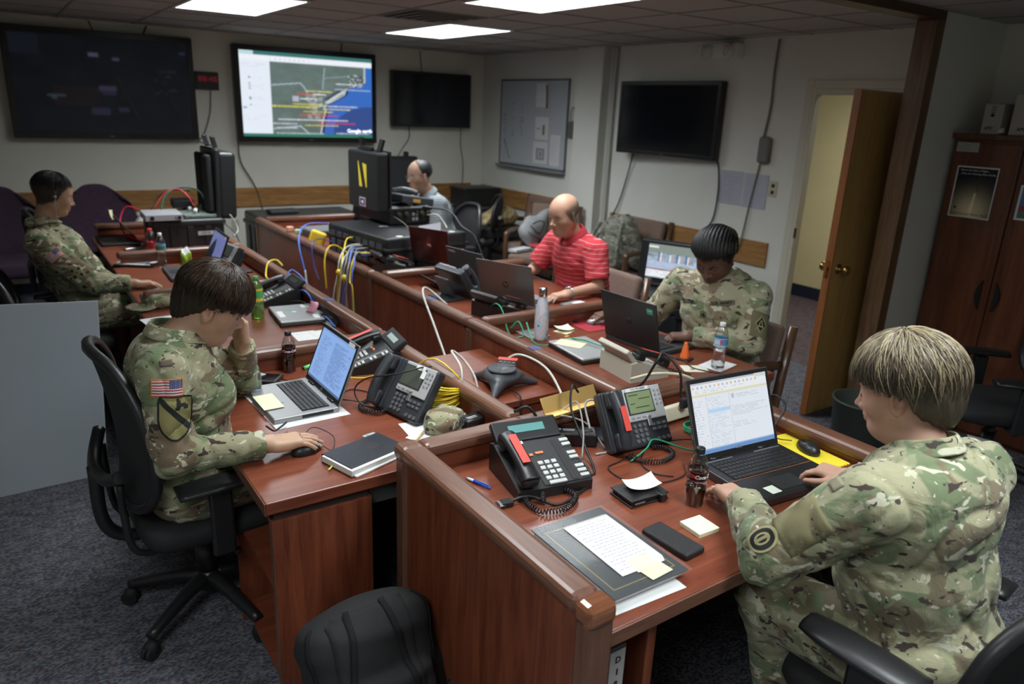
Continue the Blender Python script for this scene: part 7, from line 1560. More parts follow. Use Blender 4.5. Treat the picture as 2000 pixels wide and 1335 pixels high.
# ------------------------------------------------------------------ people
SKIN = vcmat('skin', .5, spec=.35, bump=.25, bscale=350, sss=.12)
M_eyew = mat('eye_white', (.62, .60, .57), .15); M_iris = mat('iris_dark', (.03, .018, .012), .1); M_lash = mat('lash', (.012, .008, .007), .6)
M_boot = mat('tan_boot', (.20, .14, .08), .7, bump=.3, bscale=120); M_ocp = camo('camo_uniform', 1.3)
V3 = lambda *a: np.array(a, float)
def frame(yaw, pitch=0., roll=0.):
    """columns: forward, left, up"""
    return np.array(Matrix.Rotation(yaw, 3, 'Z') @ Matrix.Rotation(pitch, 3, 'Y') @ Matrix.Rotation(roll, 3, 'X'))
def basis(f, up):
    f = _n(f); s = _n(np.cross(up, f)); return np.stack([f, s, np.cross(f, s)], 1)
def head_prims(fat=0., jaw=0., fem=False, nose=1.):
    w = 1+fat*.5
    p = [El((-.014, 0, .034), (.098, .076, .088), k=.02), El((.018, 0, .012), (.076, .068, .080), k=.03), El((.026, 0, -.038), (.060, .055*w, .072), k=.03)]
    for s in (-1, 1):
        p += [Rc((-.006, s*.050, -.050), (.060, s*.016, -.092), .022+fat*.02, .017, k=.03), El((.050, s*.040, -.028), (.028, .026+fat*.01, .030), k=.025), Rc((.076, s*.012, .014), (.066, s*.046, .016), .0085, .008, k=.016)]
    p += [El((.068, 0, -.092+jaw), (.020, .020, .016), k=.02), El((.030, 0, -.078), (.042, .042+fat*.02, .030+fat*.02), k=.03)]
    for s in (-1, 1): p.append(El((.092, s*.031, .0), (.016, .017, .011), k=.012, sub=True))
    for s in (-1, 1): p.append(El((.0735, s*.031, -.002), (.0135, .0155, .0125), k=.004))
    p += [Rc((.084, 0, .010), (.104*1.0, 0, -.030), .0075, .0095*nose, k=.010), El((.107, 0, -.034), (.0115*nose, .0115*nose, .0095), k=.006)]
    for s in (-1, 1): p.append(El((.094, s*.0135*nose, -.039), (.011, .008, .0085), k=.005))
    p += [El((.082, 0, -.058), (.016, .026, .014), k=.012)]
    for s in (-1, 1):
        p += [Rc((.0945, 0, -.0625), (.084, s*.020, -.0665), .0058, .0035, k=.005), Rc((.0925, 0, -.0725), (.083, s*.019, -.0690), .0068, .0035, k=.005)]
    p.append(Rc((.100, -.016, -.0672), (.100, .016, -.0672), .0018, k=.003, sub=True))
    for s in (-1, 1):   # ears
        Me = frame(s*R(-68), R(0), 0); Me = np.array(Matrix.Rotation(s*R(28), 3, 'Z') @ Matrix.Rotation(R(-10), 3, 'Y'))
        e = [El((0, 0, 0), (.019, .0070, .034), k=.004), El((-.001, 0, -.024), (.009, .006, .012), k=.006), El((.002, s*.006, .004), (.0095, .0055, .018), k=.004, sub=True)]
        p.append(Grp(e, k=.006, o=(-.010, s*.0785, -.010), M=Me))
    return p
def hand_prims(side, curl=(.25, .3, .25), spread=1., thumb=0., S=.95, cs=None):
    """side +1 = thumb towards +Y (right hand palm down); wrist at origin, fingers along +X, back of hand +Z"""
    s = side; out = [Rc((-.055, 0, 0), (.005, 0, 0), .027, .026, k=.02), Bx((.047, 0, 0), (.050, .041, .0145), .013, k=.02), El((.03, s*.026, -.010), (.032, .016, .015), k=.015), El((.035, -s*.026, -.008), (.036, .014, .014), k=.015)]
    tips = []
    for i, (y, L, r, x0) in enumerate(((.0305, .072, .0088, .088), (.0105, .080, .0090, .092), (-.0100, .074, .0086, .089), (-.0290, .058, .0078, .082))):
        c = (cs[i] if cs else curl); a = -.05; yaw = (y*1.5*spread); p = V3(x0-.012, s*y, .002); sp = s*yaw
        for j, (l, q) in enumerate(zip((.46, .29, .25), c)):
            a -= q; ll = L*l+(.012 if j == 0 else 0)
            n = p+V3(math.cos(a)*math.cos(sp)*ll, math.cos(a)*math.sin(sp)*ll, math.sin(a)*ll)
            out.append(Rc(p, n, r*(1-.06*j), r*(.95-.07*j), k=.0035 if j else .007)); p0 = p; p = n
        tips.append((p, a, sp, r))
    t0 = V3(.018, s*.030, -.006); t1 = t0+V3(.034, s*(.026-thumb*.02), -.006); t2 = t1+V3(.030, s*(.008-thumb*.02), -.006-.004*thumb); t3 = t2+V3(.024, s*(.001-thumb*.014), -.004)
    out += [Rc(t0, t1, .0135, .0115, k=.012), Rc(t1, t2, .0108, .0098, k=.004), Rc(t2, t3, .0098, .0082, k=.004)]
    return out, tips
def fold(P, e, amp=.006, seed=0.):
    x, y, z = P[..., 0], P[..., 1], P[..., 2]
    q1 = 14*x+10*y-15*z+2.3*np.sin(7*x-11*y+9*z+seed)+1.7*np.sin(13*z+8*y+2*seed); q2 = -12*x+17*y+11*z+2.4*np.sin(9*y+6*x-8*z+seed)+1.4*np.sin(16*x-5*z)
    a = np.sin(q1); b = np.sin(q2); c = np.sin(31*z-19*x+23*y+2*a+2*np.sin(24*y+seed))
    d = amp*(.95*(1-np.abs(a))**2.2+.75*(1-np.abs(b))**2.5+.22*c*a-.62)
    for q, ax, am in e:
        r2 = ((P-q)**2).sum(-1); t = (P-q) @ ax
        d = d+am*np.exp(-r2/.010)*np.sin(78*t+2*np.sin(25*(x+y+z)))
    return d
def patch(name, prims, field, c, n, up, w, h, img, parent, m=None, off=.002, round_=None, label=None):
    """sewn patch: a grid pressed on the cloth surface"""
    n = _n(n); up = np.asarray(up, float); up = _n(up-n*(up @ n)); r = np.cross(up, n); H, W = img.shape[:2]; c = np.asarray(c, float)
    U, Vv = np.meshgrid(np.linspace(-w/2, w/2, W+1), np.linspace(h/2, -h/2, H+1)); P = c+U[..., None]*r+Vv[..., None]*up+n*.07; P = P.reshape(-1, 3); t = np.zeros(len(P))
    for _ in range(40):
        d = sdf_eval(prims, (P-n*t[:, None])[:, None, :], .2, field)[:, 0]-off; t += np.clip(d, -.01, .02)*.8
    t = np.clip(t, np.median(t)-.03, np.median(t)+.03)
    Q = P-n*t[:, None]
    a = (np.arange(H)[:, None]*(W+1)+np.arange(W)).ravel(); F = np.stack([a, a+W+1, a+W+2, a+1], -1); cols = img.reshape(-1, 3)
    fd = np.abs(sdf_eval(prims, Q[:, None, :], .2, field)[:, 0]-off); kp = fd[F].max(1) < .012
    if kp.sum() > 3 and round_ is None: F = F[kp]; cols = cols[kp]
    if round_ is not None: k = round_(((np.arange(W)+.5)/W*2-1)[None, :]+0*np.arange(H)[:, None], ((np.arange(H)+.5)/H*2-1)[:, None]+0*np.arange(W)[None, :]).ravel(); F = F[k]; cols = cols[k]
    me = bpy.data.meshes.new(name); me.from_pydata(Q.tolist(), [], F.tolist()); at = me.color_attributes.new('Col', 'FLOAT_COLOR', 'CORNER'); cc = np.ones((len(F), 4, 4), np.float32); cc[:, :, :3] = cols.reshape(-1, 1, 3); at.data.foreach_set('color', cc.ravel())
    me.materials.append(m or vcmat('embroidery', .9, bump=.6, bscale=500)); o = bpy.data.objects.new(name, me); COL.objects.link(o); o.parent = parent
    for p in me.polygons: p.use_smooth = True
    o.modifiers.new('t', 'SOLIDIFY').thickness = .0025
    if label: o['label'] = label
    return o
def flag_img(mirror=False):
    a = ci(57, 39, (.55, .53, .50))
    for k in range(13): a[1+int(k*37/13)+0:1+int((k+1)*37/13)] = (.38, .035, .045) if k % 2 == 0 else (.62, .60, .58)
    a[1:21, 2:25] = (.035, .045, .14)
    for i in range(6):
        for j in range(8): a[3+3*i, 4+int(2.7*j)+(i % 2)] = (.55, .55, .58)
    if mirror: a = a[:, ::-1].copy()
    a[:2] = a[-2:] = (.55, .22, .03); a[:, :2] = a[:, -2:] = (.55, .22, .03)
    return a
def person(lab, J, yaw, skin, head, hands, cloth, bulk=1., fem=False, h_body=.0042, jacket_h=.0075, short=None, trousers=None, lips=None, scalp=None, hair=None, boots=True, collar=True, polo=False, seed=0., fat=0., brow=(.02, .012, .01), cuffs=True, nose=1., lid=.4):
    T = thing('person', lab, 'person', (J['hip'][0], J['hip'][1], 0)); O = V3(J['hip'][0], J['hip'][1], 0)
    J = {k: V3(*v)-O for k, v in J.items()}
    F = V3(math.cos(yaw), math.sin(yaw), 0); Sd = V3(-math.sin(yaw), math.cos(yaw), 0); H, N = J['hip'], J['neck']; U = _n(N-H); Ms = basis(F-U*(F @ U), U) if False else np.stack([_n(F-U*(F @ U)), _n(np.cross(U, _n(F-U*(F @ U)))), U], 1); Fv = Ms[:, 0]
    hc, hy, hp, hr = V3(*head[0])-O, head[1], head[2], head[3]; Mh = frame(hy, hp, hr); HS = head[4] if len(head) > 4 else 1.
    lo = lambda v: hc+Mh @ (V3(*v)*HS)
    hp_ = head_prims(fat, 0, fem, nose); HG = Grp(hp_, k=.03, o=hc, M=Mh, S=HS)
    # skin body
    B = [El(H+U*.30, (.095, .15, .22), Ms, k=.05), El(H+U*.05, (.11, .15, .10), Ms, k=.05), El(N-U*.05-Fv*.01, (.07, .13, .06), Ms, k=.05), Rc(N-U*.02, lo((-.018, 0, -.055)), .060+fat*.03, .054+fat*.03, k=.03), HG]
    if fat: B.append(El(lo((.02, 0, -.105)), (.05, .05, .035), Mh, k=.035))
    for sd in ('R', 'L'):
        e, w_ = J[sd+'elb'], J[sd+'wri']; B += [Rc(J[sd+'sh'], e, .044, .038, k=.03), Rc(e, w_, .040, .0265, k=.02)]
        B += [Rc(H-U*.0+Sd*(.085 if sd == 'L' else -.085), J[sd+'knee'], .07, .05, k=.03), Rc(J[sd+'knee'], J[sd+'ank'], .045, .035, k=.02)]
    tips = {}
    for sd in ('R', 'L'):
        hd = hands[sd]; pr, tp = hand_prims(1 if sd == 'R' else -1, hd.get('curl', (.25, .35, .25)), hd.get('spread', 1.), hd.get('thumb', 0.), cs=hd.get('cs')); Mhn = basis(V3(*hd['dir']), V3(*hd['up'])); Mhn = np.stack([Mhn[:, 0], Mhn[:, 1], Mhn[:, 2]], 1)
        s_ = hd.get('S', .93); B.append(Grp(pr, k=.012, o=J[sd+'wri'], M=Mhn, S=s_)); tips[sd] = [(J[sd+'wri']+Mhn @ (p*s_), Mhn @ V3(math.cos(a)*math.cos(sp), math.cos(a)*math.sin(sp), math.sin(a)), Mhn @ V3(-math.sin(a)*math.cos(sp), -math.sin(a)*math.sin(sp), math.cos(a)), r*s_) for p, a, sp, r in tp]
    lips = lips or tuple(np.array(skin)*np.array((.95, .62, .60)))
    def col(V):
        q = ((V-hc) @ Mh)/HS; c = np.tile(np.array(skin), (len(V), 1)); n = np.sin(V[:, 0]*60+3*np.sin(V[:, 2]*50))*np.sin(V[:, 1]*55); c *= (1+.05*n)[:, None]
        m1 = np.exp(-(((q[:, 0]-.093)/.014)**2+(q[:, 1]/.021)**2+((q[:, 2]+.0675)/.0085)**2)*1.4)[:, None]; c = c*(1-m1)+np.array(lips)*m1
        m2 = np.exp(-(((q[:, 0]-.062)/.03)**2+((np.abs(q[:, 1])-.042)/.02)**2+((q[:, 2]+.03)/.02)**2))[:, None]*.35; c = c*(1-m2)+np.array(skin)*np.array((1.08, .80, .78))*m2
        m3 = np.exp(-(((q[:, 0]+.01)/.02)**2+((np.abs(q[:, 1])-.078)/.012)**2+((q[:, 2]+.008)/.03)**2))[:, None]*.4; c = c*(1-m3)+np.array(skin)*np.array((1.1, .72, .68))*m3
        if scalp is not None:
            zl = np.interp(q[:, 0], [-.12, -.05, -.02, .015, .03, .06], scalp[1]); zt = np.interp(q[:, 0], [-.12, -.05, 0., .04, .06], scalp[2]); m = (1/(1+np.exp(-(q[:, 2]-zl)/.003)))*(1/(1+np.exp((q[:, 2]-zt)/.006)))*(q[:, 0] < .075)*scalp[3]; c = c*(1-m[:, None])+np.array(scalp[0])*m[:, None]
        return c
    body = sdf_mesh('body', B, h_body, SKIN, T, color=col)
    # eyes, brows
    for s in (-1, 1):
        e = obj('eye', G().ball(lo((.0745, s*.031, -.003)), .0128*HS, 14), M_eyew, T)
        iv = _n(V3(1, 0, -lid)); ic = lo(V3(.0745, s*.031, -.003)+iv*.0095)
        obj('iris', G().ball(ic, .0058*HS, 10), M_iris, e)
        obj('eyelash', G().tube([lo((.0815+.0055*math.cos((k-3)*.4), s*(.031+.0045*(k-3)), -.0045*(lid > .5)+.0035-.0012*(k-3)**2*.35)) for k in range(7)], .0013*HS, 5), M_lash, e)
        obj('eyebrow', G().tube([lo((.0895-.0022*(k-1)**2*.7, s*(.014+.009*k), .0175+.0035*math.sin(k*.8))) for k in range(5)], .0026*HS, 6, rf=lambda t: 1-.5*t), mat('brow_%d' % int(brow[0]*1000), brow, .8), T)
    # upper garment
    b = bulk; C = [El(H+U*.36+Fv*.012, V3(.125*b, .175*b, .17), Ms, k=.06), El(H+U*.19+Fv*.02, V3(.140*b, .174*b, .16), Ms, k=.06), El(H+U*.02+Fv*.01, V3(.150*b, .185*b, .13), Ms, k=.06), Rc(J['Rsh']+U*.005, J['Lsh']+U*.005, .062, .062, k=.06), Rc(N-U*.075, N-U*.025, .10, .070, k=.05), El(H+U*.40-Fv*.05, V3(.08*b, .16*b, .13), Ms, k=.05)]
    if fem:
        for s in (-1, 1): C.append(El(H+U*.33+Fv*.105*b+Ms[:, 1]*s*.075, V3(.06, .075, .07), Ms, k=.05))
    ax = {}
    for sd in ('R', 'L'):
        e, w_ = J[sd+'elb'], J[sd+'wri']; fw = _n(w_-e); ax[sd] = fw
        if short: C += [Rc(J[sd+'sh'], J[sd+'sh']+(e-J[sd+'sh'])*short, .066*b, .064*b, k=.035)]
        else:
            C += [Rc(J[sd+'sh'], e, .070*b, .057*b, k=.022), Rc(e, w_-fw*.03, .057*b, .041*b, k=.022)]
            if cuffs: C.append(Rc(w_-fw*.065, w_-fw*.018, .0435*b, .0425*b, k=.004))
    E_ = [(J[s+'elb'], ax[s], .005) for s in ('R', 'L')]+[((J[s+'elb']+J[s+'sh'])/2, _n(J[s+'elb']-J[s+'sh']), .0025) for s in ('R', 'L')]+[(H+U*.12, U, .004)]
    if short: E_ = [(H+U*.12, U, .006)]
    fld = lambda P: fold(P, E_, .0085 if not short else .006, seed)
    cut = []
    wr = {s: (J[s+'wri']-ax[s]*(.022 if not short else 9), ax[s], J[s+'wri']) for s in ('R', 'L')}
    es = {s: J[s+'sh']+(J[s+'elb']-J[s+'sh'])*((short or 1)*1.0+.1) for s in ('R', 'L')}; ea = {s: _n(J[s+'elb']-J[s+'sh']) for s in ('R', 'L')}
    nb = N+U*.03+Fv*.0
    def clip(P):
        d = (P-nb) @ _n(U+Fv*(-.45 if not polo else -.35)); d = d-.016
        d = np.where(((P-nb)**2).sum(-1) < .104**2, d, -1.)
        for s in ('R', 'L'):
            if short: o_, a_ = es[s], ea[s]; rr = .095
            else: o_, a_ = wr[s][0], wr[s][1]; rr = .07
            dd = (P-o_) @ a_; d = np.maximum(d, np.where(((P-o_)**2).sum(-1) < rr**2, dd, -1.))
        z = (P-H) @ U; return np.maximum(d, -z-.085)
    jk = sdf_mesh('shirt' if polo else 'jacket', C, jacket_h, cloth, T, field=fld, clip=clip)
    if collar:   # folded stand collar: inner stand and outer fall
        W = []; n_ = 26; a0 = .38 if not polo else .30
        for lay, (r0, r1, z0, z1) in enumerate(((.062, .058, -.016, .022), (.063, .084, .024, -.016))):
            for i in range(n_+1):
                a = a0+(2*PI-2*a0)*i/n_; ca, sa = math.cos(a), math.sin(a); fr = max(0, ca)
                for k in range(4):
                    t_ = k/3; r = (r0+(r1-r0)*t_)*(1.0+.10*b*(b > 1)); z = z0+(z1-z0)*t_-.028*fr**1.5-(.018*fr**4*t_ if lay else 0)
                    W.append(nb+Ms @ V3(r*ca*1.02+.006+.012*fr*(lay*t_), r*sa*1.05, z+.012*(ca < 0)*abs(ca)))
        f = []
        for lay in (0, 1):
            for i in range(n_):
                for k in range(3): q = lay*(n_+1)*4+i*4+k; f.append((q, q+4, q+5, q+1))
        for i in range(n_): q = i*4+3; q2 = (n_+1)*4+i*4; f.append((q, q+4, q2+4, q2))
        o = obj('collar', G().add(W, f, True), cloth if not polo else (polo if not isinstance(polo, bool) else cloth), jk); o.modifiers.new('t', 'SOLIDIFY').thickness = .004; o.modifiers.new('s', 'SUBSURF').render_levels = 1
    # trousers, boots
    Tm = trousers or cloth; D = [El(H-U*.01, V3(.135*b, .175*b, .11), Ms, k=.05)]
    for sd, s in (('R', -1), ('L', 1)):
        hj = H+Sd*s*.09*b+V3(0, 0, -.01); D += [Rc(hj, J[sd+'knee'], .098*b, .070*b, k=.03), Rc(J[sd+'knee'], J[sd+'ank']+V3(0, 0, .05), .066*b, .055, k=.03)]
    zf = .11
    sdf_mesh('trousers', D, .0095, Tm, T, field=lambda P: fold(P, [(J['Rknee'], V3(0, 0, 1), .007), (J['Lknee'], V3(0, 0, 1), .007)], .009, seed+1), clip=lambda P: zf-P[..., 2])
    for sd in ('R', 'L'):
        a = J[sd+'ank']; sh = [Rc(a+V3(0, 0, .09), a, .048, .044, k=.02), Rc(a+V3(0, 0, -.035), a+Fv*V3(1, 1, 0)*.14+V3(0, 0, -.045), .042, .036, k=.03)]
        sdf_mesh('boot' if boots else 'shoe', sh, .008, M_boot if boots else M_blk, T, clip=lambda P: .003-P[..., 2])
    return T, jk, C, fld, dict(lo=lo, Mh=Mh, hc=hc, HS=HS, tips=tips, Ms=Ms, U=U, F=Fv, J=J, body=body)
def hair_cap(T, X, r, c, zmin, m, amp=.0025, freq=60, h=.0035, name='hair', extra=(), strands=0, smats=None, sr=.0011, twist=0., crown=(-.03, 0), jit=.010, thmax=2.3, lift=.004, zx=(-.12, -.04, -.015, .02, .06, .12), yfac=0., shade=False):
    lo, Mh, hc, HS = X['lo'], X['Mh'], X['hc'], X['HS']; prims = [Grp([El(c, r, k=.02)]+list(extra), k=.02, o=hc, M=Mh, S=HS)]
    def ph(q): return np.arctan2(q[..., 1]-crown[1], q[..., 0]-crown[0])
    def field(P):
        q = ((P-hc) @ Mh)/HS; a = ph(q); return amp*(np.sin(a*freq+2.5*np.sin(q[..., 2]*40+a*3))*.6+.5*np.sin(a*freq*.37+4*q[..., 2]*20))
    def zl(q): return np.interp(q[..., 0], zx, zmin)+yfac*np.abs(q[..., 1])
    def clip(P):
        q = ((P-hc) @ Mh)/HS; a = ph(q); return (zl(q)+.006*np.sin(a*23)+.004*np.sin(a*51)-q[..., 2])*HS
    o = sdf_mesh(name, prims, h, m, T, field=field, clip=clip)
    if strands:
        ns = len(smats)
        rs = np.random.default_rng(9); G_ = [G() for _ in smats]; c = V3(*c); r = V3(*r)
        for k in range(strands):
            f0 = rs.uniform(-PI, PI); t0 = rs.uniform(.02, 1.15)**1.; L_ = rs.uniform(.5, 1.1); pts = []; off = rs.uniform(-.001, lift); fz = rs.uniform(-1, 1)
            for i in range(9):
                th = t0+L_*i/8; f = f0+twist*(th-t0)*fz
                d = V3(math.sin(th)*math.cos(f), math.sin(th)*math.sin(f), math.cos(th)); tilt = crown[0]*3
                q = c+d*(r+off+.004*math.sin(PI*i/8)); 
                if q[2] < np.interp(q[0], zx, zmin)+yfac*abs(q[1])-rs.uniform(0, jit) or th > thmax: break
                pts.append(lo(q))
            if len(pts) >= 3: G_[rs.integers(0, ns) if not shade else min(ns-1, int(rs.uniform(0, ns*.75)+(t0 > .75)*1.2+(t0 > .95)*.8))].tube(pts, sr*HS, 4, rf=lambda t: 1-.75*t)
        for g_, m_ in zip(G_, smats):
            if g_.v: obj('hair_strands', g_, m_, o)
    return o
HD = lambda d, up=(0, 0, 1), **k: dict(dir=d, up=up, **k)
# --- woman at the near left desk
J = dict(hip=(.375, 2.53, .575), neck=(.395, 2.50, 1.09), Rsh=(.325, 2.325, 1.04), Lsh=(.435, 2.675, 1.03), Relb=(.325, 2.235, .80), Rwri=(.612, 2.222, .780), Lelb=(.690, 2.83, .785), Lwri=(.655, 2.665, 1.0), Rknee=(.80, 2.44, .57), Lknee=(.80, 2.64, .57), Rank=(.78, 2.42, .12), Lank=(.78, 2.66, .12))
T, jk, C, fld, X = person('woman in camouflage uniform with short dark hair, cheek resting on her hand', J, R(8), (.50, .31, .205), ((.525, 2.505, 1.195), R(-10), R(28), R(4), 1.06), dict(R=HD((.96, -.06, -.03), (0, 0, 1), cs=((.12, .22, .2), (.16, .25, .2), (.20, .28, .2), (.20, .3, .25)), spread=1.8, thumb=.2, S=1.03), L=HD((.0, -.10, .95), (.95, .2, .1), curl=(.35, .5, .4), thumb=.6, S=.92)), M_ocp, fem=True, bulk=1.04, brow=(.03, .018, .012), fat=.10, lips=(.42, .16, .13), lid=.9)
M_hair1 = mat('dark_brown_hair', (.022, .011, .006), .32, bump=.5, bscale=500, spec=.5)
hair_cap(T, X, (.116, .092, .099), (-.004, 0, .040), [-.095, -.080, -.004, .014, .020, .022], M_hair1, strands=2200, smats=[mat('brown_strand', (.030, .016, .009), .3), mat('black_brown_strand', (.014, .008, .005), .28), mat('warm_brown_strand', (.060, .032, .016), .3)], sr=.0016, twist=.25, crown=(-.035, 0), yfac=-.0, thmax=2.2, jit=.020, extra=[El((-.07, 0, -.01), (.042, .062, .080), k=.03)])
sh, el = X['J']['Rsh'], X['J']['Relb']; up_ = _n(sh-el)
P0 = sh*.62+el*.38; nrm = V3(-.12, -1, .10)
patch('flag_patch', C, fld, sh*.88+el*.12+V3(.010, 0, 0), nrm, up_+V3(.14, 0, 0), .090, .054, flag_img(True), jk, label='flag patch with gold border')
a = ci(112, 152, (.20, .18, .07)); yy, xx = np.mgrid[0:152, 0:112]; u = xx/112*2-1; v = yy/152*2-1
a[np.abs(v-.75*u+.18) < .17] = (.012, .014, .012)
def hh(x0, x1, y0, y1): a[(u > x0) & (u < x1) & (v > y0) & (v < y1)] = (.012, .014, .012)
hh(.05, .30, -.80, -.45); hh(.10, .60, -.68, -.52); hh(.45, .72, -.60, -.42); hh(-.02, .25, -.50, -.36); a[(np.abs(u-.12) < .07) & (v > -.9) & (v < -.7)] = (.012, .014, .012)
def shield(U_, V_): return np.abs(U_) < np.where(V_ < 0, 1.0-.12*np.clip(-V_-.75, 0, 1)*3, np.sqrt(np.clip(1-(V_/1.02)**1.8, 0, 1)))
def edge(U_, V_): return ~(np.abs(U_) < np.where(V_ < 0, .90, .90*np.sqrt(np.clip(1-(V_/.92)**1.8, 0, 1)))) | (V_ < -.93)
a[edge(u, v)] = (.012, .014, .012)
patch('shoulder_patch', C, fld, sh*.50+el*.50+V3(.018, 0, .004), nrm, up_+V3(.16, 0, 0), .098, .128, a, jk, round_=shield, label='shield patch with black diagonal band and horse head')
patch('tab_patch', C, fld, sh*1.08-el*.08+V3(.016, 0, 0), nrm+V3(0, 0, .35), up_, .036, .020, ci(6, 4, (.13, .10, .075)), jk)
g = G(); 
for p, d, n_, r_ in X['tips']['R']: g.box(tuple(p+n_*(r_*.78)-d*.001), (.013, .0085, .0022), .001, Matrix(np.stack([d, np.cross(n_, d), n_], 1).tolist()))
obj('fingernail', g, mat('nail', (.68, .52, .45), .25), T)
w_ = X['J']['Rwri']; obj('ring', G().tube([tuple(w_+V3(.098, -.008, .006)+V3(0, .0098*math.cos(q), .0098*math.sin(q))) for q in [2*PI*k/16 for k in range(16)]], .0013, 6, closed=True), M_chrome, T)
# --- man with the earphone
J = dict(hip=(.36, 5.08, .575), neck=(.172, 5.10, 1.092), Rsh=(.14, 4.90, 1.015), Lsh=(.20, 5.30, 1.035), Relb=(.36, 4.84, .78), Rwri=(.585, 4.80, .765), Lelb=(.36, 5.37, .78), Lwri=(.50, 5.20, .70), Rknee=(.74, 4.96, .55), Lknee=(.76, 5.2, .55), Rank=(.76, 4.95, .12), Lank=(.78, 5.2, .12))
T, jk, C, fld, X = person('man in camouflage uniform with black hair and an earphone, leaning back at the left', J, R(2), (.42, .25, .16), ((.245, 5.10, 1.270), R(6), R(16), 0, 1.03), dict(R=HD((1, -.05, -.02), curl=(.25, .3, .2)), L=HD((.8, -.5, -.25))), M_ocp, bulk=1.12, scalp=((.022, .016, .013), [-.075, -.07, -.045, -.025, .02, .055], [.3]*5, .95), brow=(.015, .01, .008), seed=1.3, h_body=.005, jacket_h=.009, lid=.8)
M_hair2 = mat('black_hair', (.010, .008, .007), .5, bump=1., bscale=260)
hair_cap(T, X, (.0965, .0765, .0850), (-.013, 0, .0385), [-.045, -.035, .005, .025, .062, .070], M_hair2, amp=.0012, freq=90, h=.0035, strands=900, smats=[M_hair2], sr=.0011, twist=.3, lift=.005, yfac=.0, jit=.02)
sh, el = X['J']['Rsh'], X['J']['Relb']; up_ = _n(sh-el)
patch('flag_patch', C, fld, sh*.72+el*.28, (-.1, -1, .2), up_+V3(.1, 0, 0), .088, .055, flag_img(True), jk, label='flag patch with gold border')
a = ci(21, 21, (.20, .18, .08)); yy, xx = np.mgrid[0:21, 0:21]; u = np.abs(xx-10); v = np.abs(yy-10); a[(np.abs(u-6)+np.abs(v-6) < 4)] = (.015, .017, .012); a[(u < 2) & (v < 2)] = (.02, .02, .015); a[(u < 1) & (v < 1)] = (.2, .18, .08)
patch('shoulder_patch', C, fld, sh*.28+el*.72, (-.1, -1, .2), up_+V3(.3, 0, .3), .062, .062, a, jk, label='square tan patch with four dark leaves')
obj('earphone', G().ball(X['lo']((-.002, -.083, -.006)), .009, 12).tube(spl([X['lo']((0, -.088, -.010)), X['lo']((.004, -.088, -.05)), X['lo']((.02, -.085, -.10)), X['lo']((.04, -.06, -.17))], 5), .0016, 5), mat('earphone_grey', (.35, .37, .38), .35), T)
# --- man in the red shirt
M_redshirt = mat('red_striped_polo', (.48, .030, .045), .85, bump=.2, bscale=400)
def stripes(m, per, th, c0, c1, sx=.0, frac=None):
    nt = m.node_tree; b_ = nt.nodes['Principled BSDF']; tc = nt.nodes.new('ShaderNodeTexCoord'); sp = nt.nodes.new('ShaderNodeSeparateXYZ'); nt.links.new(tc.outputs['Object'], sp.inputs[0])
    n = nt.nodes.new('ShaderNodeTexNoise'); n.inputs['Scale'].default_value = 5; nt.links.new(tc.outputs['Object'], n.inputs['Vector'])
    a_ = nt.nodes.new('ShaderNodeMath'); a_.operation = 'MULTIPLY_ADD'; a_.inputs[1].default_value = .05; nt.links.new(n.outputs['Fac'], a_.inputs[0]); nt.links.new(sp.outputs['Z'], a_.inputs[2])
    d = nt.nodes.new('ShaderNodeMath'); d.operation = 'DIVIDE'; d.inputs[1].default_value = per; nt.links.new(a_.outputs[0], d.inputs[0])
    f = nt.nodes.new('ShaderNodeMath'); f.operation = 'FRACT'; nt.links.new(d.outputs[0], f.inputs[0]); l = nt.nodes.new('ShaderNodeMath'); l.operation = 'LESS_THAN'; l.inputs[1].default_value = th; nt.links.new(f.outputs[0], l.inputs[0])
    mx = nt.nodes.new('ShaderNodeMix'); mx.data_type = 'RGBA'; mx.inputs['A'].default_value = (*c0, 1); mx.inputs['B'].default_value = (*c1, 1); nt.links.new(l.outputs[0], mx.inputs['Factor']); nt.links.new(mx.outputs['Result'], b_.inputs['Base Color'])
stripes(M_redshirt, .030, .07, (.48, .030, .045), (.60, .50, .44)); M_redc = mat('red_collar', (.40, .022, .035), .85)
M_jean = mat('dark_trousers', (.03, .032, .04), .85)
J = dict(hip=(3.28, 3.77, .56), neck=(3.11, 3.77, 1.065), Rsh=(3.13, 3.985, 1.0), Lsh=(3.12, 3.555, 1.0), Relb=(3.02, 4.08, .79), Rwri=(2.80, 3.96, .77), Lelb=(3.085, 3.47, .785), Lwri=(2.80, 3.44, .775), Rknee=(2.88, 3.88, .56), Lknee=(2.88, 3.65, .56), Rank=(2.9, 3.88, .12), Lank=(2.9, 3.65, .12))
T, jk, C, fld, X = person('bald man in a red striped polo shirt with a wristwatch, typing', J, R(180), (.46, .26, .18), ((3.0, 3.76, 1.215), R(186), R(14), 0, 1.06), dict(R=HD((-.98, -.1, -.05)), L=HD((-.98, .02, -.05), curl=(.3, .4, .3))), M_redshirt, bulk=1.2, short=.72, trousers=M_jean, boots=False, polo=M_redc, scalp=((.11, .078, .06), [-.07, -.065, -.04, -.03, .0, .05], [.07, .065, .055, .045, .02], .9), brow=(.10, .06, .04), seed=2., fat=.15, h_body=.0045, lid=.9)
w_ = X['J']['Lwri']; a_ = _n(X['J']['Lwri']-X['J']['Lelb']); c_ = w_-a_*.035; bs = basis(a_, V3(0, 0, 1))
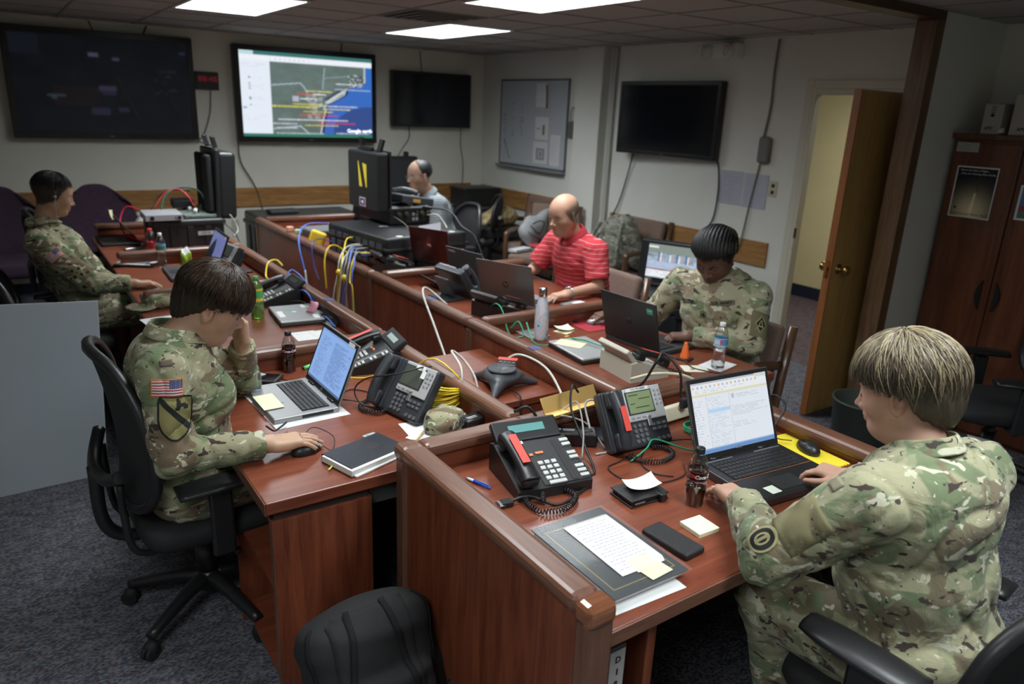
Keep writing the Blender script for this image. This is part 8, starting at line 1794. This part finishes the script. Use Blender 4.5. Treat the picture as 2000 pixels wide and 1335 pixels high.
wt = obj('wristwatch', G().tube([tuple(c_+bs @ V3(0, .034*math.cos(q), .031*math.sin(q))) for q in [2*PI*k/24 for k in range(24)]], .006, 8, closed=True), M_silver, T); obj('watch_face', G().cyl(tuple(c_+bs @ V3(0, -.012, .028)), tuple(c_+bs @ V3(0, -.016, .038)), .019, n=24), M_silver, wt); obj('watch_dial', G().cyl(tuple(c_+bs @ V3(0, -.016, .038)), tuple(c_+bs @ V3(0, -.0165, .0392)), .016, n=24), M_white, wt)
# --- woman with braids
J = dict(hip=(3.13, 2.46, .575), neck=(3.05, 2.50, 1.055), Rsh=(3.01, 2.71, .985), Lsh=(3.115, 2.29, .99), Relb=(2.945, 2.83, .78), Rwri=(2.735, 2.955, .780), Lelb=(3.00, 2.20, .785), Lwri=(2.80, 2.43, .785), Rknee=(2.76, 2.58, .56), Lknee=(2.78, 2.32, .56), Rank=(2.8, 2.6, .12), Lank=(2.8, 2.3, .12))
T, jk, C, fld, X = person('woman with dark braided hair in camouflage uniform looking down at a black laptop', J, R(194), (.15, .078, .052), ((2.975, 2.47, 1.175), R(198), R(34), R(0), 1.08), dict(R=HD((-.95, .12, -.08), curl=(.25, .3, .2)), L=HD((-.75, .5, -.05), curl=(.5, .6, .5), thumb=.6)), camo('camo_uniform_bright', 1.3, dict(base=(.40, .37, .25), green=(.20, .235, .135), brown=(.24, .18, .12), olive=(.32, .32, .20), light=(.56, .54, .42), dark=(.06, .045, .035))), bulk=1.14, fem=True, fat=.18, brow=(.008, .006, .005), seed=3.1, lips=(.12, .045, .04), h_body=.0042, jacket_h=.008, nose=1.15, lid=1.)
M_braid = mat('black_braids', (.008, .007, .007), .38, bump=1., bscale=220); c = V3(-.014, 0, .040); r = V3(.116, .100, .101); rs = np.random.default_rng(4)
o = hair_cap(T, X, (.113, .097, .098), (-.014, 0, .040), [-.075, -.07, -.04, -.02, .048, .068], M_braid, amp=.001, h=.0045, yfac=.1)
for k in range(58):
    t = k/57*2-1; y0 = t*1.35; pts = []   # from hairline back over the head to the gathered bun
    for i in range(12):
        s = i/11; th = (1.30-.25*abs(t))*(1-s)-1.85*s+.12*math.sin(k*2.3)*s*(1-s); w = y0*(1-.62*s**2)
        d = V3(math.sin(th)*math.cos(w), math.sin(w)*(.45+.55*math.cos(th*.5)), math.cos(th)*math.cos(w)); d = _n(d); pts.append(X['lo'](c+d*(r+.003+.002*math.sin(k*1.7+i))))
    obj('braid', G().tube(spl(pts, 3), .0052, 7, rf=lambda q: 1.0+.12*math.sin(q*75)), M_braid, o)
sdf_mesh('bun', [Grp([El((-.135, 0, .02), (.05, .07, .06), k=.02), El((-.12, .04, -.03), (.035, .035, .05), k=.02)], o=X['hc'], M=X['Mh'])], .005, M_braid, o, field=lambda P: .003*np.sin(P[..., 0]*260)*np.sin(P[..., 2]*160))
obj('hair_tie', G().ball(X['lo']((-.145, -.03, .03)), .014, 10), mat('navy_tie', (.02, .03, .16), .5), o); obj('earring', G().ball(X['lo']((-.004, .080, -.038)), .0035, 8), M_gold, T); obj('undershirt', G().tube([X['lo']((.03, .045, -.135)), X['lo']((.06, .0, -.15)), X['lo']((.03, -.045, -.135))], .014, 8), mat('pale_blue_tee', (.30, .38, .42), .8), T)
M_tape = mat('name_tape', (.16, .15, .085), .9)
Ms = X['Ms']; ch = X['J']['hip']+X['U']*.37
for s, txt, nm in ((-1, 'WILLIAMS', 'name_tape'), (1, 'U.S. ARMY', 'service_tape')):
    cc = ch+Ms[:, 1]*s*.095+Ms[:, 0]*.10+X['U']*.03; p = patch(nm, C, fld, cc, Ms[:, 0], X['U'], .118, .024, ci(16, 3, (.17, .155, .09)), jk)
    me = p.data; ctr = sum((v.co for v in me.vertices), Vector())/len(me.vertices); rt = np.cross(X['U'], Ms[:, 0])
    t_ = text(txt, .021, M_ink, p, (0, 0, 0), (0, 0, 0), 'tape_lettering', bold=.0009); n_ = Vector(Ms[:, 0]); 
    d0 = me.vertices[1*17+0].co; d1 = me.vertices[1*17+16].co; ex = (d1-d0).normalized(); ey = (n_.cross(ex)).normalized(); nz = ex.cross(ey)
    q_ = Matrix((ex, ey, nz)).transposed(); 
    for v in t_.data.vertices:
        f_ = (v.co.x/.118+.5)*16; i0 = max(0, min(15, int(f_))); base = me.vertices[17+i0].co.lerp(me.vertices[17+i0+1].co, f_-i0).lerp(me.vertices[34+i0].co.lerp(me.vertices[34+i0+1].co, f_-i0), .5); v.co = base+ey*v.co.y+nz*(.0032+v.co.z)
patch('rank_patch', C, fld, ch+Ms[:, 0]*.12-X['U']*.035, Ms[:, 0], X['U'], .034, .040, np.where(np.add.outer(np.abs(np.arange(10)-5), np.abs(np.arange(8)-4))[..., None] < 4, V3(.02, .02, .02), V3(.17, .155, .09)), jk)
sh, el = X['J']['Lsh'], X['J']['Lelb']; up_ = _n(sh-el); a = ci(40, 40, (.018, .022, .018)); yy, xx = np.mgrid[0:40, 0:40]; u = xx/40*2-1; v = yy/40*2-1
a[(np.abs(np.abs(u)-(v+.55)*.42) < .07) & (v > -.5) & (v < .5)] = (.33, .30, .16); a[(np.abs(v-.25) < .06) & (np.abs(u) < .35)] = (.33, .30, .16); a[np.abs(u)+np.abs(v) > .82] = (.33, .30, .16)
patch('patch_panel', C, fld, sh*.42+el*.58, (-.45, -1, .15), up_, .095, .125, ci(10, 14, (.17, .155, .085)), jk, off=.001)
patch('shoulder_patch', C, fld, sh*.45+el*.55, (-.45, -1, .15), up_, .062, .085, a, jk, off=.004, round_=lambda U_, V_: np.abs(U_)+np.abs(V_) < 1.02, label='dark diamond patch with a letter and number')
text_ = None
# --- man in the grey striped shirt at the back
M_greyshirt = mat('grey_striped_polo', (.2, .22, .23), .9, bump=.2, bscale=300); stripes(M_greyshirt, .022, .42, (.17, .20, .22), (.27, .29, .30)); M_greyc = mat('grey_collar', (.20, .23, .25), .9)
J = dict(hip=(3.30, 5.84, .58), neck=(3.12, 5.84, 1.10), Rsh=(3.13, 6.04, 1.04), Lsh=(3.12, 5.64, 1.04), Relb=(3.02, 6.10, .80), Rwri=(2.88, 6.0, .775), Lelb=(3.06, 5.58, .79), Lwri=(2.90, 5.66, .775), Rknee=(2.9, 5.94, .56), Lknee=(2.9, 5.74, .56), Rank=(2.9, 5.94, .12), Lank=(2.9, 5.74, .12))
T, jk, C, fld, X = person('balding man with glasses in a grey striped polo behind the case stack', J, R(182), (.36, .215, .15), ((3.02, 5.83, 1.275), R(184), R(8), 0, 1.06), dict(R=HD((-1, -.1, -.05)), L=HD((-1, .1, -.05))), M_greyshirt, bulk=1.10, short=.7, trousers=M_jean, boots=False, polo=M_greyc, brow=(.012, .01, .009), seed=4., fat=.18, h_body=.006, jacket_h=.010)
hair_cap(T, X, (.106, .082, .086), (-.016, 0, .036), [-.06, -.062, -.03, .0, .05, .3], mat('thin_black_hair', (.009, .008, .008), .5, bump=.8, bscale=200), amp=.0015, h=.006, zx=(-.12, -.04, -.015, .015, .03, .05), yfac=0)
g = G()
for s in (-1, 1):
    g.tube([X['lo']((.094, s*.031+.020*math.cos(q), -.004+.014*math.sin(q))) for q in [2*PI*k/14 for k in range(14)]], .0013, 5, closed=True); g.tube([X['lo']((.092, s*.050, .0)), X['lo']((.0, s*.082, .004))], .0013, 5)
g.tube([X['lo']((.095, -.012, 0)), X['lo']((.097, 0, .003)), X['lo']((.095, .012, 0))], .0013, 5); obj('glasses', g, M_silver, T)
# --- woman at the near right desk, seen from behind
J = dict(hip=(1.81, .68, .575), neck=(1.825, .775, 1.065), Rsh=(2.03, .735, .985), Lsh=(1.615, .79, .985), Relb=(2.14, .90, .80), Rwri=(2.055, 1.085, .80), Lelb=(1.485, .94, .795), Lwri=(1.672, 1.172, .787), Rknee=(2.06, 1.08, .56), Lknee=(1.655, 1.02, .55), Rank=(2.06, 1.08, .12), Lank=(1.72, .98, .12))
T, jk, C, fld, X = person('woman with short highlighted blond hair in camouflage uniform, seen from behind', J, R(88), (.50, .29, .21), ((1.842, .872, 1.205), R(102), R(16), 0, 1.04), dict(R=HD((-.25, .95, .0), curl=(.25, .35, .3), thumb=-.3, cs=((.35, .5, .4), (.5, .6, .5), (.55, .6, .5), (.55, .6, .5))), L=HD((.16, .96, -.06), curl=(.28, .36, .25), spread=1.9, S=.98)), camo('camo_uniform_near', 1.45, dict(base=(.30, .29, .18), green=(.145, .18, .10), brown=(.16, .135, .085), olive=(.24, .25, .15), light=(.45, .44, .33), dark=(.055, .04, .034))), bulk=1.25, fem=True, brow=(.10, .07, .05), seed=5.2, fat=.08, h_body=.004, jacket_h=.0065, lid=.6, cuffs=True)
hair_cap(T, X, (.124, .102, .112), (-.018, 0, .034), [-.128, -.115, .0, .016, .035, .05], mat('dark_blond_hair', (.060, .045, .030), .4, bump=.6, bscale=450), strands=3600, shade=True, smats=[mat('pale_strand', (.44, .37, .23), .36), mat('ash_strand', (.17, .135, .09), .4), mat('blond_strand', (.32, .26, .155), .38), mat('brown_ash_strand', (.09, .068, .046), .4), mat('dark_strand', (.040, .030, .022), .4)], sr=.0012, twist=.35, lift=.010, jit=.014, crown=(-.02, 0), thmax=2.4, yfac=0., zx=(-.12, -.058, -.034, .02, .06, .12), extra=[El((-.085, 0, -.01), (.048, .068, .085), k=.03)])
sh, el = X['J']['Lsh'], X['J']['Lelb']; wr_ = X['J']['Lwri']; up_ = _n(sh-el)
patch('patch_panel', C, fld, sh*.45+el*.55+V3(-.01, 0, .01), (-.75, .05, .55), up_, .115, .125, ci(10, 12, (.19, .17, .09)), jk, off=.001)
a = ci(80, 92, (.015, .016, .014)); yy, xx = np.mgrid[0:92, 0:80]; u = xx/80*2-1; v = yy/92*2-1; a[(np.hypot(u, v) > .82)] = (.30, .27, .14); a[(np.abs(np.hypot(u*1.3, v)-.45) < .09)] = (.30, .27, .14); a[(np.abs(u) < .1) & (np.abs(v) < .5)] = (.30, .27, .14)
patch('shoulder_patch', C, fld, sh*.12+el*.88+V3(-.0, .01, .0), (-.75, .05, .55), up_, .070, .080, a, jk, off=.004, round_=lambda U_, V_: np.hypot(U_, V_) < 1.0, label='round dark shoulder patch')
patch('tab_patch', C, fld, sh*.72+el*.28+V3(.03, .01, .02), (-.6, .0, .8), up_, .045, .03, ci(6, 4, (.24, .22, .15)), jk, off=.003)

# webbing and panels pressed on the near black backpack
t, pr = PATCHES[0]
ff = lambda P: .003*np.sin(P[..., 0]*25+4*np.sin(P[..., 2]*14))*np.sin(P[..., 2]*30)
patch('back_panel', pr, ff, (-.01, -.09, .32), (-.02, -1, .12), (0, .12, 1), .19, .40, ci(14, 30, (.020, .020, .021)), t, off=.004)
for x in (-.075, .055): patch('seam_strap', pr, ff, (x, -.09, .32), (-.02, -1, .12), (.10 if x < 0 else -.10, .12, 1), .014, .42, ci(2, 30, (.009, .009, .009)), t, off=.009)
for x in (-.135, .125): patch('zipper', pr, ff, (x, -.05, .30), (.8 if x > 0 else -.8, -.6, .1), (0, .12, 1), .012, .40, ci(2, 30, (.006, .006, .006)), t, off=.004)
# ------------------------------------------------------------------ light and view
w = bpy.data.worlds.new('world'); scene.world = w; w.use_nodes = True
w.node_tree.nodes['Background'].inputs[0].default_value = (.75, .85, 1, 1); w.node_tree.nodes['Background'].inputs[1].default_value = .03
scene.view_settings.view_transform = 'Standard'; scene.view_settings.look = 'None'; scene.view_settings.gamma = 1; scene.view_settings.use_curve_mapping = False
scene.view_settings.exposure = 0.8

GROUPS = dict(desk='desks of the two rows', office_chair='black office chairs', guest_chair='mauve guest chairs', tub_chair='purple chairs along the back wall', laptop='open laptops', closed_laptop='closed silver laptops', desk_phone='desk phones', wall_television='wall screens',
    power_cable='cords along the walls', cable='loose cables on and between the desks', handset_cord='coiled phone cords', computer_mouse='computer mice', plastic_bottle='plastic drink bottles', sticky_note='sticky notes', paper_sheet='loose white sheets', equipment_case='black equipment cases',
    note_sheet='papers on the whiteboard', taped_sheet='sheets taped to the right wall', power_adapter='black adapter boxes', patrol_cap='camouflage caps', battery_backup='battery backups on the cabinet', poster='posters on the cabinet doors', desk_nameplate='nameplate holders', wall_outlet='wall outlets',
    cable_tie='yellow wraps on the cable fan', tape='blue tape strips on the spine caps', backpack='backpacks', paper_card='small cards on the right row')
for o in COL.objects:
    if o.parent is None and 'category' in o and 'group' not in o and 'kind' not in o:
        b_ = o.name.split('.')[0]
        if b_ in GROUPS: o['group'] = GROUPS[b_]
